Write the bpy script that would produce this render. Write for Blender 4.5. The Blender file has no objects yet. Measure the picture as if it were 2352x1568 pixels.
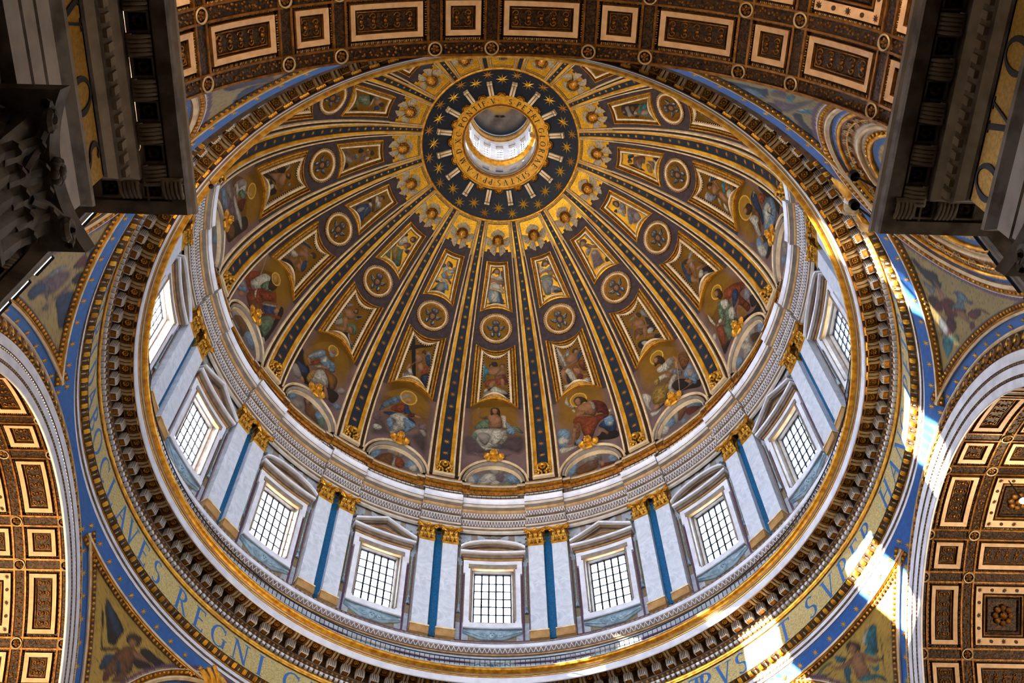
import bpy, math, random
import numpy as np
from mathutils import Matrix, Vector
from math import sin, cos, pi, radians as rad
random.seed(5); rng = np.random.RandomState(5)
S = bpy.context.scene
COL = S.collection
# ------------------------------------------------------------------ camera, world, sun, lights, exposure
cam_d = bpy.data.cameras.new('camera'); cam = bpy.data.objects.new('camera', cam_d); COL.objects.link(cam)
cam_d.sensor_width = 36.0; cam_d.lens = 36.0 * 2547.18 / 2352; cam_d.clip_end = 500
def _camrot(yaw, tilt, roll):
    d = np.array([sin(yaw)*cos(tilt), cos(yaw)*cos(tilt), sin(tilt)])
    u = np.array([-sin(yaw)*sin(tilt), -cos(yaw)*sin(tilt), cos(tilt)])
    r = np.cross(d, u); c, s = cos(roll), sin(roll)
    return c*r + s*u, -s*r + c*u, d
_r, _u, _d = _camrot(0.0510902964, 1.09058321, -0.0213437945)
cam.matrix_world = Matrix([[_r[0], _u[0], -_d[0], -0.8906], [_r[1], _u[1], -_d[1], -30.5145], [_r[2], _u[2], -_d[2], -0.2120], [0, 0, 0, 1]])
S.camera = cam
S.view_settings.view_transform = 'Standard'; S.view_settings.look = 'None'
S.view_settings.exposure = 0.0; S.view_settings.gamma = 1.0; S.view_settings.use_curve_mapping = False
S.cycles.use_denoising = True
S.cycles.max_bounces = 6; S.cycles.diffuse_bounces = 4; S.cycles.glossy_bounces = 3
S.cycles.transparent_max_bounces = 8; S.cycles.caustics_reflective = False; S.cycles.caustics_refractive = False
S.cycles.sample_clamp_indirect = 6.0
W = bpy.data.worlds.new('sky'); S.world = W; W.use_nodes = True
bg = W.node_tree.nodes['Background']; bg.inputs[0].default_value = (0.62, 0.80, 1.0, 1); bg.inputs[1].default_value = 3.0
def light(name, kind, loc, energy, color, target=None, **kw):
    L = bpy.data.lights.new(name, kind); L.energy = energy; L.color = color
    for k, v in kw.items(): setattr(L, k, v)
    o = bpy.data.objects.new(name, L); COL.objects.link(o); o.location = loc
    if target is not None:
        o.rotation_euler = (Vector(target) - Vector(loc)).to_track_quat('-Z', 'Y').to_euler()
    return o
light('sun', 'SUN', (-60, -10, 90), 230.0, (1.0, 0.95, 0.86), (-60+0.926, -10+0.144, 90-0.352), angle=rad(0.6))
light('vault_lamp', 'SPOT', (-30, 2, 22), 42000, (1.0, 0.72, 0.42), (-26, 3, 43), spot_size=rad(75), spot_blend=0.5, shadow_soft_size=2.0)
light('vault_lamp', 'SPOT', (36, 2, 24), 16000, (1.0, 0.80, 0.58), (27, 4, 43), spot_size=rad(75), spot_blend=0.5, shadow_soft_size=2.0)
for _x in (-8.9, 9.8): light('vault_lamp', 'AREA', (_x, -28, 31.9), 800, (1.0, 0.74, 0.50), (_x*0.3, -23.0, 43), shape='DISK', size=1.2)
for _a, _e in ((-168, 1500), (-150, 2200), (-132, 2200), (-112, 1600), (165, 900), (140, 700), (60, 500), (-60, 500), (0, 400)):
    _p = (19.9*sin(rad(_a)), 19.9*cos(rad(_a)), 70.7); light('ledge_floodlight', 'SPOT', _p, _e*0.95, (1.0, 0.76, 0.40), (-_p[0]*0.35, -_p[1]*0.35, 92), spot_size=rad(95), spot_blend=0.7, shadow_soft_size=0.7)
for _a, _e in ((180, 3600), (140, 3000), (-140, 3000)):
    light('gallery_fill', 'SPOT', (18.9*sin(rad(_a)), 18.9*cos(rad(_a)), 51.6), _e, (1.0, 0.84, 0.60), (-17*sin(rad(_a)), -17*cos(rad(_a)), 75), spot_size=rad(70), spot_blend=0.7, shadow_soft_size=0.5)  # unseen fill spots, added to brighten the far entablature and dome foot
for _x, _y, _e in ((-13.5, -15.2, 2600), (15.5, -14.2, 2600), (-13.5, 15.2, 2600), (15.5, 14.2, 2600)):
    light('cornice_lamp', 'SPOT', (_x, _y, 32.5), _e*1.2, (1.0, 0.80, 0.50), (-_x*0.3, -_y*0.3, 88), spot_size=rad(60), spot_blend=0.6, shadow_soft_size=0.6)
WIN_E, SUN_E, LANT_E = 12.0, 65.0, 2.6          # daylight glowing in the panes

# ------------------------------------------------------------------ colours and materials
def lin(h):
    c = np.array([int(h[i:i+2], 16) for i in (0, 2, 4)]) / 255.0
    return np.where(c <= 0.04045, c/12.92, ((c+0.055)/1.055)**2.4)
MATS = {}
def mat(name, col, rough=0.6, metal=0.0, col2=None, scale=1.0, bump=0.0, bscale=8.0, kind='noise', lo=0.4, hi=0.65, attr=None, spec=0.3):
    m = bpy.data.materials.new(name); m.use_nodes = True; nt = m.node_tree; N = nt.nodes; L = nt.links
    b = N['Principled BSDF']; b.inputs['Roughness'].default_value = rough; b.inputs['Metallic'].default_value = metal
    b.inputs['Specular IOR Level'].default_value = spec
    tc = N.new('ShaderNodeTexCoord')
    c1 = tuple(lin(col)) + (1,); b.inputs['Base Color'].default_value = c1
    if attr:
        a = N.new('ShaderNodeAttribute'); a.attribute_name = attr; L.new(a.outputs['Color'], b.inputs['Base Color'])
        mm = N.new('ShaderNodeMath'); mm.operation = 'MULTIPLY'; mm.inputs[1].default_value = 0.6; L.new(a.outputs['Alpha'], mm.inputs[0]); L.new(mm.outputs[0], b.inputs['Metallic'])
    elif col2:
        if kind == 'voronoi':
            t = N.new('ShaderNodeTexVoronoi'); t.inputs['Scale'].default_value = scale; o = t.outputs['Distance']
        elif kind == 'wave':
            t = N.new('ShaderNodeTexNoise'); t.inputs['Scale'].default_value = scale; t.inputs['Detail'].default_value = 8; t.inputs['Distortion'].default_value = 2.5; o = t.outputs['Fac']
        else:
            t = N.new('ShaderNodeTexNoise'); t.inputs['Scale'].default_value = scale; t.inputs['Detail'].default_value = 6; o = t.outputs['Fac']
        L.new(tc.outputs['Object'], t.inputs['Vector'])
        r = N.new('ShaderNodeValToRGB'); r.color_ramp.elements[0].position = lo; r.color_ramp.elements[1].position = hi
        r.color_ramp.elements[0].color = c1; r.color_ramp.elements[1].color = tuple(lin(col2)) + (1,)
        L.new(o, r.inputs[0]); L.new(r.outputs[0], b.inputs['Base Color'])
    if bump:
        t = N.new('ShaderNodeTexNoise'); t.inputs['Scale'].default_value = bscale; t.inputs['Detail'].default_value = 5
        L.new(tc.outputs['Object'], t.inputs['Vector'])
        bp = N.new('ShaderNodeBump'); bp.inputs['Strength'].default_value = bump; bp.inputs['Distance'].default_value = 0.06
        L.new(t.outputs[0], bp.inputs['Height']); L.new(bp.outputs[0], b.inputs['Normal'])
    MATS[name] = m; return m
mat('gold', 'eaac38', 0.36, 0.6, 'b5741e', 3.0, bump=0.25, bscale=6)
mat('gold_dark', '9a6420', 0.42, 0.7, '5e3a14', 5.0, bump=0.4, bscale=9)
mat('gold_strip', 'f0b22e', 0.42, 0.35, 'b87c16', 0.7, lo=0.42, hi=0.6, bump=0.1, bscale=20)
mat('gold_leafed', 'ecb444', 0.34, 0.6, '94641e', 7.0, bump=0.5, bscale=12)
mat('gold_mosaic', 'c79a2a', 0.40, 0.5, '8e661a', 14.0, bump=0.3, bscale=40)
mat('beige_gold', 'd2aa66', 0.5, 0.2, '94702c', 9.0, kind='voronoi', lo=0.15, hi=0.6, bump=0.25, bscale=14)
mat('ring_gold', 'f0b238', 0.5, 0.05, 'd8941e', 3.0, bump=0.1, bscale=20)
mat('cream', 'ecd4ac', 0.55, 0, 'd2b488', 2.0, bump=0.1)
mat('cream_dark', 'a58c6c', 0.6, 0, '8a7256', 3.0, bump=0.15)
mat('brown_mauve', '43373a', 0.7, 0, '332a2a', 3.0, bump=0.1, bscale=12)
mat('brown_dark', '4a2f18', 0.7, 0.1, '2c1a0e', 4.0, bump=0.3)
mat('channel', '563a18', 0.55, 0.3, '382410', 6.0, kind='voronoi', lo=0.15, hi=0.5, bump=0.2)
mat('navy', '202a38', 0.6, 0, '181e28', 6.0, bump=0.15, bscale=25)
mat('navy_ring', '1d2430', 0.6, 0, '141a22', 6.0, bump=0.15, bscale=25)
mat('star_gold', 'd6a436', 0.38, 0.6)
mat('star_dim', 'a8742a', 0.5, 0.5)
mat('blue_mosaic', '2f63ad', 0.55, 0, '234c8a', 8.0, bump=0.15, bscale=30)
mat('blue_strip', '0f5f8c', 0.55, 0, '0b4a70', 8.0, bump=0.15, bscale=30)
mat('marble', 'd6dae2', 0.4, 0, 'b4bac4', 0.8, kind='wave', lo=0.35, hi=0.7)
mat('marble_grey', 'aeb4ba', 0.45, 0, '8c949c', 1.2, kind='wave', lo=0.35, hi=0.7)
mat('stone_white', 'e6e6ec', 0.5, 0, 'd2d2da', 1.5, bump=0.05)
mat('stone_cream', 'cfc6b8', 0.5, 0, 'b8ac9c', 1.5, bump=0.08)
mat('stone_taupe', '8f8376', 0.6, 0, '7a6e62', 2.0, bump=0.1)
mat('stone_brown', '7a6656', 0.6, 0, '62503f', 2.0, bump=0.15)
mat('soffit', '5a4023', 0.6, 0.1, '3c2914', 3.0, bump=0.3)
mat('frieze_dark', '4a5058', 0.5, 0, '3a4048', 3.0)
mat('frieze_gold', 'd2c084', 0.45, 0.15, 'ab9660', 10.0, bump=0.15, bscale=40)
mat('letter_blue', '3566a6', 0.55)
mat('letter_dark', '22180c', 0.6)
mat('ochre', 'b48c58', 0.5, 0.1, '967040', 2.0)
mat('purple', '5a3f55', 0.6, 0, '46304a', 6.0)
mat('olive_mosaic', '8c7f62', 0.5, 0.2, '6b6048', 14.0)
mat('grey_blue', '9db4c0', 0.5, 0, '6f8a99', 2.5, bump=0.2)
mat('garland', '7f827a', 0.6, 0, '5e625c', 4.0, bump=0.4)
mat('iron', '1c1c20', 0.5, 0.6)
mat('lead', '14161c', 0.5, 0.4)
mat('coffer_white', 'd8b48c', 0.6, 0, 'c8a07a', 3.0, bump=0.08)
mat('coffer_brown', '4e3216', 0.5, 0.35, '170d06', 5.0, kind='wave', lo=0.36, hi=0.58, bump=0.8, bscale=7)
mat('coffer_panel', '7a5a2c', 0.5, 0.35, '22140a', 6.0, kind='wave', lo=0.38, hi=0.58, bump=0.8, bscale=8)
mat('coffer_gold', '8a5a22', 0.45, 0.5, '5c3a14', 4.0, bump=0.3)
mat('egg_line', 'b9a078', 0.5, 0.2)
mat('dark_stone', '847a70', 0.7, 0, '5c5248', 1.5, bump=0.25, bscale=3)
mat('dark_stone_light', 'a09280', 0.65, 0, '867866', 1.5, bump=0.15, bscale=3)
mat('fascia_light', 'c8bcae', 0.6, 0, 'b0a496', 1.5)
mat('entab_gold', 'c8952e', 0.4, 0.4, 'a87820', 8.0, bump=0.2, bscale=30)
mat('black', '0c0c0e', 0.5)
mat('pier', '9a8e80', 0.7, 0, '84786c', 0.6)
mat('floor', '8f887e', 0.35, 0, '6e665e', 0.5, kind='wave')
mat('paint', 'ffffff', 0.5, 0.0, attr='Col', bump=0.12, bscale=35, spec=0.35)
mat('skin_gold', 'eeb04a', 0.34, 0.55, 'bc7a22', 5.0)
mat('wing_white', 'b5a488', 0.55, 0, '8e7d62', 6.0, bump=0.2)
mat('red_ball', '8c3a28', 0.5)
def emis(name, col, strength, transp=0.0):
    m = bpy.data.materials.new(name); m.use_nodes = True; nt = m.node_tree; nt.nodes.clear()
    o = nt.nodes.new('ShaderNodeOutputMaterial'); e = nt.nodes.new('ShaderNodeEmission')
    e.inputs[0].default_value = tuple(lin(col)) + (1,); e.inputs[1].default_value = strength
    if transp:
        t = nt.nodes.new('ShaderNodeBsdfTransparent'); t.inputs[0].default_value = (transp, transp, transp, 1)
        a = nt.nodes.new('ShaderNodeAddShader'); nt.links.new(e.outputs[0], a.inputs[0]); nt.links.new(t.outputs[0], a.inputs[1]); nt.links.new(a.outputs[0], o.inputs[0])
    else: nt.links.new(e.outputs[0], o.inputs[0])
    MATS[name] = m
emis('pane', 'cce0ff', WIN_E, 0.9); emis('pane_sunward', 'e4ecff', SUN_E, 0.9); emis('pane_beside', 'd8e6ff', 24.0, 0.9); emis('pane_lantern', 'eef4ff', LANT_E, 0.5); emis('lamp_face', 'fff0d8', 60.0)
def net_mat():
    m = bpy.data.materials.new('net'); m.use_nodes = True; nt = m.node_tree; b = nt.nodes['Principled BSDF']
    b.inputs['Base Color'].default_value = (0.02, 0.035, 0.06, 1); b.inputs['Alpha'].default_value = 0.6; b.inputs['Roughness'].default_value = 0.8
    MATS['net'] = m
net_mat()

# ------------------------------------------------------------------ mesh helpers
class MB:
    def __init__(s): s.v = []; s.f = []; s.m = []; s.n = 0; s.mats = []
    def mi(s, m):
        if m not in s.mats: s.mats.append(m)
        return s.mats.index(m)
    def add(s, V, F, m):
        V = np.asarray(V, float).reshape(-1, 3); s.v.append(V); k = s.mi(m)
        for f in F: s.f.append([i + s.n for i in f])
        s.m += [k] * len(F); s.n += len(V); return s
    def grid(s, P, m, cu=False, cv=False, flip=False):
        P = np.asarray(P, float); a, b = P.shape[:2]; F = []
        for i in range(a if cu else a - 1):
            i2 = (i + 1) % a
            for j in range(b if cv else b - 1):
                j2 = (j + 1) % b
                q = [i*b + j, i2*b + j, i2*b + j2, i*b + j2]; F.append(q[::-1] if flip else q)
        return s.add(P.reshape(-1, 3), F, m)
    def strips(s, rows, ms, cu=False, flip=False):      # rows: list of (n,3) point rows; ms: material between rows
        for r0, r1, m in zip(rows[:-1], rows[1:], ms):
            s.grid(np.stack([r0, r1], 1), m, cu, flip=flip)
        return s
    def hexa(s, p, m):
        return s.add(p, [[0,3,2,1],[4,5,6,7],[0,1,5,4],[1,2,6,5],[2,3,7,6],[3,0,4,7]], m)
    def box(s, f, u0, u1, v0, v1, w0, w1, m):            # f maps (u,v,w) to a point
        return s.hexa([f(u0,v0,w0), f(u1,v0,w0), f(u1,v1,w0), f(u0,v1,w0), f(u0,v0,w1), f(u1,v0,w1), f(u1,v1,w1), f(u0,v1,w1)], m)
    def poly(s, f, pts, w0, w1, m):                      # extruded outline in (u,v)
        n = len(pts); V = [f(u, v, w1) for u, v in pts] + [f(u, v, w0) for u, v in pts]
        F = [list(range(n))] + [[i, i + n, (i + 1) % n + n, (i + 1) % n] for i in range(n)]
        return s.add(V, F, m)
    def blob(s, f, c, r, m, nu=8, nv=5, half=False):     # ellipsoid
        V = []; F = []
        for j in range(nv + 1):
            t = pi * j / nv - pi/2
            for i in range(nu):
                a = 2*pi*i/nu; V.append(f(c[0] + r[0]*cos(t)*cos(a), c[1] + r[1]*cos(t)*sin(a), c[2] + r[2]*sin(t)))
        for j in range(nv):
            for i in range(nu): F.append([j*nu+i, j*nu+(i+1) % nu, (j+1)*nu+(i+1) % nu, (j+1)*nu+i])
        return s.add(V, F, m)
    def tube(s, path, r, m, n=6, closed=False):
        path = np.asarray(path, float); k = len(path); P = np.zeros((k, n, 3)); r = np.broadcast_to(r, (k,))
        up = np.array([0.13, 0.21, 0.97])
        for i in range(k):
            a = path[(i-1) % k] if (closed or i > 0) else path[i]; b = path[(i+1) % k] if (closed or i < k-1) else path[i]
            t = b - a; t /= np.linalg.norm(t) + 1e-12
            e = np.cross(t, up); e /= np.linalg.norm(e) + 1e-12; g = np.cross(e, t)
            for j in range(n): P[i, j] = path[i] + r[i]*(cos(2*pi*j/n)*e + sin(2*pi*j/n)*g)
        return s.grid(P, m, closed, True)
    def mesh(s, name, shift=(0, 0, 0), smooth=False):
        me = bpy.data.meshes.new(name); V = np.concatenate(s.v) - np.asarray(shift)
        me.from_pydata(V.tolist(), [], s.f); me.polygons.foreach_set('material_index', s.m)
        for m in s.mats: me.materials.append(MATS[m])
        if smooth: me.polygons.foreach_set('use_smooth', [True]*len(s.f))
        me.update(); return me
def ident(u, v, w): return (u, v, w)
def frame(o, ex, ey, ez):
    o, ex, ey, ez = [np.asarray(a, float) for a in (o, ex, ey, ez)]
    return lambda u, v, w: o + ex*u + ey*v + ez*w
def tag(o, label=None, cat=None, group=None, kind=None):
    if label: o['label'] = label
    if cat: o['category'] = cat
    if group: o['group'] = group
    if kind: o['kind'] = kind
    return o
def obj(name, me, parent=None, loc=None, rz=None):
    o = bpy.data.objects.new(name, me); COL.objects.link(o)
    if parent: o.parent = parent
    if loc is not None: o.location = loc
    if rz is not None: o.rotation_euler = (0, 0, rz)
    return o
def empty(name, loc=(0, 0, 0), rz=0.0):
    o = obj(name, None, None, loc, rz); o.empty_display_size = 0.2; return o
def rotz(p, az):                                          # az: from +y towards +x
    a = rad(az); return (p[0]*cos(a) + p[1]*sin(a), -p[0]*sin(a) + p[1]*cos(a), p[2])
def root_at(name, anchor, az, label, cat, group=None):    # a thing of bay 0 turned to azimuth az
    return tag(empty(name, rotz(anchor, az), -rad(az)), label, cat, group)
def revolve(mb, prof, ms, az0, az1, n, closed=False, flip=False):
    A = np.radians(np.linspace(az0, az1, n + (0 if closed else 1), endpoint=not closed))
    rows = [np.stack([r*np.sin(A), r*np.cos(A), np.full_like(A, z)], 1) for r, z in prof]
    return mb.strips(rows, ms, closed, flip=flip)
def cyl(az, r, z): a = np.radians(az); return np.stack(np.broadcast_arrays(r*np.sin(a), r*np.cos(a), z), -1)
def cylframe(az, r, z):                                   # u right (towards +az), v up, w inward
    a = rad(az); return frame((r*sin(a), r*cos(a), z), (cos(a), -sin(a), 0), (0, 0, 1), (-sin(a), -cos(a), 0))
def cylmap(r, az0=0.0):                                   # u as arc length on the cylinder, v height z, w inward
    def f(u, v, w):
        a = u/r + rad(az0); return np.array(((r-w)*sin(a), (r-w)*cos(a), v))
    return f
A0, Z0, RM = -4.14, 74.04, 24.92                          # meridian arc of the dome
def D(az, phi, w=0.0):
    a, p = np.radians(az), np.radians(phi); r = A0 + (RM - w)*np.cos(p); z = Z0 + (RM - w)*np.sin(p)
    return np.stack(np.broadcast_arrays(r*np.sin(a), r*np.cos(a), z), -1)
def rD(phi): return A0 + RM*np.cos(np.radians(phi))
def domeframe(az, phi, w=0.0):
    a, p = rad(az), rad(phi)
    return frame(D(az, phi, w), (cos(a), -sin(a), 0), (-sin(p)*sin(a), -sin(p)*cos(a), cos(p)), (-cos(p)*sin(a), -cos(p)*cos(a), -sin(p)))
ORD = ['', 'first', 'second', 'third', 'fourth', 'fifth', 'sixth', 'seventh', 'eighth']
def bay(k):
    if k == 0: return 'lowest dome bay'
    if k == -8: return 'topmost dome bay'
    return '%s bay %s of lowest' % (ORD[abs(k)], 'left' if k < 0 else 'right')
def ribn(k):                                              # rib between bay k and k+1
    n = k + 1 if k >= 0 else -k
    return '%s rib %s of lowest bay' % (ORD[n], 'right' if k >= 0 else 'left')
# ------------------------------------------------------------------ painted mosaics (flat pictures as point colours)
PAL = dict(g='7e5a18', G='e4ac2c', a='765214', s='b07e58', S='805038', w='cfc8b4', b='7f9db4', B='31486a', r='96482a', R='6a2c24', n='6f8468',
           k='2a2424', c='5e5050', C='a89c90', h='4a3322', H='a8a294', y='a8843c', P='7a6468', u='7a5030', t='3f8f9c', T='2c6c84', m='8f8f92', p='544a58', O='b08a3a', L='8a7a60')
PAL = {k: lin(v) for k, v in PAL.items()}
CLOTH = set('wbBrRnyPutTmO')
def vnoise(x, y, s):
    return (np.sin(x*s*1.7 + 1.3*np.sin(y*s*1.1+.5)) + np.sin(y*s*1.9 + 1.1*np.sin(x*s*1.3+2.1)) + np.sin((x+y)*s*.83+.7))/3
def smoothpoly(P, n=4):
    P = np.asarray(P); k = len(P); out = []
    for i in range(k):
        p0, p1, p2, p3 = P[(i-1) % k], P[i], P[(i+1) % k], P[(i+2) % k]
        for t in np.arange(n)/n:
            out.append(.5*((2*p1) + (-p0+p2)*t + (2*p0-5*p1+4*p2-p3)*t*t + (-p0+3*p1-3*p2+p3)*t**3))
    return np.array(out)
def inpoly(X, Y, P):
    r = np.zeros(len(X), bool); n = len(P); j = n - 1
    for i in range(n):
        xi, yi = P[i]; xj, yj = P[j]
        c = (yi > Y) != (yj > Y)
        with np.errstate(divide='ignore', invalid='ignore'): c &= X < (xj-xi)*(Y-yi)/(yj-yi+1e-12) + xi
        r ^= c; j = i
    return r
def segdist(X, Y, A, B):
    d = B - A; L = d@d + 1e-12; t = np.clip(((X-A[0])*d[0] + (Y-A[1])*d[1])/L, 0, 1)
    return np.hypot(X - A[0] - t*d[0], Y - A[1] - t*d[1])
def paint(U, V, base, code, tomet, seed=0, gain=1.0):
    """U,V metres; base (n,3); code: figure string; tomet: maps coded pair to metres."""
    col = base.copy(); nz = vnoise(U+seed, V-seed, 5.0)
    for sh in code:
        c = sh[0]; sm = True; q = np.array(sh[1:], float)/50.0
        if c[0] == '~': c = c[1]; sm = False
        if c == 'O':
            x, y = tomet(q[0], q[1]); d = np.abs(np.hypot(U-x, V-y) - q[2]); i = np.hypot(U-x, V-y) < q[2]
            col[i] = col[i]*0.75 + PAL['G']*0.18; col[d < 0.05] = PAL['O']*1.2; continue
        P = np.array([tomet(q[i], q[i+1]) for i in range(0, len(q)-1, 2)])
        if c == 'L':
            for i in range(len(P)-1): col[segdist(U, V, P[i], P[i+1]) < 0.035] = PAL['L']
            continue
        if sm and len(P) > 2: P = smoothpoly(P)
        lo, hi = P.min(0), P.max(0); idx = np.where((U > lo[0]) & (U < hi[0]) & (V > lo[1]) & (V < hi[1]))[0]
        if not len(idx): continue
        idx = idx[inpoly(U[idx], V[idx], P)]
        if not len(idx): continue
        u, v = U[idx], V[idx]; d = np.full(len(idx), 9.0)
        for i in range(len(P)): d = np.minimum(d, segdist(u, v, P[i], P[(i+1) % len(P)]))
        cx, cy = P.mean(0); ext = hi - lo; sz = max(0.15, min(ext)); e = np.clip(d/(0.28*sz), 0, 1)**0.6
        if c in 'ag':
            al = np.clip(d/(0.3*sz), 0, 1)[:, None]; sh_ = 1 + .12*nz[idx]
            col[idx] = col[idx]*(1-al) + (PAL[c]*sh_[:, None])*al; continue
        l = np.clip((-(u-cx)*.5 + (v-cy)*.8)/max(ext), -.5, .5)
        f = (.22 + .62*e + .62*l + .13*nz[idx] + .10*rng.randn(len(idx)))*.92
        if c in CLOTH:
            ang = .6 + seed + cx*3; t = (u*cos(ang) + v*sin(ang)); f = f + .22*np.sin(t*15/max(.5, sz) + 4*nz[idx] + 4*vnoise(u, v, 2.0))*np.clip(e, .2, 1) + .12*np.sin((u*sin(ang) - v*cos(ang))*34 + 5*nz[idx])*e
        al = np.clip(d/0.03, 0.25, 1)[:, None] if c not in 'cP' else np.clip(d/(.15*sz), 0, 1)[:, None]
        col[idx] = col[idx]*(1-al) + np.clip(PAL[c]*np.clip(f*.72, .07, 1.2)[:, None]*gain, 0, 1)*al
    return col
def paintmesh(name, P, col, shift=(0, 0, 0), m='paint', flip=False, keep=None, gold=0.0):
    a, b = P.shape[:2]; me = bpy.data.meshes.new(name); V = P.reshape(-1, 3) - np.asarray(shift)
    I = np.arange(a*b).reshape(a, b); q = np.stack([I[:-1, :-1], I[1:, :-1], I[1:, 1:], I[:-1, 1:]], -1).reshape(-1, 4)
    if keep is not None: q = q[keep.reshape(-1)[q].any(1)]
    if flip: q = q[:, ::-1]
    me.vertices.add(len(V)); me.vertices.foreach_set('co', V.ravel())
    me.loops.add(q.size); me.loops.foreach_set('vertex_index', q.ravel().astype(np.int32))
    me.polygons.add(len(q)); me.polygons.foreach_set('loop_start', np.arange(0, q.size, 4, dtype=np.int32)); me.polygons.foreach_set('loop_total', np.full(len(q), 4, np.int32))
    at = me.attributes.new('Col', 'FLOAT_COLOR', 'POINT'); at.data.foreach_set('color', np.concatenate([col, np.broadcast_to(np.asarray(gold, float).reshape(-1, 1), (len(col), 1))], 1).astype(np.float32).ravel())
    me.materials.append(MATS[m]); me.update(calc_edges=True); me.validate(); return me
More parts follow.
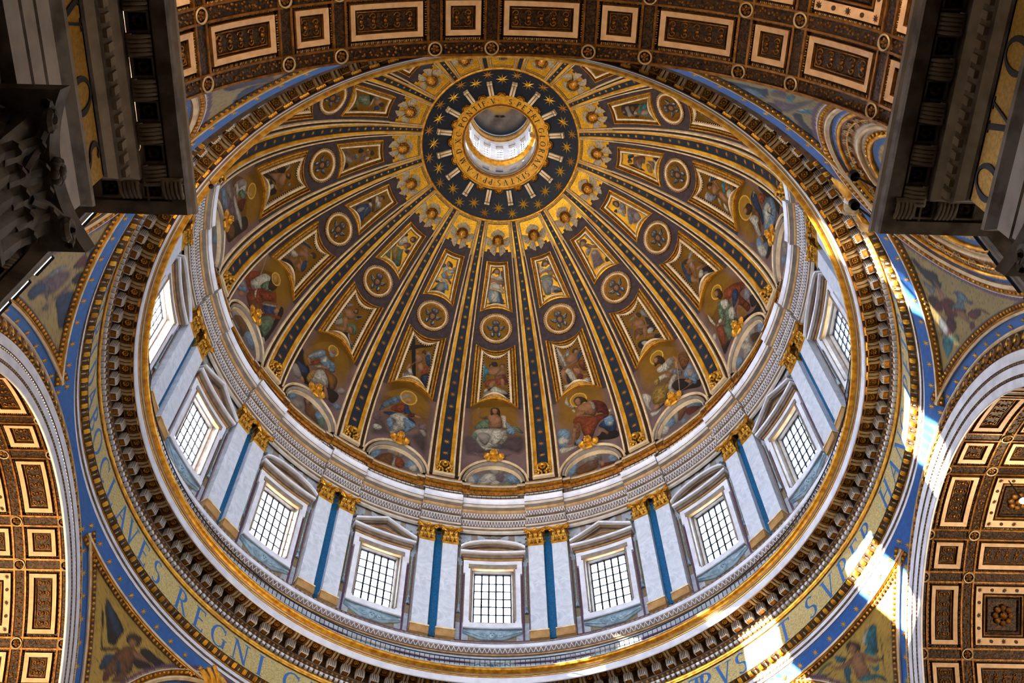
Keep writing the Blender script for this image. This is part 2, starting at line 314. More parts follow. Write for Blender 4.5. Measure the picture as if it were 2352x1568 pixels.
FIGS = {
    ('big', 0): [['c', -386, 607, -221, 657, -25, 552, 128, 642, 361, 658, 385, 477, 299, 362, 126, 433, -85, 367, -319, 343, -382, 457], ['P', -285, 410, -148, 409, -24, 431, 138, 386, 251, 427, 126, 340, -171, 345], ['a', -241, 995, 243, 1019, 314, 763, 142, 772, -227, 758, -273, 867], ['n', -245, 727, -216, 802, -138, 861, -65, 871, -48, 749, -159, 721], ['s', -227, 989, -198, 1012, -183, 945, -160, 891, -79, 912, -45, 883, -112, 863, -186, 875, -217, 935], ['s', -84, 916, -32, 932, 29, 924, 90, 899, 103, 772, 24, 743, -62, 755, -73, 840], ['h', -53, 952, -45, 1008, 0, 1025, 56, 1012, 79, 955, 70, 906, 36, 934, -12, 933, -39, 918], ['s', -31, 1001, 7, 1012, 38, 996, 38, 955, 8, 932, -22, 956], ['w', 83, 916, 144, 913, 156, 828, 189, 785, 142, 750, 103, 772, 97, 857], ['m', 143, 828, 196, 813, 208, 755, 155, 728], ['b', 155, 743, 208, 777, 260, 738, 258, 688, 225, 653, 174, 670, 148, 707], ['n', 235, 775, 287, 765, 362, 680, 323, 673, 260, 724], ['w', -249, 683, -186, 733, -94, 746, 24, 751, 129, 736, 167, 685, 153, 597, 89, 524, 13, 493, -87, 459, -163, 499, -231, 597, -269, 623], ['C', -208, 658, -119, 695, -40, 640, -88, 519, -152, 545], ['w', -28, 713, 76, 730, 128, 671, 76, 569, -12, 523, -52, 610], ['n', -266, 645, -223, 686, -201, 630, -230, 568, -259, 594], ['w', -164, 507, -75, 482, 39, 471, 89, 448, -24, 434, -99, 443], ['u', -93, 451, -24, 462, -17, 435, -80, 429]],
    ('lun', 0): [['m', -290, -104, -199, 65, 100, 114, 291, 37, 289, -86], ['b', -294, 18, -236, 78, -175, 34, -184, -90, -290, -104], ['b', 136, 46, 232, 92, 302, -16, 289, -86, 159, -42], ['w', -287, 2, -247, 51, -197, -21, -219, -94, -288, -100], ['C', -51, 193, 3, 212, 100, 188, 124, 113, 52, 63, -44, 111], ['H', -45, 177, 15, 202, 66, 172, 64, 97, 4, 45, -38, 111], ['w', -139, 37, -68, 101, 16, 80, 28, -6, -42, -78, -149, -86], ['P', 28, 113, 100, 97, 136, 46, 100, -40, 40, -40, 16, 46], ['w', -19, -24, 52, -14, 70, -58, 40, -90, -30, -92], ['n', 123, -23, 194, -43, 218, -89, 111, -90]],
    ('big', -1): [['c', -369, 567, -302, 635, -212, 557, -141, 483, -72, 405, 101, 480, 242, 592, 345, 519, 379, 343, 343, 202, 236, 262, 88, 397, -125, 331, -349, 240], ['a', -323, 852, -80, 1031, 160, 1016, 303, 875, 283, 753, 130, 762, -178, 860], ['P', 180, 646, 241, 682, 316, 631, 322, 496, 266, 524, 204, 579], ['P', -375, 533, -320, 595, -269, 559, -280, 491, -345, 471], ['w', -339, 386, -307, 428, -239, 433, -219, 403, -264, 355, -311, 353], ['C', 219, 569, 270, 586, 319, 541, 311, 478, 268, 510], ['b', -312, 645, -287, 734, -226, 824, -146, 903, -58, 954, -17, 991, 45, 978, 62, 941, 2, 948, -44, 902, -121, 811, -225, 719, -266, 661, -299, 621], ['b', -235, 805, -141, 884, -64, 923, -117, 850, -198, 777], ['s', -58, 874, -21, 925, 39, 947, 60, 919, 40, 883, -9, 879, -40, 860], ['r', -180, 710, -141, 780, -58, 845, -4, 859, 2, 774, -27, 717, -133, 694], ['s', -300, 628, -245, 687, -195, 741, -171, 730, -223, 659, -254, 613, -291, 602], ['R', 42, 722, 116, 765, 136, 735, 101, 700, 48, 695], ['s', 127, 746, 187, 752, 218, 733, 181, 714, 138, 724], ['B', -17, 854, 17, 889, 44, 804, 92, 748, 40, 729, -6, 718], ['B', -254, 613, -185, 617, -112, 605, -36, 500, 74, 485, 131, 538, 172, 613, 134, 675, 62, 693, -21, 690, -132, 687, -222, 652], ['b', -193, 535, -153, 601, -100, 549, -95, 458, -123, 428], ['w', -169, 609, -90, 690, -9, 702, 67, 665, 71, 576, 22, 479, -72, 405, -115, 385, -104, 501, -81, 588], ['b', 1, 654, 69, 658, 154, 637, 168, 597, 109, 514, 29, 435, 39, 532], ['w', -120, 414, -61, 418, -68, 383, -103, 374], ['O', 6, 935, 36]],
    ('lun', -1): [['b', -299, -76, -266, 68, -187, 149, -179, -2, -231, -106], ['C', -110, 157, -42, 225, 62, 224, 100, 124, 29, 74, -75, 90], ['H', -88, 143, -38, 202, 30, 176, 32, 109, -37, 93], ['s', -29, 131, 19, 162, 32, 109, -9, 73], ['u', -245, -96, -159, 45, -51, 103, -9, -33, -64, -116, -191, -118], ['r', -1, 7, 40, 96, 109, 42, 105, -47, 33, -83], ['w', -32, -62, -15, 17, 4, 79, 4, -44, -3, -101], ['b', 115, -25, 165, 101, 256, 70, 278, -44, 191, -44], ['w', 159, -23, 209, 42, 258, 45, 259, -42, 206, -73]],
    ('big', 1): [['a', -301, 1039, -53, 1114, 255, 1037, 340, 825, 330, 680, 190, 682, -21, 582, -179, 589, -355, 666], ['k', -176, 420, -44, 437, 109, 407, 199, 463, 347, 390, 355, 289, 249, 295, 100, 348, -144, 362], ['B', 148, 547, 257, 607, 345, 627, 363, 525, 350, 405, 265, 384, 202, 477], ['b', -345, 634, -265, 643, -203, 566, -238, 439, -196, 363, -290, 312, -353, 377, -360, 502], ['w', -356, 516, -298, 540, -227, 482, -239, 431, -316, 430, -358, 463], ['b', 231, 619, 329, 619, 350, 532, 310, 473, 235, 509], ['w', 276, 537, 310, 536, 316, 502, 288, 499], ['w', 308, 705, 343, 704, 348, 668, 308, 675], ['b', -155, 429, -107, 451, -63, 397, -106, 365, -149, 379], ['w', -353, 377, -257, 382, -132, 358, -239, 313, -340, 310], ['w', -210, 989, -180, 1037, -163, 1047, -167, 992, -148, 944, -97, 916, -85, 869, -118, 879, -167, 914, -202, 959], ['w', -136, 856, -113, 870, -95, 836, -115, 821], ['O', -29, 966, 36], ['h', -90, 984, -47, 1014, 21, 995, 75, 946, 78, 902, 32, 918, -17, 891, -59, 890, -91, 942], ['s', -77, 974, -30, 995, -2, 958, -10, 910, -51, 895, -78, 938], ['R', 128, 898, 210, 881, 291, 803, 311, 689, 291, 637, 209, 704, 158, 725, 164, 811], ['s', -59, 890, 29, 904, 116, 910, 167, 854, 164, 752, 123, 694, 36, 742, -30, 757, -62, 804, -78, 853], ['C', 102, 908, 156, 866, 158, 785, 116, 786, 105, 863], ['s', -100, 787, -60, 818, 23, 812, 13, 765, -57, 759, -101, 744], ['r', -145, 728, -99, 757, -31, 750, 110, 699, 193, 696, 284, 664, 288, 623, 172, 598, 100, 506, 45, 418, -39, 466, -66, 553, -75, 661, -141, 667], ['r', -33, 587, 96, 629, 156, 651, 102, 520, 23, 443, -37, 481], ['u', -150, 655, -77, 647, -85, 513, -133, 452, -156, 475], ['s', -169, 616, -124, 602, -148, 488, -188, 376, -245, 378, -221, 418, -190, 517], ['s', 140, 504, 224, 451, 254, 397, 224, 380, 182, 439, 133, 468], ['s', -295, 392, -203, 412, -181, 382, -272, 367]],
    ('lun', 1): [['b', -286, 63, -206, 139, -162, 72, -222, -63, -294, -56], ['b', 187, 39, 247, 111, 297, -3, 277, -63, 203, -40], ['C', -106, 136, -75, 191, -9, 215, 78, 194, 116, 92, 97, 32, 18, 120, -89, 61], ['w', -39, 177, 18, 228, 72, 197, 68, 114, 6, 125], ['H', -29, 156, 34, 147, 38, 76, -13, 65, -40, 110], ['u', -192, 14, -87, 78, 14, 87, 75, 60, 51, -52, -64, -90, -186, -76], ['R', 79, -12, 179, -27, 277, -63, 222, -104, 97, -93], ['s', 95, 15, 132, 6, 126, -53, 88, -52], ['P', -49, 80, 13, 71, 6, 4, -44, 8]],
    ('big', -2): [['a', -282, 800, -95, 1028, 115, 1042, 258, 971, 323, 764, 265, 595, 154, 558, 61, 892, -119, 894, -270, 692], ['k', -379, 496, -378, 655, -336, 679, -273, 603, -178, 556, -77, 410, -126, 328, -246, 332, -325, 392], ['B', -343, 498, -266, 523, -172, 510, -174, 439, -249, 417], ['C', -390, 377, -340, 457, -249, 417, -200, 344, -282, 295, -350, 331], ['s', -225, 344, -201, 386, -148, 341, -184, 306], ['O', 0, 965, 24], ['a', -328, 635, -310, 696, -212, 779, -209, 681, -178, 590, -219, 534, -285, 574], ['b', -269, 659, -238, 730, -184, 822, -112, 883, -62, 859, -94, 792, -144, 723, -200, 664, -244, 648], ['w', -257, 670, -203, 763, -141, 842, -116, 830, -183, 730, -224, 659], ['b', -108, 754, -55, 848, 6, 833, 91, 835, 138, 742, 72, 706, 1, 714, -65, 708], ['w', -81, 769, -46, 832, -5, 791, -47, 740], ['H', -38, 895, -43, 948, -4, 986, 41, 972, 51, 909, 21, 869], ['s', -40, 942, 0, 981, 35, 968, 26, 937, -11, 925], ['s', -259, 642, -215, 659, -163, 613, -181, 579, -228, 603], ['r', -187, 641, -137, 712, -99, 754, -77, 714, -131, 634, -166, 601], ['w', -116, 639, -59, 697, -35, 684, -94, 630], ['s', -68, 697, -5, 725, 72, 739, 39, 704, -32, 678], ['u', 6, 702, 102, 714, 190, 700, 222, 644, 222, 546, 166, 485, 113, 541, 64, 617], ['w', -96, 564, -36, 650, 29, 655, 109, 588, 123, 516, 53, 491, -29, 453, -113, 376, -109, 483], ['y', -157, 421, -137, 543, -89, 586, -74, 481, -101, 387, -135, 390], ['a', 6, 669, 125, 699, 188, 667, 183, 565, 119, 564, 76, 627], ['k', 58, 395, 87, 487, 227, 533, 303, 493, 257, 357, 142, 381], ['s', 86, 469, 113, 500, 193, 390, 168, 351, 116, 410], ['C', 246, 564, 285, 626, 348, 623, 340, 561, 272, 535], ['P', 110, 337, 196, 358, 261, 343, 250, 283, 157, 291], ['b', 261, 343, 317, 404, 370, 377, 330, 313]],
    ('lun', -2): [['b', -279, -52, -275, 47, -209, 100, -167, 71, -221, -25], ['C', -267, -96, -186, 23, -89, 78, -66, -8, -141, -88], ['h', -86, 118, -77, 190, -22, 217, 24, 171, 12, 51, -29, 29], ['s', -63, 123, -39, 173, -6, 143, -22, 91], ['u', -37, 58, 45, 155, 135, 42, 174, -69, 69, -59, -26, -42], ['b', 88, 52, 161, 119, 231, 74, 242, -43, 190, -73, 130, 1], ['n', 158, 8, 200, 83, 248, -1, 226, -113], ['C', 8, 174, 77, 203, 125, 140, 77, 96]],
    ('big', 2): [['a', -202, 1063, 53, 1079, 281, 919, 404, 760, 393, 616, 190, 631, -132, 720, -295, 704, -295, 937], ['k', -92, 412, 131, 377, 361, 333, 338, 232, 167, 345, 22, 386, -183, 365, -256, 369], ['O', -4, 981, 32], ['h', -56, 983, 7, 1002, 66, 951, 75, 872, 29, 851, -18, 893, -76, 895, -71, 938], ['s', -47, 992, 4, 980, -6, 932, -43, 927, -62, 955], ['b', 292, 626, 345, 593, 364, 454, 360, 370, 288, 318, 230, 460, 204, 552], ['C', 268, 579, 324, 553, 351, 501, 288, 440, 246, 496], ['a', 75, 904, 171, 887, 314, 824, 389, 672, 303, 581, 209, 598, 226, 701, 203, 787, 149, 879], ['u', 252, 811, 362, 782, 370, 672, 280, 602, 220, 622], ['w', -60, 860, 17, 860, 105, 865, 173, 860, 178, 807, 130, 748, 45, 749, -39, 781, -77, 824], ['C', 93, 874, 158, 864, 163, 795, 102, 762, 69, 812], ['s', 188, 856, 230, 805, 229, 739, 193, 737, 184, 785], ['w', -92, 756, 4, 733, 74, 669, 36, 659, -48, 691, -109, 680, -126, 716], ['s', -5, 731, 80, 681, 81, 648, 15, 684], ['y', -163, 742, -92, 756, -100, 681, -169, 667, -187, 703], ['y', -231, 629, -174, 654, -74, 629, 13, 644, 72, 630, 6, 551, -69, 478, -92, 412, -195, 424, -274, 481], ['w', -13, 582, 60, 639, 161, 639, 80, 573, 13, 528, 42, 438, 75, 357, -38, 436, -38, 520], ['m', 45, 749, 154, 695, 214, 610, 174, 561, 120, 624, 71, 697], ['k', 18, 541, 122, 555, 218, 471, 216, 386, 119, 388, 42, 438], ['s', 188, 480, 254, 438, 282, 367, 242, 370, 211, 416], ['L', 184, 769, 160, 707, 196, 759, 79, 389], ['s', -248, 446, -201, 429, -207, 383, -268, 378, -309, 391], ['w', -362, 668, -312, 660, -266, 573, -325, 484, -301, 418, -325, 385, -358, 474, -369, 578], ['w', -341, 380, -272, 364, -187, 351, -260, 305, -328, 321]],
    ('lun', 2): [['b', 116, 198, 202, 169, 296, 0, 268, -46, 169, 57, 83, 139], ['b', -216, 133, -125, 146, -79, 34, -175, -9, -263, -26], ['w', -273, 36, -226, 88, -167, 30, -196, -46, -266, -42], ['s', -26, 185, 47, 173, 52, 79, 9, 28, -56, 69], ['u', -50, 206, 47, 226, 100, 142, 64, 67, -26, 5, -65, 94], ['R', 71, 96, 161, 83, 256, -32, 207, -38, 90, -13], ['b', -14, -6, 46, -7, 48, -65, -11, -64], ['C', -70, 188, -22, 145, -58, -3, -94, 30]],
    ('big', -3): [['a', -384, 619, -405, 885, -272, 1043, -15, 1114, 221, 1007, 306, 957, 311, 730, 67, 858, -74, 966, -233, 855], ['k', 196, 279, 271, 595, 236, 810, 318, 780, 338, 508, 309, 255], ['r', -383, 520, -343, 672, -246, 788, -225, 723, -276, 597, -247, 545, -173, 541, -201, 475, -290, 477], ['b', -409, 306, -384, 446, -297, 467, -236, 445, -278, 354, -349, 286], ['C', -392, 358, -367, 449, -293, 449, -328, 368], ['w', -275, 574, -248, 712, -202, 834, -115, 885, -66, 837, -106, 711, -117, 579, -126, 543, -181, 577, -241, 555], ['n', -140, 684, -123, 803, -65, 862, 23, 868, 29, 785, -64, 702], ['h', -94, 845, -120, 926, -51, 974, 32, 925, 32, 835, -42, 779], ['s', -108, 930, -73, 978, -12, 946, -19, 902, -75, 906], ['O', -46, 947, 26], ['r', -217, 427, -156, 614, -62, 728, 75, 825, 157, 776, 74, 689, 22, 595, 104, 507, 74, 443, -78, 383, -161, 372], ['r', -112, 633, 65, 834, 125, 779, 15, 631], ['u', -146, 373, -85, 488, 15, 541, 87, 461, -17, 382], ['L', -370, 993, -103, 530], ['w', -149, 555, -146, 605, -94, 543, -101, 510], ['B', 40, 576, 174, 732, 242, 688, 185, 571, 98, 544], ['w', 23, 593, 164, 742, 179, 727, 36, 581], ['s', 183, 679, 207, 741, 254, 757, 249, 696, 219, 670], ['r', 104, 507, 192, 625, 298, 715, 338, 699, 219, 594, 104, 441], ['n', 95, 383, 134, 504, 210, 604, 279, 584, 299, 459, 289, 327, 223, 315, 157, 336], ['n', 116, 391, 215, 567, 279, 519, 241, 362], ['s', -326, 299, -280, 374, -230, 358, -254, 297, -294, 267], ['w', 246, 259, 276, 309, 330, 260, 303, 225]],
    ('lun', -3): [['C', -315, 7, -249, 140, -119, 135, -30, 88, -33, -55, -179, -54], ['h', -88, 44, -52, 123, 34, 1, -4, -57], ['u', -208, -6, -119, 135, 27, 173, 100, 143, 13, 15], ['b', 28, 37, 92, 155, 198, 104, 229, -9, 138, -27], ['P', -300, -15, -208, -6, -97, -40, -195, -80]],
    ('big', 3): [['a', -224, 1006, -36, 1098, 199, 1041, 332, 900, 375, 630, 123, 790, -79, 838, -232, 814, -287, 916], ['k', -266, 531, -52, 427, 113, 371, 264, 279, 388, 313, 364, 509, 297, 701, 404, 150, -99, 362, -349, 285], ['O', 14, 953, 30], ['h', -23, 978, 31, 986, 76, 939, 61, 851, -7, 842, -27, 899, -41, 937], ['s', -9, 982, 38, 956, 14, 911, -34, 918, -34, 961], ['r', 162, 848, 283, 767, 373, 655, 336, 598, 241, 626, 239, 540, 260, 375, 184, 355, 159, 457, 136, 555, 73, 577, 25, 493, 43, 383, 21, 456, 86, 561, 182, 600, 108, 724, 47, 720, 59, 811, 87, 861], ['B', 168, 751, 244, 710, 229, 643, 130, 607, 58, 619], ['m', 311, 590, 371, 544, 339, 456, 270, 450, 242, 513], ['k', 309, 458, 389, 379, 353, 276, 255, 337], ['n', -76, 854, 28, 809, 68, 713, 37, 626, -36, 574, 29, 466, -32, 421, -134, 450, -164, 508, -177, 586, -115, 633, -68, 741, -95, 795], ['w', -27, 836, 63, 762, 19, 692, -56, 726], ['w', -8, 664, 55, 645, 56, 558, -16, 506, -66, 570, -43, 626], ['n', -101, 803, -65, 717, -135, 638, -170, 700], ['w', -195, 700, -147, 683, -162, 650, -210, 667], ['s', -243, 686, -200, 665, -229, 628, -262, 647], ['~w', -269, 896, -258, 853, -247, 687, -276, 704, -291, 801], ['u', -260, 665, -169, 597, -205, 518, -193, 400, -275, 378, -342, 358, -322, 516, -300, 611], ['r', -255, 640, -198, 591, -246, 424, -314, 386, -309, 501], ['n', -185, 576, -106, 455, -124, 395, -220, 393, -208, 481], ['n', -147, 466, -68, 406, -139, 373, -227, 381], ['w', -360, 640, -317, 620, -339, 556, -378, 581], ['a', 73, 577, 161, 520, 179, 384, 97, 350, 50, 459]],
    ('lun', 3): [['b', 220, 102, 276, 59, 271, -45, 202, -71, 178, 11], ['C', 89, 231, 164, 143, 128, 41, 52, 132], ['w', -16, 207, 52, 175, 45, 76, -30, 75, -44, 160], ['s', 52, 89, 128, 41, 89, -33, 25, 40], ['w', -125, 164, -23, 87, 50, -63, -55, -84, -156, -50, -109, 57], ['b', -242, 86, -167, 30, -156, -50, -252, -71, -276, 5], ['h', 59, 100, 178, -12, 146, -75, 48, -15]],
    ('big', 4): [['a', 87, 1046, 283, 981, 323, 880, 250, 804, 95, 893, -75, 877, -190, 729, -370, 754, -331, 903, -153, 1031], ['k', 328, 754, 442, 579, 434, 335, 310, 281, 71, 336, -93, 448, -154, 350, -318, 386, -252, 538, -102, 556, 219, 295], ['O', 6, 956, 48], ['h', 14, 966, 80, 926, 88, 857, 41, 830, -36, 868, -66, 932, -45, 989], ['s', -22, 990, 21, 951, -12, 918, -66, 932, -64, 976], ['u', 63, 834, 88, 727, 1, 669, -129, 610, -96, 682, -40, 756, -4, 802], ['B', 169, 886, 269, 842, 253, 795, 171, 721, 111, 653, 36, 597, -42, 617, 34, 697, 92, 821], ['~w', 194, 853, 271, 842, 253, 795, 235, 812, 239, 836, 178, 837], ['r', 280, 732, 305, 617, 222, 630, 176, 684, 221, 737], ['b', 193, 646, 281, 595, 346, 494, 320, 404, 248, 349, 139, 353, 31, 397, -74, 522, -130, 567, -34, 578, 47, 620, 111, 653], ['w', 190, 626, 265, 532, 199, 458, 71, 499, 4, 546, 76, 606], ['B', 154, 559, 168, 430, 153, 416, 142, 536], ['w', -65, 879, -4, 802, 5, 710, -66, 691, -128, 631, -149, 581, -194, 647, -162, 720, -116, 792, -99, 852], ['s', -194, 647, -154, 590, -178, 527, -220, 552, -224, 615], ['b', -255, 674, -186, 630, -206, 537, -140, 452, -212, 419, -303, 420, -352, 509, -335, 606], ['w', -298, 624, -224, 528, -240, 429, -313, 438, -352, 532], ['P', -331, 771, -287, 711, -326, 653, -362, 697]],
    ('lun', 4): [['C', -30, 105, 119, 104, 177, 26, 45, -45, -72, -20], ['s', 88, 124, 136, 46, 82, 8, 41, 90], ['b', -126, 84, -56, -10, -112, -86, -181, 47], ['H', 5, 121, 52, 47, 15, -5, -32, 88]],
    ('big', -4): [['a', -292, 749, -287, 841, -142, 986, 68, 1051, 274, 983, 331, 815, 182, 794, 44, 837, -157, 826], ['k', 72, 402, 140, 624, 182, 794, 318, 788, 306, 572, 288, 387, 169, 373], ['P', -328, 421, -367, 529, -384, 630, -302, 749, -314, 619, -271, 586, -149, 635, 36, 646, 174, 615, 160, 548, 63, 481, -71, 450, -143, 494, -268, 414], ['u', -306, 568, -349, 650, -280, 781, -257, 766, -270, 637, -227, 604], ['C', -330, 440, -327, 514, -211, 552, -81, 595, -153, 513, -256, 443], ['w', -258, 620, -279, 686, -255, 797, -196, 850, -122, 839, -77, 806, -143, 716, -74, 678, -115, 649, -198, 628], ['C', -272, 702, -239, 812, -170, 842, -181, 765, -178, 702], ['n', -141, 700, -146, 780, -71, 820, -18, 830, -32, 754, -72, 727], ['H', -115, 785, -97, 853, -64, 909, -20, 942, -6, 904, -50, 849, -81, 798], ['s', -97, 853, -58, 923, -28, 935, -37, 877], ['O', -57, 938, 30], ['R', -52, 684, -9, 829, 52, 789, 104, 732, 41, 679], ['b', -351, 299, -327, 402, -238, 443, -133, 475, -54, 447, -112, 336, -243, 324], ['w', -135, 600, -121, 633, 7, 668, 141, 708, 288, 691, 253, 660, 114, 630, -21, 605], ['u', 89, 398, 121, 504, 201, 554, 290, 504, 257, 420, 177, 390]],
    ('lun', -4): [['m', -112, 82, -104, 157, 40, 219, 153, 155, 114, 40], ['C', -123, 97, -110, 145, -42, 157, -61, 98], ['b', 28, 46, 67, 163, 178, 169, 110, 13]],
    ('low', 0): [['k', -59, 1574, 18, 1584, 40, 1533, -13, 1523, -46, 1540], ['t', -204, 1540, -178, 1555, -132, 1519, -98, 1494, -101, 1450, -52, 1417, -125, 1414, -123, 1360, -161, 1314, -167, 1402, -182, 1472], ['w', -204, 1540, -177, 1553, -163, 1508, -165, 1376, -181, 1463], ['s', -103, 1476, -56, 1513, 19, 1524, 73, 1515, 126, 1497, 158, 1471, 146, 1418, 73, 1392, 0, 1409, -63, 1425, -96, 1450], ['s', -84, 1538, -58, 1557, -35, 1531, -56, 1509, -78, 1512], ['h', -95, 1538, -80, 1558, -41, 1553, -30, 1523, -57, 1539, -83, 1512], ['s', 62, 1489, 94, 1515, 137, 1524, 126, 1497, 83, 1472, 20, 1427, -11, 1427], ['u', 62, 1524, 84, 1567, 149, 1558, 203, 1539, 180, 1505, 127, 1515], ['s', 84, 1541, 127, 1541, 127, 1515, 89, 1515], ['u', 0, 1418, 136, 1436, 156, 1383, 94, 1374, 11, 1365], ['r', -150, 1305, -92, 1362, -10, 1382, 32, 1339, -8, 1302, -68, 1274, -128, 1271], ['r', 21, 1365, 125, 1392, 176, 1373, 185, 1311, 134, 1294, 73, 1303, 33, 1294], ['R', 104, 1427, 146, 1427, 176, 1373, 175, 1320, 124, 1365], ['s', -84, 1309, -40, 1355, 11, 1347, 2, 1294, -57, 1256, -77, 1264], ['s', 78, 1375, 125, 1374, 134, 1312, 153, 1267, 193, 1238, 202, 1220, 133, 1258, 83, 1303], ['k', -172, 1168, -105, 1218, -87, 1255, -7, 1275, 93, 1240, 202, 1211, 209, 1147, 93, 1149, -102, 1145], ['w', -66, 1238, -8, 1284, 63, 1267, 143, 1231, 191, 1193, 122, 1186, 24, 1204, -45, 1193], ['C', -163, 1178, -86, 1228, -26, 1212, 34, 1177, -44, 1152, -142, 1152], ['w', -151, 1233, -117, 1253, -96, 1236, -134, 1198]],
    ('low', -1): [['k', -203, 1627, -140, 1638, 34, 1192, -3, 1158, -142, 1492], ['k', -223, 1526, -50, 1605, 149, 1646, 119, 1618, -21, 1568, -207, 1474], ['m', 87, 1543, 106, 1564, 156, 1531, 174, 1454, 182, 1384, 142, 1394, 107, 1466], ['B', 74, 1488, 123, 1532, 159, 1481, 179, 1393, 128, 1400, 96, 1442], ['s', -64, 1445, -52, 1480, 9, 1489, 54, 1472, 67, 1434, 31, 1392, -21, 1396], ['s', 7, 1530, 37, 1554, 75, 1540, 69, 1502, 26, 1494], ['h', 9, 1541, 39, 1565, 72, 1549, 73, 1508, 37, 1518, 23, 1504], ['s', -78, 1513, -41, 1536, -25, 1510, -56, 1489], ['s', -96, 1328, -43, 1389, 15, 1439, 36, 1414, -37, 1370, -79, 1313], ['s', -126, 1221, -141, 1280, -113, 1338, -82, 1322, -109, 1259, -115, 1225], ['r', 85, 1282, 97, 1380, 145, 1384, 176, 1320, 168, 1265, 110, 1258], ['s', -8, 1358, 39, 1405, 86, 1377, 101, 1329, 68, 1277, 99, 1213, 134, 1170, 115, 1154, 72, 1225, 30, 1265, 20, 1315], ['k', 88, 1252, 193, 1304, 216, 1120, 99, 1127, 110, 1173], ['B', 112, 1249, 176, 1278, 186, 1196, 158, 1167], ['m', -148, 1180, -120, 1223, -34, 1254, -9, 1177, -91, 1136], ['w', -112, 1269, -83, 1290, -46, 1271, -37, 1210, -76, 1218], ['w', -158, 1176, -152, 1210, -132, 1153, -143, 1149], ['C', -78, 1206, -56, 1230, -27, 1214, -47, 1185]],
    ('low', 1): [['k', -195, 1445, -148, 1435, -147, 1393, -198, 1384], ['m', -107, 1537, -41, 1582, 1, 1592, 13, 1548, -41, 1541, -89, 1512], ['w', -50, 1554, -10, 1559, -4, 1537, -53, 1524], ['B', 83, 1414, 72, 1459, 153, 1539, 192, 1537, 189, 1496, 130, 1442], ['s', -59, 1505, -18, 1535, 57, 1525, 105, 1480, 101, 1430, 31, 1409, -35, 1437, -67, 1456], ['s', 67, 1553, 102, 1579, 142, 1562, 134, 1524, 92, 1515, 72, 1531], ['h', 43, 1560, 80, 1591, 144, 1583, 139, 1553, 97, 1565, 66, 1533], ['s', -144, 1403, -64, 1424, 31, 1450, 99, 1462, 86, 1424, 8, 1415, -87, 1389, -138, 1381], ['R', 88, 1392, 112, 1426, 163, 1426, 196, 1378, 168, 1335, 183, 1287, 130, 1294, 98, 1347], ['r', 106, 1407, 161, 1421, 181, 1373, 146, 1342], ['u', -9, 1399, 62, 1389, 81, 1331, 13, 1309, -12, 1348], ['s', 5, 1364, 84, 1341, 102, 1282, 90, 1244, 38, 1270, 2, 1313], ['s', -204, 1355, -161, 1386, -106, 1362, -130, 1317, -107, 1217, -147, 1195, -178, 1266, -204, 1303], ['k', -111, 1343, -77, 1334, -55, 1192, -120, 1210], ['w', -209, 1655, -150, 1653, -70, 1446, -95, 1401, -139, 1422, -182, 1544], ['C', -209, 1655, -179, 1644, -108, 1445, -139, 1422, -184, 1534], ['w', -124, 1362, -26, 1342, 27, 1168, -48, 1174, -96, 1308], ['w', -119, 1360, -75, 1386, -24, 1351, -42, 1330, -101, 1335], ['R', 21, 1254, 66, 1283, 115, 1246, 86, 1191, 35, 1176], ['w', -186, 1174, -147, 1195, -57, 1182, -122, 1152], ['w', 84, 1182, 149, 1203, 208, 1160, 211, 1132, 112, 1156], ['s', 107, 1260, 176, 1247, 206, 1193, 182, 1191, 134, 1229]],
    ('low', -2): [['k', -140, 1139, -49, 1209, 50, 1267, 108, 1205, 173, 1198, 185, 1131, 79, 1134, -21, 1126], ['C', -198, 1253, -198, 1312, -147, 1351, -102, 1339, -86, 1298, -124, 1244, -161, 1228], ['n', -236, 1316, -200, 1410, -151, 1394, -147, 1332, -191, 1284], ['s', -169, 1433, -187, 1472, -141, 1480, -99, 1510, -9, 1507, 30, 1481, 7, 1428, -46, 1392, -91, 1385], ['m', -195, 1480, -186, 1526, -122, 1571, -85, 1571, -110, 1541, -156, 1495, -162, 1464], ['h', -45, 1508, -41, 1562, 6, 1567, 31, 1520, -20, 1499], ['s', -48, 1531, -10, 1557, 9, 1525, -18, 1507], ['m', 36, 1473, 30, 1501, 116, 1549, 83, 1478, 42, 1426], ['k', 34, 1497, 114, 1541, 65, 1479], ['s', -112, 1370, -70, 1400, 6, 1326, 13, 1254, -32, 1260, -89, 1322], ['s', -168, 1196, -56, 1281, -6, 1279, -8, 1239, -92, 1203], ['n', -28, 1328, 23, 1388, 102, 1390, 157, 1313, 110, 1270, 78, 1337, 23, 1325], ['s', 6, 1326, 55, 1347, 115, 1286, 83, 1264, 32, 1292], ['w', 63, 1238, 67, 1266, 113, 1221, 179, 1190, 169, 1158]],
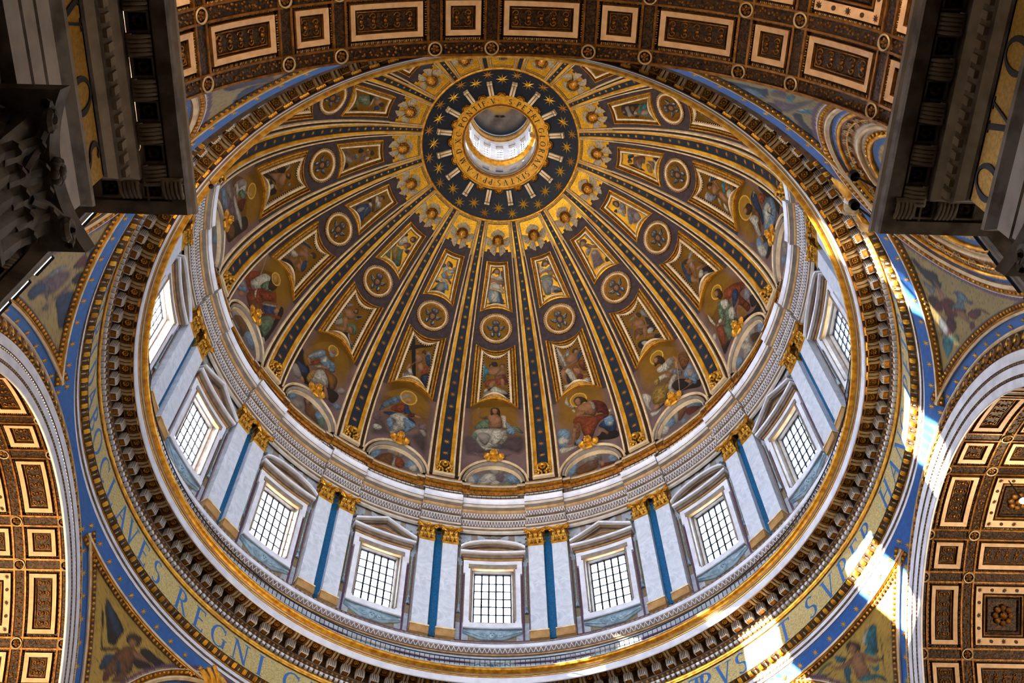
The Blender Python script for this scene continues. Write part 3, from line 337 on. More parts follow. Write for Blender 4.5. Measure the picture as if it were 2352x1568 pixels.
    ('low', 2): [['m', 114, 1578, 158, 1569, 181, 1497, 157, 1449, 120, 1486, 108, 1532], ['m', -97, 1568, -25, 1576, 9, 1556, -33, 1544, -77, 1551], ['s', -1, 1574, 55, 1590, 104, 1547, 76, 1514, 25, 1534, -3, 1551], ['h', 30, 1580, 81, 1580, 108, 1532, 70, 1506, 43, 1535], ['s', -60, 1498, -6, 1515, 74, 1491, 98, 1438, 65, 1396, -13, 1421, -62, 1463], ['k', 131, 1479, 182, 1419, 202, 1342, 184, 1277, 111, 1264, 66, 1333, 100, 1399], ['w', 66, 1333, 116, 1337, 152, 1299, 111, 1264, 52, 1292], ['s', -23, 1451, 61, 1412, 121, 1385, 129, 1354, 35, 1378, -30, 1419], ['h', 113, 1416, 158, 1410, 166, 1379, 132, 1377], ['P', -142, 1484, -64, 1525, -42, 1512, -97, 1459, -162, 1363, -172, 1417], ['u', -104, 1426, -30, 1419, 29, 1370, -19, 1325, -96, 1348, -146, 1317, -151, 1356], ['s', 13, 1380, 57, 1364, 6, 1271, -32, 1271, -19, 1325], ['s', -146, 1341, -101, 1363, -56, 1361, -80, 1326, -135, 1310], ['s', 12, 1280, 104, 1256, 167, 1212, 186, 1172, 107, 1216, 11, 1256], ['k', 130, 1225, 202, 1173, 157, 1154, 89, 1190], ['k', -163, 1241, -125, 1279, -43, 1266, 57, 1187, -51, 1158, -136, 1187], ['w', -98, 1250, -52, 1252, 9, 1207, 3, 1173, -62, 1165, -83, 1203]],
    ('low', -3): [['B', -245, 1407, -227, 1477, -127, 1545, -24, 1568, -31, 1542, -139, 1494, -203, 1409], ['w', -235, 1466, -159, 1531, -53, 1567, -24, 1568, -98, 1546, -175, 1510], ['s', -201, 1358, -198, 1407, -137, 1479, -48, 1522, 11, 1507, -4, 1456, -105, 1450, -173, 1396], ['s', -106, 1362, -112, 1424, -43, 1477, 30, 1497, 88, 1465, 81, 1424, -10, 1415, -51, 1363], ['s', 1, 1512, 35, 1553, 83, 1542, 58, 1497], ['h', 19, 1517, 33, 1568, 104, 1581, 130, 1545, 103, 1516, 64, 1537], ['w', -202, 1285, -206, 1324, -115, 1367, -69, 1358, -93, 1310, -126, 1283], ['P', -231, 1208, -224, 1273, -173, 1307, -134, 1272, -157, 1223], ['s', -225, 1182, -158, 1239, -74, 1300, -68, 1342, -22, 1317, -10, 1264, -88, 1231, -189, 1179], ['s', -43, 1374, 20, 1384, 92, 1372, 84, 1331, 4, 1348], ['s', 7, 1269, 13, 1327, 53, 1342, 120, 1292, 103, 1264, 42, 1279], ['B', 37, 1389, 62, 1435, 136, 1391, 146, 1322, 116, 1303, 66, 1342], ['m', -119, 1155, -96, 1220, 8, 1237, 77, 1208, 77, 1159, -25, 1162], ['w', -61, 1216, -18, 1237, 47, 1220, 0, 1194], ['k', -229, 1122, -172, 1185, -62, 1248, 60, 1236, 69, 1181, -102, 1161]],
    ('low', 3): [['m', 81, 1521, 148, 1527, 198, 1509, 164, 1491, 79, 1490], ['w', 66, 1505, 113, 1509, 74, 1488], ['B', -57, 1576, -29, 1570, -50, 1521, -97, 1429, -142, 1415, -133, 1483], ['m', -62, 1581, -29, 1570, -120, 1515, -91, 1548], ['h', -44, 1546, 17, 1544, 57, 1508, 14, 1483, -41, 1511], ['s', -4, 1503, 89, 1496, 122, 1440, 145, 1362, 178, 1289, 143, 1299, 111, 1404, 48, 1428], ['s', 13, 1468, 77, 1444, 56, 1386, 2, 1337, -42, 1275, -69, 1321, -25, 1398, -15, 1435], ['C', 32, 1463, 77, 1444, 39, 1407, 3, 1431], ['u', -32, 1486, -15, 1435, -60, 1359, -96, 1382, -115, 1433], ['s', 37, 1359, 117, 1330, 201, 1224, 174, 1192, 124, 1288, 46, 1318], ['k', 81, 1292, 252, 1175, 241, 1104, 13, 1148, -157, 1171, -83, 1228], ['w', 2, 1289, 72, 1303, 89, 1266, 45, 1221, -28, 1252], ['m', 71, 1238, 123, 1207, 106, 1163, 46, 1172], ['B', -142, 1446, -87, 1388, -137, 1288, -175, 1342], ['s', -96, 1366, -60, 1295, -41, 1243, -157, 1171, -168, 1213, -98, 1259, -147, 1314]],
    ('low', 4): [['B', 123, 1546, 184, 1505, 220, 1416, 201, 1356, 159, 1435, 100, 1522], ['w', 136, 1542, 175, 1516, 111, 1523, 93, 1538], ['h', 23, 1570, 80, 1543, 93, 1487, 31, 1504, -31, 1541], ['s', 9, 1552, 52, 1506, 15, 1490, -16, 1532], ['s', -16, 1486, 87, 1475, 80, 1417, 44, 1378, -11, 1406, -47, 1459], ['s', 125, 1490, 139, 1457, 96, 1407, 70, 1369, 34, 1400, 81, 1440], ['m', -137, 1571, -58, 1549, -58, 1481, -32, 1403, -87, 1406, -181, 1482, -173, 1553], ['w', -126, 1573, -65, 1554, -76, 1541, -181, 1546], ['s', 9, 1385, 39, 1341, 6, 1277, -34, 1208, -84, 1186, -80, 1262, -60, 1351], ['s', -68, 1215, -77, 1149, -147, 1107, -156, 1145, -114, 1205], ['w', -66, 1386, -80, 1347, -152, 1321, -120, 1364], ['w', -97, 1296, -99, 1258, -152, 1197, -172, 1217, -149, 1273], ['t', 135, 1363, 190, 1332, 184, 1296, 124, 1315, 36, 1281, 40, 1318], ['s', 109, 1301, 179, 1259, 164, 1221, 115, 1241, 85, 1287], ['w', 60, 1272, 120, 1242, 121, 1180, 60, 1160, 6, 1190, 7, 1252], ['m', 58, 1185, 109, 1115, -32, 1119, -49, 1155], ['w', 203, 1224, 228, 1189, 203, 1175, 179, 1210], ['k', 194, 1174, 239, 1062, 115, 1103, 126, 1168]],
    ('low', -4): [['k', -264, 1091, -230, 1320, -157, 1471, -85, 1448, -125, 1341, -76, 1317, 120, 1322, 131, 1218, 150, 1097, -101, 1113], ['m', -212, 1342, -222, 1428, -175, 1534, -131, 1544, -129, 1492, -152, 1513, -184, 1450, -196, 1375], ['w', -117, 1470, -142, 1513, -129, 1533, -97, 1470], ['u', -243, 1253, -216, 1331, -131, 1352, -157, 1309], ['s', -264, 1091, -217, 1197, -167, 1231, -121, 1352, -65, 1372, -11, 1336, -70, 1284, -125, 1241, -197, 1174], ['s', 12, 1345, -55, 1371, -83, 1427, -57, 1468, -3, 1476, 81, 1436, 87, 1403, 40, 1364], ['h', -37, 1467, -67, 1521, -14, 1550, 38, 1525, 1, 1486], ['s', -59, 1489, -57, 1521, -15, 1524, -17, 1492], ['y', -78, 1170, -115, 1195, -79, 1239, -41, 1214, -15, 1166], ['y', -74, 1250, -1, 1313, 97, 1336, 74, 1305, -5, 1279], ['w', 13, 1209, -14, 1258, 9, 1289, 50, 1274, 54, 1217], ['m', 29, 1138, 4, 1187, 104, 1222, 144, 1205, 147, 1109], ['m', 109, 1476, 83, 1511, 106, 1540, 128, 1496], ['u', 116, 1356, 92, 1414, 129, 1431, 149, 1385]],
    ('up', 0): [['p', -217, 2605, -178, 2610, -113, 2583, -167, 2538, -201, 2515], ['p', 87, 2615, 149, 2607, 170, 2557, 157, 2456, 114, 2435, 86, 2521], ['w', 71, 2600, 90, 2629, 84, 2586, 49, 2575], ['h', -122, 2597, -71, 2635, -1, 2649, 63, 2629, 71, 2593, 41, 2564, -6, 2600, -67, 2592, -105, 2580], ['s', -69, 2610, -24, 2632, 40, 2625, 48, 2593, -5, 2575, -51, 2585], ['w', -162, 2553, -111, 2573, -19, 2549, 56, 2575, 132, 2543, 160, 2506, 86, 2507, -2, 2514, -91, 2519, -143, 2525], ['w', -18, 2535, 56, 2568, 117, 2550, 153, 2510, 72, 2507], ['s', -152, 2532, -93, 2541, -17, 2521, 86, 2507, 145, 2499, 129, 2471, 43, 2467, -59, 2491, -131, 2482, -148, 2503], ['s', -210, 2479, -148, 2503, -129, 2467, -155, 2445, -204, 2443], ['w', -166, 2422, -116, 2482, -59, 2487, 58, 2471, 100, 2442, 169, 2405, 113, 2384, 44, 2406, -25, 2408, -95, 2418], ['n', -195, 2385, -151, 2416, -11, 2405, 86, 2384, 168, 2383, 140, 2365, 58, 2377, -51, 2382], ['b', -181, 2334, -149, 2401, -53, 2404, 44, 2398, 86, 2369, 112, 2311, 137, 2267, 47, 2252, -44, 2266, -133, 2256], ['w', -127, 2329, -92, 2381, -24, 2398, 32, 2355, 20, 2282, -44, 2266, -96, 2272], ['B', 31, 2391, 99, 2369, 125, 2311, 151, 2296, 137, 2260, 72, 2260, 59, 2326], ['k', -221, 2244, -108, 2264, 163, 2267, 149, 2248, -42, 2245]],
    ('up', -1): [['p', -179, 2548, -142, 2569, -80, 2561, -77, 2536, -132, 2515], ['m', 75, 2548, 153, 2578, 148, 2519, 117, 2513], ['h', -90, 2585, -66, 2611, -8, 2609, 64, 2588, 75, 2548, 17, 2554, -48, 2567], ['s', -95, 2579, -56, 2600, -6, 2584, 1, 2551, -52, 2549], ['w', -116, 2484, -108, 2529, -36, 2553, 18, 2529, 80, 2541, 143, 2526, 131, 2491, 50, 2484, -42, 2491, -83, 2465], ['b', -123, 2439, -82, 2474, -20, 2462, 65, 2462, 131, 2491, 130, 2440, 46, 2415, -66, 2409], ['s', -67, 2478, -27, 2494, 35, 2456, 110, 2419, 157, 2394, 137, 2373, 51, 2408, -19, 2436], ['w', -197, 2361, -158, 2396, -66, 2409, 22, 2402, 80, 2388, 70, 2377, -26, 2375, -107, 2374, -171, 2349], ['k', -192, 2344, -121, 2370, -77, 2355, -144, 2334], ['n', -130, 2316, -82, 2362, 22, 2376, 117, 2353, 65, 2282, -17, 2264, -102, 2253, -181, 2233, -158, 2265], ['C', -96, 2289, -58, 2350, 32, 2361, 51, 2305, 1, 2260, -70, 2252], ['b', 14, 2314, 22, 2376, 94, 2365, 144, 2307, 102, 2298, 51, 2305], ['k', -201, 2227, -171, 2262, -114, 2294, -102, 2253, -168, 2236], ['B', -21, 2246, 33, 2284, 79, 2285, 71, 2245]],
    ('up', 1): [['m', -176, 2614, -97, 2647, -85, 2619, -124, 2571, -185, 2562], ['h', -64, 2607, 5, 2650, 86, 2650, 177, 2611, 168, 2577, 117, 2586, 59, 2587, -39, 2585], ['s', 6, 2623, 86, 2623, 100, 2589, 30, 2574, -5, 2593], ['w', -137, 2564, -74, 2591, 2, 2561, 82, 2565, 156, 2561, 159, 2515, 71, 2522, -36, 2531, -130, 2528], ['m', 82, 2565, 145, 2572, 177, 2538, 151, 2516, 82, 2538], ['s', -186, 2527, -87, 2539, 31, 2547, 93, 2527, 176, 2511, 160, 2478, 76, 2476, -7, 2518, -106, 2507, -173, 2481, -203, 2494], ['s', 43, 2509, 173, 2507, 141, 2464, 41, 2478], ['n', -157, 2479, -39, 2496, 108, 2470, 103, 2435, 7, 2452, -137, 2449], ['m', -162, 2435, -47, 2453, 87, 2438, 92, 2391, 51, 2354, -7, 2311, -29, 2269, -137, 2279, -159, 2337], ['C', -134, 2422, -40, 2434, -50, 2354, -84, 2288, -129, 2296, -143, 2352], ['m', -4, 2346, 69, 2355, 176, 2309, 194, 2259, 88, 2274, 24, 2277], ['C', -8, 2338, 52, 2326, 44, 2283, -7, 2279], ['r', 97, 2454, 155, 2433, 184, 2372, 154, 2379, 113, 2424], ['k', 58, 2307, 185, 2271, 189, 2251, 51, 2267], ['k', -200, 2281, -151, 2282, -148, 2254, -200, 2263]],
    ('up', -2): [['k', -191, 2536, -173, 2588, -98, 2600, -91, 2571], ['k', -220, 2369, -202, 2433, -138, 2422, -176, 2381], ['w', -210, 2461, -205, 2507, -171, 2551, -56, 2566, 20, 2536, -1, 2496, -43, 2456, -114, 2433], ['w', -204, 2464, -170, 2514, -80, 2503, -41, 2468, -97, 2436], ['u', -49, 2485, -6, 2525, 70, 2546, 123, 2528, 100, 2488, 58, 2460], ['h', -6, 2577, 10, 2619, 95, 2638, 148, 2607, 123, 2568, 49, 2558], ['s', 1, 2579, 45, 2613, 106, 2591, 63, 2564], ['w', 100, 2548, 156, 2575, 194, 2565, 145, 2541], ['s', -38, 2479, 25, 2507, 84, 2471, 36, 2461], ['m', 52, 2437, 79, 2474, 154, 2480, 179, 2450, 127, 2429], ['k', 74, 2437, 145, 2486, 191, 2455, 149, 2428], ['n', -122, 2323, -188, 2375, -116, 2422, -16, 2427, 33, 2449, 74, 2396, 133, 2341, 177, 2280, 126, 2247, -2, 2258], ['y', -139, 2346, -151, 2404, -74, 2410, 8, 2345, 44, 2280, -8, 2275], ['n', 56, 2286, -24, 2392, 15, 2421, 155, 2311, 165, 2275], ['n', -223, 2258, -199, 2369, -133, 2317, -71, 2265, -154, 2253]],
    ('up', 2): [['m', 84, 2645, 167, 2634, 231, 2574, 201, 2531, 132, 2561, 93, 2609], ['h', -134, 2618, -65, 2646, 34, 2632, 60, 2589, -13, 2575, -130, 2575], ['s', -71, 2627, 4, 2600, 1, 2569, -74, 2566, -145, 2580], ['u', -64, 2572, 41, 2564, 105, 2517, 187, 2482, 144, 2456, 49, 2497, -36, 2531], ['s', 5, 2557, 105, 2517, 179, 2463, 144, 2456, 40, 2506], ['m', -106, 2515, -22, 2525, 49, 2497, -40, 2468, -106, 2452, -139, 2475], ['w', -106, 2515, -29, 2528, -25, 2516, -123, 2479], ['m', 117, 2566, 224, 2543, 209, 2494, 116, 2523], ['P', -83, 2454, 38, 2490, 144, 2456, 166, 2413, 138, 2338, 122, 2269, 36, 2266, -54, 2274, -186, 2276, -185, 2327, -129, 2388], ['C', -12, 2457, 86, 2449, 73, 2411, 0, 2421], ['P', -48, 2356, 36, 2341, 29, 2291, -45, 2281, -79, 2316], ['r', 168, 2457, 221, 2432, 207, 2383, 172, 2389, 189, 2414], ['r', -155, 2440, -106, 2452, -152, 2418, -138, 2397, -175, 2416], ['k', 144, 2313, 222, 2308, 223, 2252, 122, 2269]],
    ('up', -3): [['k', -169, 2424, -172, 2455, -130, 2476, -92, 2460, -114, 2427], ['w', -136, 2524, -174, 2554, -73, 2555, 58, 2555, 121, 2522, 117, 2484, 109, 2454, 27, 2492, -59, 2491], ['t', -181, 2548, -167, 2575, -118, 2580, -103, 2554, -128, 2545], ['h', -94, 2575, -96, 2606, -38, 2624, 22, 2610, -15, 2580], ['s', -68, 2547, -75, 2579, -24, 2598, 20, 2572, 14, 2542], ['u', -53, 2458, -184, 2504, -164, 2537, -68, 2508, 35, 2475, 112, 2445, 97, 2409, 15, 2433], ['w', -88, 2413, -94, 2445, -32, 2453, 4, 2436, -44, 2417], ['B', -163, 2259, -171, 2316, -99, 2415, -23, 2411, 18, 2424, 90, 2403, 103, 2367, 113, 2307, 85, 2259, 2, 2252], ['C', -102, 2259, -117, 2294, -87, 2350, -44, 2354, -27, 2309, -41, 2265], ['m', 99, 2295, -18, 2354, -36, 2399, -19, 2402, 29, 2349, 103, 2310], ['B', -20, 2267, 12, 2322, 125, 2295, 149, 2270, 103, 2253], ['k', 119, 2451, 132, 2519, 141, 2596, 155, 2537, 159, 2471, 132, 2415]],
    ('up', 3): [['k', 171, 2593, 209, 2586, 234, 2538, 208, 2485, 163, 2537, 146, 2564], ['h', -2, 2620, 70, 2631, 127, 2598, 123, 2558, 45, 2538, -8, 2555, -13, 2593], ['s', 44, 2609, 90, 2597, 75, 2561, 22, 2555, -1, 2573], ['m', 78, 2547, 168, 2546, 191, 2512, 135, 2475, 16, 2433, -44, 2447, -43, 2480, -13, 2513], ['w', -63, 2539, 12, 2529, 23, 2508, 24, 2484, -46, 2471, -92, 2506], ['k', -121, 2571, -38, 2555, -87, 2524, -121, 2538], ['s', 49, 2487, 78, 2475, 16, 2433, -37, 2441, -25, 2466], ['P', 121, 2463, 187, 2441, 211, 2345, 180, 2288, 107, 2249, 16, 2252, -72, 2271, -113, 2315, -158, 2350, -70, 2390, 34, 2430], ['C', 71, 2352, 138, 2340, 151, 2303, 120, 2261, 41, 2252, 7, 2282, 26, 2322], ['m', 103, 2442, 57, 2364, -87, 2316, -126, 2336, -30, 2402], ['t', -77, 2494, -49, 2462, -35, 2417, -75, 2438], ['k', 197, 2420, 211, 2345, 194, 2324, 158, 2394]],
    ('up', -4): [['P', -132, 2241, -188, 2251, -194, 2290, -111, 2330, -48, 2357, -33, 2423, 100, 2425, 133, 2412, 78, 2354, 0, 2317, -60, 2274, -70, 2246], ['C', -25, 2251, -58, 2279, -8, 2318, 47, 2344, 112, 2347, 97, 2303, 46, 2277], ['m', -42, 2374, -42, 2423, 44, 2427, 49, 2394], ['k', -70, 2423, -150, 2439, -140, 2472, -75, 2494, -38, 2461, -48, 2434], ['w', -67, 2515, -108, 2542, -64, 2553, -62, 2532], ['P', 122, 2429, 6, 2450, -49, 2483, -18, 2515, 52, 2514, 91, 2491, 163, 2477, 152, 2433], ['w', 77, 2502, 61, 2535, 90, 2556, 138, 2549, 150, 2510], ['s', -43, 2526, -48, 2569, 7, 2579, 48, 2552, 16, 2525], ['h', 11, 2563, -55, 2580, -35, 2607, 43, 2616, 74, 2589, 44, 2568], ['k', 148, 2527, 103, 2561, 133, 2581, 161, 2575], ['k', 58, 2243, 107, 2297, 176, 2293, 186, 2241]],
    ('up', 4): [['t', 91, 2602, 130, 2584, 157, 2541, 144, 2525, 98, 2562, 76, 2588], ['k', 84, 2594, 142, 2530, 106, 2519, 52, 2549, 24, 2586], ['h', -23, 2595, 37, 2581, 32, 2549, -13, 2536, -64, 2555, -71, 2587], ['s', -35, 2578, -1, 2553, -23, 2535, -67, 2560], ['k', -109, 2580, -54, 2517, -98, 2487, -88, 2432, -122, 2374, -146, 2400, -136, 2484], ['u', -57, 2523, 82, 2529, 125, 2497, 148, 2465, 167, 2394, 68, 2385, 7, 2416, -100, 2420, -128, 2452, -101, 2492], ['C', 27, 2494, 38, 2472, -43, 2457, 24, 2439, -91, 2421, -125, 2446, -70, 2472], ['P', 81, 2419, 114, 2387, 31, 2384, 0, 2410], ['P', 73, 2374, 114, 2343, 123, 2298, 103, 2264, 11, 2236, -31, 2234, -64, 2265, -53, 2295, 9, 2316, 46, 2351], ['y', 0, 2371, 40, 2345, 5, 2304, -81, 2281, -127, 2283, -128, 2334], ['w', 134, 2293, 126, 2270, 11, 2236, 6, 2247], ['k', 167, 2299, 201, 2210, 102, 2224, 11, 2236, 107, 2253], ['w', -138, 2271, -106, 2245, -133, 2231, -160, 2263]],
    ('up', -5): [['n', -29, 2283, -120, 2290, -143, 2334, -132, 2393, -73, 2440, 32, 2451, 76, 2400, 48, 2339, 33, 2317], ['C', -28, 2320, -66, 2348, -81, 2400, -32, 2412, -8, 2362], ['n', 97, 2288, -20, 2285, 52, 2321, 122, 2312], ['k', 216, 2245, 125, 2294, 131, 2320, 216, 2349], ['k', -170, 2383, -197, 2451, -86, 2479, -12, 2454, -138, 2410], ['w', 94, 2459, -94, 2471, -76, 2482, 12, 2484, 81, 2468], ['s', 5, 2506, -82, 2499, -100, 2544, -93, 2582, 7, 2568, 43, 2563, 43, 2527], ['m', -93, 2496, -166, 2484, -171, 2520, -110, 2541], ['t', -178, 2512, -220, 2551, -187, 2628, -151, 2630, -146, 2570], ['h', -4, 2565, -65, 2601, -18, 2635, 46, 2624, 47, 2588], ['B', 78, 2522, 32, 2561, 93, 2591, 194, 2602, 204, 2557], ['w', 115, 2595, 123, 2626, 146, 2630, 146, 2606]],
    ('up', 5): [['k', 91, 2586, 146, 2553, 142, 2474, 122, 2352, 51, 2379, 1, 2424, -127, 2491, -69, 2592], ['h', 40, 2596, 68, 2580, 50, 2555, 7, 2552, -7, 2582], ['s', 4, 2586, 8, 2557, -35, 2553, -49, 2589], ['C', 79, 2544, 119, 2502, 84, 2486, 14, 2489, -68, 2481, -109, 2471, -136, 2503, -132, 2536, -17, 2539], ['u', 80, 2470, 102, 2437, 60, 2423, -15, 2444, -20, 2473, 31, 2474], ['w', -52, 2456, -8, 2425, -78, 2410, -96, 2419, -82, 2455], ['t', 51, 2379, 90, 2336, 127, 2287, 101, 2241, 13, 2244, 2, 2298, -10, 2346, -81, 2382, -79, 2404], ['n', 97, 2369, 111, 2297, -7, 2368, -42, 2392], ['C', -82, 2371, -22, 2331, -22, 2245, -57, 2247, -107, 2285, -112, 2354], ['n', -136, 2403, -111, 2359, -107, 2285, -119, 2230, -162, 2226, -161, 2294, -140, 2353], ['k', -159, 2473, -104, 2431, -127, 2401, -172, 2425]],
    ('pen', 'FL'): [['k', -3412, 2204, -3406, 2209, -3327, 2208, -3241, 2205, -3164, 2199, -3135, 2191, -3137, 2181, -3123, 2166, -3125, 2159, -3173, 2151, -3212, 2158, -3292, 2176, -3369, 2191], ['B', -3400, 2205, -3333, 2206, -3176, 2195, -3142, 2186, -3156, 2175, -3215, 2177, -3286, 2185], ['k', -3206, 2135, -3288, 2161, -3376, 2182, -3369, 2188, -3313, 2176, -3237, 2151, -3188, 2137], ['h', -3089, 2185, -3109, 2198, -3083, 2209, -3015, 2215, -2986, 2211, -2984, 2195, -3016, 2190, -3059, 2184], ['s', -3065, 2186, -3062, 2196, -3030, 2202, -3002, 2197, -3005, 2187, -3039, 2182], ['u', -3196, 2128, -3175, 2141, -3129, 2153, -3100, 2163, -3084, 2158, -3117, 2146, -3158, 2132], ['u', -3092, 2149, -3076, 2167, -3048, 2181, -2993, 2187, -2946, 2184, -2931, 2163, -2903, 2146, -2928, 2127, -2993, 2121, -3057, 2135], ['s', -3007, 2180, -2969, 2187, -2896, 2191, -2846, 2198, -2838, 2188, -2902, 2177, -2962, 2174], ['k', -2956, 2191, -2949, 2203, -2895, 2210, -2816, 2211, -2729, 2214, -2674, 2215, -2731, 2199, -2801, 2191, -2903, 2189], ['k', -2948, 2165, -2925, 2177, -2838, 2188, -2759, 2192, -2834, 2170, -2897, 2160], ['B', -3117, 2104, -3139, 2126, -3112, 2140, -3075, 2148, -3063, 2133, -3059, 2112, -3091, 2099], ['u', -3078, 2122, -3067, 2138, -3021, 2139, -2987, 2123, -3006, 2102, -3023, 2088, -3059, 2096], ['B', -3044, 2138, -3013, 2144, -2959, 2122, -2981, 2109, -2997, 2127], ['R', -3049, 2093, -3044, 2107, -2996, 2099, -3018, 2086], ['u', -2974, 2099, -2983, 2118, -2922, 2141, -2909, 2120]],
    ('pen', 'FR'): [['t', 3185, 2205, 3247, 2209, 3315, 2206, 3330, 2199, 3301, 2189, 3243, 2172, 3200, 2154, 3165, 2169, 3135, 2182, 3169, 2184, 3149, 2192], ['w', 3183, 2206, 3247, 2209, 3313, 2207, 3266, 2204, 3209, 2198, 3168, 2189, 3149, 2192], ['T', 3215, 2192, 3296, 2190, 3235, 2170, 3200, 2154, 3185, 2175], ['h', 3036, 2219, 3072, 2222, 3108, 2216, 3132, 2203, 3126, 2193, 3106, 2187, 3083, 2191, 3078, 2204, 3045, 2208, 3017, 2199, 3022, 2209], ['s', 3055, 2212, 3082, 2211, 3097, 2201, 3087, 2192, 3042, 2193, 3030, 2200], ['T', 2915, 2218, 2944, 2219, 2959, 2209, 2996, 2198, 2952, 2195, 2913, 2200, 2902, 2208], ['s', 3046, 2194, 3088, 2190, 3109, 2180, 3091, 2168, 3078, 2158, 3062, 2135, 3036, 2126, 2955, 2145, 2969, 2168, 2984, 2185], ['s', 2856, 2210, 2888, 2200, 2957, 2194, 3007, 2193, 3027, 2188, 2972, 2181, 2922, 2185, 2867, 2193, 2846, 2203], ['s', 3109, 2180, 3130, 2169, 3163, 2151, 3200, 2142, 3193, 2137, 3153, 2142, 3111, 2151, 3087, 2167], ['t', 3116, 2185, 3154, 2176, 3182, 2157, 3185, 2147, 3157, 2155, 3130, 2169], ['t', 3154, 2139, 3136, 2130, 3098, 2129, 3084, 2142, 3088, 2155, 3111, 2140], ['T', 2909, 2183, 2940, 2185, 2960, 2180, 2953, 2166, 2927, 2165, 2905, 2151, 2875, 2158], ['t', 2951, 2144, 2999, 2143, 3072, 2132, 3117, 2115, 3127, 2101, 3112, 2095, 3078, 2116, 2997, 2129], ['n', 2721, 2216, 2773, 2220, 2856, 2219, 2877, 2211, 2817, 2214, 2761, 2210, 2798, 2201, 2852, 2200, 2810, 2196, 2745, 2200], ['u', 3281, 2175, 3288, 2173, 3147, 2113, 3138, 2115], ['s', 3026, 2122, 3056, 2120, 3056, 2111]],
    ('pen', 'NR'): [['k', 6195, 2223, 6198, 2212, 6137, 2201, 6106, 2174, 6043, 2176, 6035, 2170, 5975, 2185, 6029, 2202, 6078, 2213], ['m', 6054, 2220, 6016, 2208, 5991, 2193, 5947, 2197, 5930, 2208, 5980, 2216], ['R', 5913, 2220, 5925, 2198, 5846, 2190, 5805, 2204, 5838, 2218], ['h', 5901, 2221, 5923, 2202, 5845, 2207, 5848, 2220], ['R', 5909, 2190, 5935, 2166, 5903, 2152, 5867, 2131, 5790, 2168, 5776, 2186, 5855, 2192], ['s', 6056, 2192, 6018, 2183, 5939, 2176, 5898, 2191, 5983, 2189], ['b', 5943, 2168, 6000, 2143, 5993, 2123, 5957, 2117, 5945, 2106, 5919, 2114, 5927, 2131, 5875, 2134, 5867, 2159, 5873, 2166, 5914, 2151, 5978, 2146], ['w', 5862, 2167, 5903, 2152, 5842, 2166, 5795, 2160, 5812, 2165], ['s', 5845, 2162, 5862, 2139, 5789, 2129, 5776, 2134, 5801, 2152], ['R', 5870, 2127, 5912, 2097, 5876, 2094, 5815, 2116, 5827, 2132], ['u', 5912, 2097, 5914, 2083, 5886, 2070, 5889, 2089], ['R', 5786, 2133, 5806, 2120, 5756, 2122, 5734, 2136], ['R', 5773, 2190, 5778, 2169, 5704, 2172, 5644, 2194, 5620, 2223, 5683, 2198], ['m', 5747, 2211, 5772, 2199, 5720, 2191, 5638, 2201, 5660, 2213], ['t', 5606, 2214, 5644, 2194, 5609, 2186, 5552, 2192, 5468, 2208, 5521, 2214], ['n', 5644, 2194, 5674, 2171, 5622, 2171, 5609, 2186]],
    ('pen', 'NL'): [['B', -6118, 2196, -6115, 2211, -6144, 2230, -6222, 2240, -6256, 2248, -6153, 2249, -6085, 2243, -6006, 2245, -5978, 2229, -6025, 2218, -6079, 2220, -6078, 2207], ['m', -6157, 2217, -6172, 2232, -6131, 2239, -6122, 2227], ['R', -5980, 2194, -6082, 2209, -5989, 2227, -5961, 2214], ['P', -5883, 2107, -5972, 2143, -5972, 2189, -5923, 2203, -5853, 2195, -5784, 2170, -5806, 2136], ['B', -5856, 2104, -5904, 2122, -5877, 2150, -5814, 2138, -5786, 2120], ['m', -5838, 2149, -5943, 2141, -5998, 2153, -6001, 2181, -5959, 2170, -5917, 2152, -5842, 2159, -5745, 2167, -5772, 2157], ['k', -5879, 2205, -5938, 2218, -5928, 2244, -5862, 2245, -5827, 2226], ['P', -5762, 2172, -5804, 2188, -5879, 2205, -5824, 2209, -5750, 2191], ['B', -5744, 2185, -5796, 2202, -5798, 2219, -5771, 2229, -5683, 2232, -5600, 2226, -5514, 2227, -5525, 2213, -5641, 2199], ['P', -5703, 2155, -5728, 2162, -5731, 2172, -5678, 2175]],
    ('pen', 'NU'): [['B', -7691, 2197, -7758, 2203, -7880, 2223, -7978, 2244, -7855, 2242, -7770, 2239, -7719, 2230, -7694, 2212], ['B', -7255, 2244, -7378, 2220, -7464, 2201, -7539, 2204, -7599, 2223, -7668, 2238, -7596, 2248, -7484, 2257, -7376, 2257, -7289, 2252], ['p', -7446, 2152, -7507, 2157, -7588, 2173, -7679, 2197, -7628, 2225, -7571, 2208, -7514, 2195, -7448, 2180, -7431, 2167], ['P', -7533, 2207, -7598, 2216, -7620, 2247, -7571, 2255, -7529, 2240, -7486, 2237], ['B', -7599, 2223, -7662, 2241, -7641, 2250, -7585, 2255, -7544, 2255], ['p', -7393, 2231, -7444, 2233, -7444, 2248, -7376, 2257, -7360, 2247], ['u', -7639, 2190, -7688, 2195, -7644, 2220, -7611, 2216]],
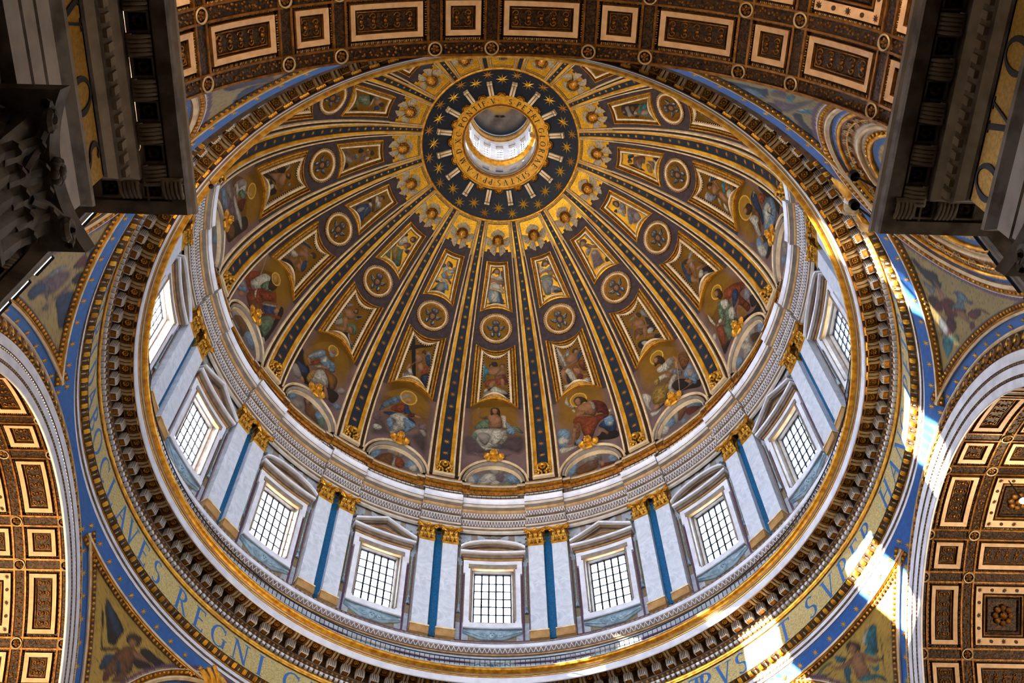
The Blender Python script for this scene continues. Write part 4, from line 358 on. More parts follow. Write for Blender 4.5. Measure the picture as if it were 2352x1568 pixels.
    ('pen', 'NV'): [['B', 7823, 2233, 7748, 2208, 7660, 2190, 7626, 2172, 7581, 2197, 7585, 2216, 7641, 2223, 7724, 2229], ['b', 7714, 2223, 7666, 2201, 7583, 2207, 7604, 2221, 7660, 2227], ['P', 7604, 2181, 7610, 2159, 7561, 2143, 7512, 2166, 7536, 2178, 7570, 2189], ['t', 7521, 2165, 7535, 2143, 7513, 2135, 7487, 2161, 7492, 2176], ['P', 7554, 2193, 7489, 2174, 7482, 2157, 7459, 2103, 7431, 2118, 7420, 2154, 7414, 2190, 7415, 2210, 7466, 2226, 7517, 2215], ['h', 7544, 2227, 7530, 2209, 7481, 2212, 7441, 2214, 7426, 2228, 7471, 2238], ['t', 7414, 2190, 7406, 2160, 7380, 2139, 7360, 2156, 7383, 2178], ['w', 7422, 2173, 7417, 2155, 7399, 2157, 7404, 2175], ['b', 7406, 2229, 7404, 2218, 7345, 2221, 7284, 2230, 7272, 2238, 7327, 2241], ['k', 7401, 2206, 7387, 2183, 7332, 2198, 7252, 2206, 7193, 2216, 7131, 2233, 7193, 2238, 7277, 2223], ['P', 7391, 2207, 7350, 2206, 7268, 2224, 7301, 2227], ['B', 7211, 2237, 7218, 2222, 7138, 2230, 7153, 2237]],
}
# ================================================================== DOME
BAYS = list(range(-8, 8)); VIS = list(range(-5, 6))
mb = MB(); az = np.linspace(-180, 180, 193); ph = np.linspace(-5, 63.3, 48)
mb.grid(D(az[:, None], ph[None, :], 0), 'brown_mauve')
dome = tag(obj('ceiling', mb.mesh('ceiling', smooth=True)), 'mauve brown inner shell of the great ribbed dome', 'dome', kind='structure')
# ---- ribs with star bands
def starmesh(m, n=8, r=1.0, h=0.12):
    b = MB(); V = [(0, 0, h)]
    for i in range(2*n):
        a = pi*i/n + pi/2; q = r if i % 2 == 0 else r*0.30; V.append((q*cos(a), q*sin(a), 0.0))
    b.add(V, [[0, 1+i, 1+(i+1) % (2*n)] for i in range(2*n)], m); return b.mesh('star')
STAR = starmesh('star_gold'); STAR_D = starmesh('star_dim')
def local_obj(name, me, parent, fr, s=1.0, spin=0.0, shift=(0, 0, 0)):   # place a (u,v,w) mesh in a frame of its parent's space
    o0 = np.asarray(fr(0, 0, 0)) - np.asarray(shift); ex = np.asarray(fr(1, 0, 0)) - fr(0, 0, 0); ey = np.asarray(fr(0, 1, 0)) - fr(0, 0, 0); ez = np.asarray(fr(0, 0, 1)) - fr(0, 0, 0)
    if spin: ex, ey = ex*cos(spin) + ey*sin(spin), -ex*sin(spin) + ey*cos(spin)
    o = bpy.data.objects.new(name, me); COL.objects.link(o); o.parent = parent
    o.matrix_local = Matrix([[ex[0]*s, ey[0]*s, ez[0]*s, o0[0]], [ex[1]*s, ey[1]*s, ez[1]*s, o0[1]], [ex[2]*s, ey[2]*s, ez[2]*s, o0[2]], [0, 0, 0, 1]])
    return o
PH = np.linspace(-0.4, 62.75, 56)
def ribstrip(name, cs, m, sgn=1, anchor=(0, 0, 0)):
    b = MB(); rows = [D(sgn*a, PH, w) for a, w in cs]; b.strips(rows, [m]*(len(rows)-1)); return b.mesh(name, anchor, True)
RA = tuple(D(0, 0, 0)); RIB = [('star_band', ribstrip('star_band', [(-1.25, .10), (1.25, .10)], 'navy', 1, RA))]
for s in (1, -1):
    RIB += [('gold_strip', ribstrip('gold_strip', [(1.25, .10), (1.27, .2), (2.03, .2), (2.05, .2)], 'gold_strip', s, RA)),
            ('inner_moulding', ribstrip('inner_moulding', [(2.05, .2), (2.1, .3), (2.27, .34), (2.45, .3), (2.5, .16)], 'cream', s, RA)),
            ('dark_channel', ribstrip('dark_channel', [(2.5, .16), (2.6, .12), (3.2, .12), (3.25, .16)], 'channel', s, RA)),
            ('outer_moulding', ribstrip('outer_moulding', [(3.25, .16), (3.3, .24), (3.5, .26), (3.7, .2), (3.8, .02)], 'cream', s, RA))]
b = MB(); b.box(lambda u, v, w: D(u, v, w), -2.5, 2.5, -0.55, 0.1, .05, .3, 'cream'); RIB.append(('foot_band', b.mesh('foot_band', RA)))
stars = []; p = 61.9
while p > 3.6: stars.append(p); p -= math.degrees(0.0705*rD(p)/RM)
for k in BAYS:
    r = root_at('dome_rib', RA, (k+.5)*22.5, 'curved navy star-banded dome rib, %s' % ribn(k), 'rib', 'dome ribs with star bands')
    for n, me in RIB: obj(n, me, r)
    if -7 <= k <= 6:
        for i, p in enumerate(stars):
            local_obj('star', STAR if (p > 38 and k in (-1, 0, 1, 2) or p > 48) else STAR_D, r, domeframe(0, p, .11), 0.0150*rD(p), 0.0, RA)
# ---- panels in the bays
def spec_pt(sp, s, t):      # sp: half_top, half_bot, top_corner, top_mid, bot_corner, bot_mid ; s in [-1,1], t in [0,1]
    ht, hb, tc, tm, bc, bm = sp; top = tm + (tc-tm)*s*s; bot = bm + (bc-bm)*s*s
    phi = bot + (top-bot)*t; return (hb + (ht-hb)*t)*s, phi
def shrink(sp, d):
    ht, hb, tc, tm, bc, bm = sp; g = math.degrees(d/RM)
    return (ht - math.degrees(d/rD(tc)), hb - math.degrees(d/rD(bc)), tc-g, tm-g, bc+g, bm+g)
def loop(sp, w, n=14):
    s = np.linspace(-1, 1, n); t = np.linspace(0, 1, n); o = []
    for a in s[:-1]: o.append(spec_pt(sp, a, 0))
    for a in t[:-1]: o.append(spec_pt(sp, 1, a))
    for a in s[::-1][:-1]: o.append(spec_pt(sp, a, 1))
    for a in t[::-1][:-1]: o.append(spec_pt(sp, -1, a))
    o = np.array(o); return D(o[:, 0], o[:, 1], w)
def framemesh(name, sp, steps, anchor):       # steps: (inset, height, material to the next)
    b = MB(); b.strips([loop(shrink(sp, d), w) for d, w, _ in steps], [m for *_, m in steps[:-1]], True); return b.mesh(name, anchor)
def bead_row(name, sp, d, w, r, m, anchor, gap):
    b = MB(); L = loop(shrink(sp, d), w, 40); L = np.vstack([L, L[:1]]); acc = 0.0
    for i in range(len(L)-1):
        e = np.linalg.norm(L[i+1]-L[i]); acc += e
        if acc >= gap:
            acc = 0; c = L[i]; V = [c+np.array(q)*r for q in ((1,0,0),(-1,0,0),(0,1,0),(0,-1,0),(0,0,1),(0,0,-1))]
            b.add(V, [[0,2,4],[2,1,4],[1,3,4],[3,0,4],[2,0,5],[1,2,5],[3,1,5],[0,3,5]], m)
    return b.mesh(name, anchor)
def goldbase(n, U, V, c='g', dots=True, seed=0, dark=.5):
    base = np.tile(PAL[c], (n, 1)); base *= (1 + .16*vnoise(U+seed, V, 3.0) + .10*rng.randn(n))[:, None]
    if dots: base[rng.rand(n) < .10] *= dark
    return base
TM = lambda a, p: (np.radians(a)*rD(p), np.radians(p)*RM)
UP = (5.55, 6.25, 54.35, 54.25, 42.9, 44.0); LO = (6.45, 6.35, 35.45, 34.1, 19.8, 22.35)
UPA = tuple(D(0, 48.5, 0)); LOA = tuple(D(0, 28, 0))
F_UP = [('outer_frame', framemesh('outer_frame', UP, [(0, .02, 'gold'), (.02, .2, 'gold'), (.1, .22, 'gold_dark'), (.13, .12, 'gold_dark'), (.2, .14, 'beige_gold'), (.26, .2, 0)], UPA)),
        ('white_frame', framemesh('white_frame', UP, [(.24, .14, 'gold_dark'), (.33, .16, 'cream'), (.35, .24, 'cream'), (.46, .24, 'cream'), (.48, .14, 'gold_dark'), (.56, .08, 0)], UPA)),
        ('bead_row', bead_row('bead_row', UP, .53, .11, .035, 'beige_gold', UPA, .11))]
F_LO = [('outer_frame', framemesh('outer_frame', LO, [(0, .02, 'gold'), (.03, .26, 'gold'), (.14, .28, 'gold_dark'), (.18, .16, 'gold_dark'), (.26, .2, 'beige_gold'), (.4, .24, 'gold_dark'), (.44, .16, 0)], LOA)),
        ('white_frame', framemesh('white_frame', LO, [(.44, .16, 'gold_dark'), (.54, .2, 'cream'), (.56, .3, 'cream'), (.72, .3, 'cream'), (.75, .18, 'brown_dark'), (.86, .10, 0)], LOA)),
        ('bead_row', bead_row('bead_row', LO, .8, .17, .05, 'cream', LOA, .17)), ('egg_row', bead_row('egg_row', LO, .32, .24, .06, 'gold', LOA, .2))]
for n, o_ in F_UP + F_LO: pass
def picture(name, sp, d, w, nu, nv, code, anchor, seed, ground='g', dots=True):
    sp = shrink(sp, d); s = np.linspace(-1, 1, nu); t = np.linspace(0, 1, nv); a, p = spec_pt(sp, s[:, None], t[None, :]); a = a + 0*p
    U = (np.radians(a)*rD(p)).ravel(); V = (np.radians(p)*RM).ravel()
    base = goldbase(len(U), U, V, ground, dots, seed)
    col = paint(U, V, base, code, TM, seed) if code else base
    return paintmesh(name, D(a, p, w), np.clip(col, 0, 1), anchor, gold=(col == base).all(1))
UPL = {0: 'angel with crossed arms in white and blue', -1: 'angel in a pale blue tunic looking up', 1: 'angel in grey robes with crossed arms', -2: 'stooping angel in white and green', 2: 'bowing angel in taupe robes',
       -3: 'angel in dark blue and white', 3: 'bending angel in grey and white', -4: 'kneeling angel in mauve grey', 4: 'angel in ochre and mauve', -5: 'angel in dull green and navy', 5: 'angel in teal and ochre'}
LOL = {0: 'winged youth in red holding a crown of thorns', -1: 'angel beside a tall dark cross', 1: 'angel clasping a slanting stone column', -2: 'seated dark-winged youth', 2: 'seated youth with grey wings', -3: 'crouching youth with a navy wing', 3: 'leaning youth with a blue wing', 4: 'reaching youth with pale drapery', -4: 'reclining winged youth in olive drapery'}
for k in range(-6, 7):
    c = FIGS.get(('up', k))
    if c is None: c = FIGS['up', 3 if k > 0 else -3]
    desc = UPL.get(k, 'winged angel')
    r = root_at('angel_mosaic', UPA, k*22.5, 'upper mosaic of %s, %s' % (desc, bay(k)), 'mosaic panel', 'upper angel panels of the dome')
    for n, me in F_UP: tag(obj(n, me, r), kind='stuff' if 'row' in n else None)
    obj('picture', picture('picture', UP, .54, .08, 58, 92, c, UPA, k+9, 'G' if -3 < k < 5 else 'g'), r)
for k in range(-5, 6):
    c = FIGS.get(('low', k)) or FIGS['low', 2 if k > 0 else -3]
    r = root_at('angel_mosaic', LOA, k*22.5, 'lower mosaic of %s, %s' % (LOL.get(k, 'winged youth'), bay(k)), 'mosaic panel', 'lower angel panels of the dome')
    for n, me in F_LO: tag(obj(n, me, r), kind='stuff' if 'row' in n else None)
    obj('picture', picture('picture', LO, .84, .1, 74, 98, c, LOA, k+31, 'g'), r)
# ---- medallions
MC = 39.4; MA = tuple(D(0, MC, 0))
def mpt(r, a): # circle around the medallion centre (metres)
    u = r*np.cos(a); v = r*np.sin(a); p = MC + np.degrees(v/RM); return np.degrees(u/rD(p)), p
def mring(rs, n=48):
    A = np.linspace(0, 2*pi, n, endpoint=False); rows = []
    for r, w, *_ in rs: a, p = mpt(r, A); rows.append(D(a, p, w))
    b = MB(); b.strips(rows, [x[2] for x in rs[:-1]], True); return b
lace = mring([(1.52, .02, 'gold_dark'), (1.5, .12, 'gold_dark'), (1.35, .12, 0)])
for i in range(40):
    for s in (-1, 1):
        a = 2*pi*i/40; a1 = a + s*pi/40
        P = [mpt(1.48, a1 - .012), mpt(1.48, a1 + .012), mpt(1.36, a + .012), mpt(1.36, a - .012)]
        lace.add([D(*q, .15) for q in P], [[0, 1, 2, 3]], 'cream')
white = mring([(1.35, .12, 'cream'), (1.33, .2, 'cream'), (1.27, .24, 'cream'), (1.2, .2, 'cream'), (1.18, .1, 'gold_dark'), (1.02, .08, 0)])
beads = MB()
for i in range(40):
    c = D(*mpt(1.1, 2*pi*i/40), .12); beads.add([c + np.array(q)*.05 for q in ((1,0,0),(-1,0,0),(0,1,0),(0,-1,0),(0,0,1),(0,0,-1))], [[0,2,4],[2,1,4],[1,3,4],[3,0,4],[2,0,5],[1,2,5],[3,1,5],[0,3,5]], 'gold')
LACE, WHITE, BEADS = lace.mesh('lace_rim', MA), white.mesh('white_ring', MA, True), beads.mesh('bead_row', MA)
def seraph(spin, seed):
    rr = np.linspace(0.02, 1.04, 34); A = np.linspace(0, 2*pi, 73); R, T = np.meshgrid(rr, A, indexing='ij'); a, p = mpt(R, T)
    U = (R*np.cos(T)).ravel(); V = (R*np.sin(T)).ravel(); base = goldbase(len(U), U, V, 'g', True, seed)
    sh = []
    def P(c, pts, rot):
        q = []
        for x, y in pts:
            q += [50*(x*cos(rot) - y*sin(rot)), 50*(x*sin(rot) + y*cos(rot))]
        sh.append([c] + q)
    for s_ in (1, -1):
        m_ = lambda pts: [(s_*x, y) for x, y in pts]
        for pts in ([(.04, .3), (.3, .38), (.34, .62), (.14, .86), (.03, .8)], [(.26, .1), (.5, .22), (.82, .3), (.7, .02), (.5, -.18), (.28, -.12)], [(.1, -.3), (.34, -.32), (.46, -.56), (.3, -.84), (.08, -.66)]):
            P('k', m_([(x*1.08, y*1.06 - .03) for x, y in pts]), spin); P('B', m_(pts), spin)
        P('m', m_([(.05, .5), (.2, .5), (.26, .62), (.12, .8), (.05, .74)]), spin); P('w', m_([(.3, .1), (.5, .2), (.8, .28), (.62, .14), (.4, .04)]), spin); P('m', m_([(.34, -.02), (.6, .06), (.6, -.04), (.4, -.12)]), spin); P('w', m_([(.3, -.36), (.42, -.54), (.3, -.78), (.24, -.6)]), spin)
    P('h', [(-.36, 0), (-.28, .34), (0, .46), (.28, .34), (.36, 0), (.25, -.34), (0, -.42), (-.25, -.34)], 0); P('s', [(-.22, .1), (0, .24), (.22, .1), (.16, -.24), (0, -.34), (-.16, -.24)], 0); P('h', [(-.14, .06), (-.04, .06), (-.04, .0), (-.14, .0)], 0); P('h', [(.14, .06), (.04, .06), (.04, .0), (.14, .0)], 0); P('S', [(-.06, -.16), (.06, -.16), (.06, -.2), (-.06, -.2)], 0)
    col = paint(U, V, base, sh, lambda x, y: (x, y), seed)
    return paintmesh('picture', D(a, p, .08), np.clip(col, 0, 1), MA, gold=(col == base).all(1))
SER = [seraph(t, i) for i, t in enumerate((.0, .12, .22, -.15))]
for k in range(-6, 7):
    r = root_at('medallion', MA, k*22.5, 'round winged-head mosaic medallion, %s' % bay(k), 'medallion', 'seraph medallions of the dome')
    obj('lace_rim', LACE, r); obj('white_ring', WHITE, r); tag(obj('bead_row', BEADS, r), kind='stuff'); obj('picture', SER[k % 4] if k else SER[0], r)
# ---- cherub panels below the star ring
CA = tuple(D(0, 58.6, 0)); CP = (7.2, 7.35, 62.35, 62.35, 56.5, 56.5)
b = MB(); fr_steps = [(8.75, 62.85, .04), (8.7, 62.83, .2), (8.0, 62.6, .2), (7.9, 62.55, .14), (7.5, 62.4, .14), (7.3, 62.3, .1)]
rows = []
for h, t, w in fr_steps: rows.append(np.array([D(-h, 55.0, w)] + [D(-h, q, w) for q in np.linspace(57, t, 5)] + [D(x, t, w) for x in np.linspace(-h, h, 9)[1:]] + [D(h, q, w) for q in np.linspace(t, 57, 5)[1:]] + [D(h, 55.0, w)]))
b.strips(rows, ['gold', 'beige_gold', 'gold_dark', 'beige_gold', 'gold_dark']); CFRAME = b.mesh('gold_frame', CA)
s = np.linspace(-7.3, 7.3, 40); t = np.linspace(56.4, 62.3, 44); Aa, Pp = np.meshgrid(s, t, indexing='ij'); U = (np.radians(Aa)*rD(Pp)).ravel(); V = (np.radians(Pp)*RM).ravel()
notch = (np.abs(Aa) > 4.2) & (np.abs(Aa) < 6.0) & (Pp < 57.0)
CGROUND = paintmesh('gold_ground', D(Aa, Pp, .07), np.clip(goldbase(len(U), U, V, 'G', True, 3, .35), 0, 1), CA, keep=~notch, gold=1.0)
def feather(f, a, l, wd, w0, b, m):       # one feather blade from the origin along angle a
    c, s_ = cos(a), sin(a)
    pts = [(0, -.3*wd), (l*.55, -.55*wd), (l*.9, -.4*wd), (l, 0), (l*.9, .4*wd), (l*.55, .55*wd), (0, .3*wd)]
    V = [f(x*c - y*s_, x*s_ + y*c, w0 + .10*(x/l)*(1-x/l)) for x, y in pts] + [f(l*.5*c, l*.5*s_, w0 + .12)]
    b.add(V, [[i, (i+1) % 7, 7] for i in range(7)], m)
def wing(name, o, a0, a1, l0, l1, n=10, m='wing_white', anchor=CA, fr=None, wd=.15):
    b = MB(); f0 = fr or domeframe(0, 58.6, .1); f = lambda u, v, w: f0(u + o[0], v + o[1], w)
    for i in range(n):
        t = i/(n-1); feather(f, a0 + (a1-a0)*t, l0 + (l1-l0)*t, wd, .03 + .05*t, b, m)
    b.blob(f, (0.08*cos(a0), 0.08*sin(a0), .06), (.17, .13, .08), m, 6, 4); return b.mesh(name, anchor)
def head(name, anchor, fr, sc=1.0, m='skin_gold'):
    b = MB(); f = lambda u, v, w: fr(u*sc, v*sc, w*sc)
    b.blob(f, (0, 0, .16), (.24, .31, .24), m, 12, 8); b.blob(f, (0, -.04, .42), (.045, .09, .06), m, 6, 4); b.blob(f, (0, -.16, .37), (.09, .03, .04), m, 6, 4); b.blob(f, (0, -.26, .3), (.08, .06, .07), m, 6, 4)
    for s_ in (-1, 1):
        b.blob(f, (s_*.12, -.09, .34), (.08, .08, .06), m, 6, 4); b.blob(f, (s_*.1, .07, .36), (.07, .02, .03), m, 6, 4); b.blob(f, (s_*.1, .03, .37), (.035, .018, .02), 'gold_dark', 6, 4)
    return b.mesh(name, anchor, True)
def hair(name, anchor, fr, sc=1.0, m='gold_dark'):
    b = MB(); f = lambda u, v, w: fr(u*sc, v*sc, w*sc)
    for i in range(11):
        a = -.35 + i*(pi+.7)/10; b.blob(f, (.27*cos(a), .02+.31*sin(a), .2), (.10, .10, .12), m, 6, 4)
    for x in (-.14, 0, .14): b.blob(f, (x, .27, .34), (.09, .07, .08), m, 6, 4)
    return b.mesh(name, anchor, True)
cf = domeframe(0, 58.6, .1); CH = [('head', head('head', CA, cf, 1.5)), ('hair', hair('hair', CA, cf, 1.5))]
for s in (1, -1):
    m_ = lambda a: a if s > 0 else pi - a
    CH += [('wing', wing('wing', (s*.12, .2), m_(1.75), m_(.75), 1.02, .72)), ('wing', wing('wing', (s*.3, .0), m_(.55), m_(-.75), .98, .72)), ('wing', wing('wing', (s*.14, -.2), m_(-.7), m_(-1.45), .75, 1.15))]
for k in BAYS:
    r = root_at('cherub_relief', CA, k*22.5, 'gilded cherub head with pale wings, %s' % bay(k), 'relief', 'cherub panels around the star ring')
    obj('gold_frame', CFRAME, r); obj('gold_ground', CGROUND, r)
    hd = obj('head', CH[0][1], r); obj('hair', CH[1][1], hd)
    for n, me in CH[2:]: obj(n, me, r)
# ---- large seated figures, lunettes, keystones, lion heads
BIGL = {0: 'seated bearded man in white robe with raised hand', -1: 'seated veiled woman in blue cloak over red', 1: 'kneeling bare-chested man in red cloak with halo', -2: 'seated old man with book and ochre skirt', 2: 'seated bearded man in white and olive with staff',
        -3: 'grey-bearded man in red holding a thin sword', 3: 'standing man in green robe with a knife', -4: 'stooping old man in taupe cloak', 4: 'bowed man in blue cloak', 5: 'seated man in robes at the far right', -5: 'seated man in robes at the far left'}
BA = tuple(D(0, 13, 0))
def bigpic(k, code):
    nu, nv = 112, 150; s = np.linspace(-1, 1, nu); t = np.linspace(0, 1, nv)
    bot = -1.9 + 7.3*np.sqrt(np.clip(1 - (s*7.5/7.9)**2, 0, 1)); top = 22.35 + 2.0*0*s + (19.8-22.35)*np.clip(s*7.5/6.35, -1, 1)**2
    p = bot[:, None] + (top-bot)[:, None]*t[None, :]; a = s[:, None]*7.5 + 0*p
    U = (np.radians(a)*rD(p)).ravel(); V = (np.radians(p)*RM).ravel()
    base = np.tile(PAL['g']*.78, (len(U), 1)); d = (p.ravel()-9)/12; d = np.clip(d, 0, 1); e = np.clip((np.abs(a.ravel())-4.8)/2.5, 0, 1)
    low = np.clip(1-d*1.6, 0, 1)*.85; mixc = PAL['P']*.75; low = np.maximum(low, e*.8)
    base = base*(1-low[:, None]) + mixc*low[:, None]; base *= (1 + .22*vnoise(U+k, V, 1.8) + .08*rng.randn(len(U)))[:, None]
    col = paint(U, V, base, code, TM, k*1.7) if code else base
    return paintmesh('saint_mosaic', D(a, p, .06), np.clip(col, 0, 1), BA, gold=(col == base).all(1)*(1-low))
def el(a_h, p_top, A, p0=-2.0): return a_h*np.cos(A), p0 + (p_top-p0)*np.sin(A)
LA = tuple(D(0, -1.5, 0)); AA = np.linspace(0, pi, 33)
def archmesh(name, steps):
    b = MB(); rows = []
    for h, t, w, *_ in steps: a, p = el(h, t, AA); rows.append(D(a, p, w))
    b.strips(rows, [x[3] for x in steps[:-1]]); return b.mesh(name, LA, True)
L_OUT = archmesh('outer_moulding', [(7.95, 5.75, .05, 'cream'), (7.9, 5.7, .34, 'cream'), (7.6, 5.4, .4, 'cream'), (7.45, 5.2, .3, 'cream'), (7.42, 5.15, .22, 0)])
L_DARK = archmesh('dark_band', [(7.45, 5.2, .24, 'channel'), (7.1, 4.75, .24, 'channel'), (7.05, 4.7, .34, 0)])
L_GREY = archmesh('grey_archivolt', [(7.05, 4.7, .34, 'cream_dark'), (7.0, 4.6, .4, 'stone_taupe'), (6.5, 3.7, .4, 'stone_taupe'), (6.45, 3.6, .3, 'cream'), (6.25, 3.35, .34, 'cream'), (6.15, 3.2, .05, 0)])
def lunpic(k, code):
    nu, nv = 84, 52; A = np.linspace(0, pi, nu); t = np.linspace(0, 1, nv); a0, p0 = el(6.2, 3.25, A)
    a = a0[:, None] + 0*t[None, :]; p = -2.0 + (p0[:, None]+2.0)*t[None, :]
    U = (np.radians(a)*rD(p)).ravel(); V = (np.radians(p)*RM).ravel(); base = np.tile(PAL['c']*1.05, (len(U), 1)) * (1+.2*vnoise(U+k, V, 2.2)+.07*rng.randn(len(U)))[:, None]
    col = paint(U, V, base, code, TM, k*2.3, .9) if code else base
    return paintmesh('picture', D(a, p, .05), np.clip(col, 0, 1), LA)
LUNL = {0: 'old man in white writing', -1: 'old man in red cope', 1: 'bishop in white mitre', -2: 'dark-haired man by clouds', 2: 'man in brown and red', -3: 'figure in brown before clouds', 3: 'bishop in white mitre and mantle', 4: 'grey-haired man', -4: 'pale cloud and grey figure'}
kf = domeframe(0, 6.6, .42); KA = tuple(kf(0, 0, 0))
def kscroll():
    b = MB(); b.poly(kf, [(-.28, -.2), (.28, -.2), (.22, -.75), (-.22, -.75)], -.25, .1, 'gold'); b.tube([kf(-.26, -.8, .05), kf(.26, -.8, .05)], .13, 'gold', 8)
    return b.mesh('scroll', KA)
KEY = [('head', head('head', KA, kf, 1.0, 'gold')), ('hair', hair('hair', KA, kf, 1.0, 'gold_leafed')), ('scroll', kscroll()),
       ('wing', wing('wing', (.2, -.05), .35, -1.15, .62, .85, 6, 'gold', KA, kf, .24)), ('wing', wing('wing', (-.2, -.05), pi-.35, pi+1.15, .62, .85, 6, 'gold', KA, kf, .24))]
lf = domeframe(0, 2.0, .3); LIA = tuple(lf(0, 0, 0))
def lion():
    f = lf; b = MB(); m = 'gold'
    b.blob(f, (0, .05, .2), (.3, .34, .3), m, 10, 7); b.blob(f, (0, -.14, .46), (.17, .15, .16), m, 8, 5); b.blob(f, (0, .02, .5), (.06, .16, .08), m, 6, 4); b.blob(f, (0, -.07, .6), (.07, .04, .04), 'gold_dark', 6, 4); b.blob(f, (0, -.28, .42), (.11, .06, .1), 'gold_dark', 6, 4)
    for s_ in (-1, 1): b.blob(f, (s_*.14, .14, .42), (.08, .05, .06), m, 6, 4); b.blob(f, (s_*.13, .09, .45), (.04, .03, .03), 'gold_dark', 6, 4); b.blob(f, (s_*.28, .36, .2), (.09, .1, .07), m, 6, 4); b.blob(f, (s_*.11, -.2, .5), (.09, .08, .07), m, 6, 4)
    face = b.mesh('face', LIA, True); b = MB()
    for i in range(13):
        a = -1.25 + i*(pi+2.5)/12; b.blob(f, (.46*cos(a), .0+.5*sin(a), .08), (.14, .17, .13), 'gold_leafed', 6, 4)
        b.blob(f, (.62*cos(a+.12), -.04+.66*sin(a+.12), .0), (.12, .16, .1), 'gold_leafed', 6, 4)
    mane = b.mesh('mane', LIA, True); b = MB(); b.tube([f(-.1, -.45, .3), f(-.12, -.62, .28), f(0, -.72, .28), f(.12, -.62, .28), f(.1, -.45, .3)], .035, 'iron', 6)
    return [('face', face), ('mane', mane), ('ring', b.mesh('ring', LIA))]
LION = lion()
for k in range(-5, 6):
    c = FIGS.get(('big', k))
    o = obj('saint_mosaic', bigpic(k, c or FIGS['big', 2]), None, rotz(BA, k*22.5), -rad(k*22.5)); tag(o, 'large mosaic of %s' % BIGL[k] + ('' if k in (-5, 5) else ' above a lunette'), 'mosaic', 'large seated figure mosaics')
    r = root_at('lunette', LA, k*22.5, 'arched lunette mosaic of %s, %s' % (LUNL.get(k, 'half figure'), bay(k)), 'lunette', 'lunettes at the foot of the dome')
    obj('outer_moulding', L_OUT, r); obj('dark_band', L_DARK, r); obj('grey_archivolt', L_GREY, r); obj('picture', lunpic(k, FIGS.get(('lun', k), FIGS['lun', 2])), r)
    r = root_at('cherub_keystone', KA, k*22.5, 'gilded cherub keystone on lunette arch, %s' % bay(k), 'keystone', 'cherub keystones of the lunettes')
    hd = obj('head', KEY[0][1], r); obj('hair', KEY[1][1], hd)
    for n, me in KEY[2:]: obj(n, me, r)
for k in range(-5, 5):
    r = root_at('lion_head', LIA, (k+.5)*22.5, 'gilded lion head at foot of %s' % ribn(k), 'lion head', 'lion heads at the rib feet')
    fc = obj('face', LION[0][1], r); obj('ring', LION[2][1], fc); obj('mane', LION[1][1], r)
# ---- star ring and lettered ring around the eye
P0, P1 = 63.15, math.degrees(math.acos((4.34-A0)/RM))
mb = MB(); pp = np.linspace(P0, P1, 8); azc = np.linspace(0, 360, 96, endpoint=False)
mb.grid(np.stack([D(azc, q, .08) for q in pp], 1), 'navy_ring', True)
ring = tag(empty('star_ring', (0, 0, float(D(0, 66, 0)[2]))), 'navy blue ring of gold stars around the dome eye', 'star ring')
RS = (0, 0, float(D(0, 66, 0)[2]))
obj('navy_band', mb.mesh('navy_band', RS, True), ring)
mb = MB(); mb.tube([D(a, P0-.1, .12) for a in azc], .13, 'gold', 8, True); obj('gold_border', mb.mesh('gold_border', RS, True), ring)
for i in range(32):
    a = i*11.25; p = 65.9 if i % 2 == 0 else 64.55
    local_obj('star', STAR if (i % 2 == 0 or i in (1, 3, 29)) else STAR_D, ring, domeframe(a, p, .12), .60 if i % 2 == 0 else .55, 0, RS)
def console(az):
    f = domeframe(az, 68.0, .1); b = MB()
    for s_ in (-1, 1):
        b.box(f, s_*.13-.09, s_*.13+.09, -.68, .62, 0, .28, 'cream'); b.box(f, s_*.13-.11, s_*.13+.11, -.74, -.56, 0, .34, 'cream'); b.tube([f(s_*.13-.1, -.5, .28), f(s_*.13+.1, -.5, .28)], .05, 'stone_taupe', 6)
    b.box(f, -.04, .04, -.66, .6, 0, .16, 'gold_dark'); return b.mesh('console', D(az, 68.0, 0))
CON = console(0)
def shell():
    f = domeframe(0, 69.35, .1); b = MB()
    for i in range(9):
        a = pi*i/8 + pi; b.blob(f, (.34*cos(a), .12 + .26*sin(a), .1), (.11, .11, .12), 'gold_dark', 6, 4)
    for i in range(5):
        a = pi*i/4 + pi; b.blob(f, (.17*cos(a), .14 + .14*sin(a), .16), (.09, .09, .1), 'gold', 6, 4)
    b.blob(f, (0, .16, .18), (.1, .1, .12), 'gold', 6, 4); return b.mesh('shell_ornament', D(0, 69.35, 0))
SHE = shell()
for i in range(16):
    a = (i+.5)*22.5; r = tag(obj('console', CON, None, D(a, 68.0, 0), -rad(a)), 'cream twin console on star ring, facing %s' % ribn(i if i < 8 else i-16), 'console', 'consoles around the lettered ring')
    a = i*22.5; tag(obj('shell_ornament', SHE, None, D(a, 69.35, 0), -rad(a)), 'gilded shell ornament outside lettered ring, facing %s' % bay(i if i < 8 else i-16), 'ornament', 'shell ornaments around the lettered ring')
lr = tag(empty('lettered_ring', (0, 0, 97.6)), 'gold ring lettered S PETRI GLORIAE SIXTVS around the lantern opening', 'ring')
LR = (0, 0, 97.6); mb = MB()
revolve(mb, [(4.5, 97.45), (4.42, 97.3), (4.3, 97.32), (4.26, 97.42), (3.52, 97.72), (3.46, 97.66), (3.36, 97.7), (3.3, 97.85), (3.24, 97.86), (3.2, 98.1)], ['gold_dark', 'gold', 'gold', 'ring_gold', 'gold', 'gold_dark', 'stone_brown', 'gold', 'stone_brown'], 0, 360, 96, True)
obj('gold_ring', mb.mesh('gold_ring', LR, True), lr)
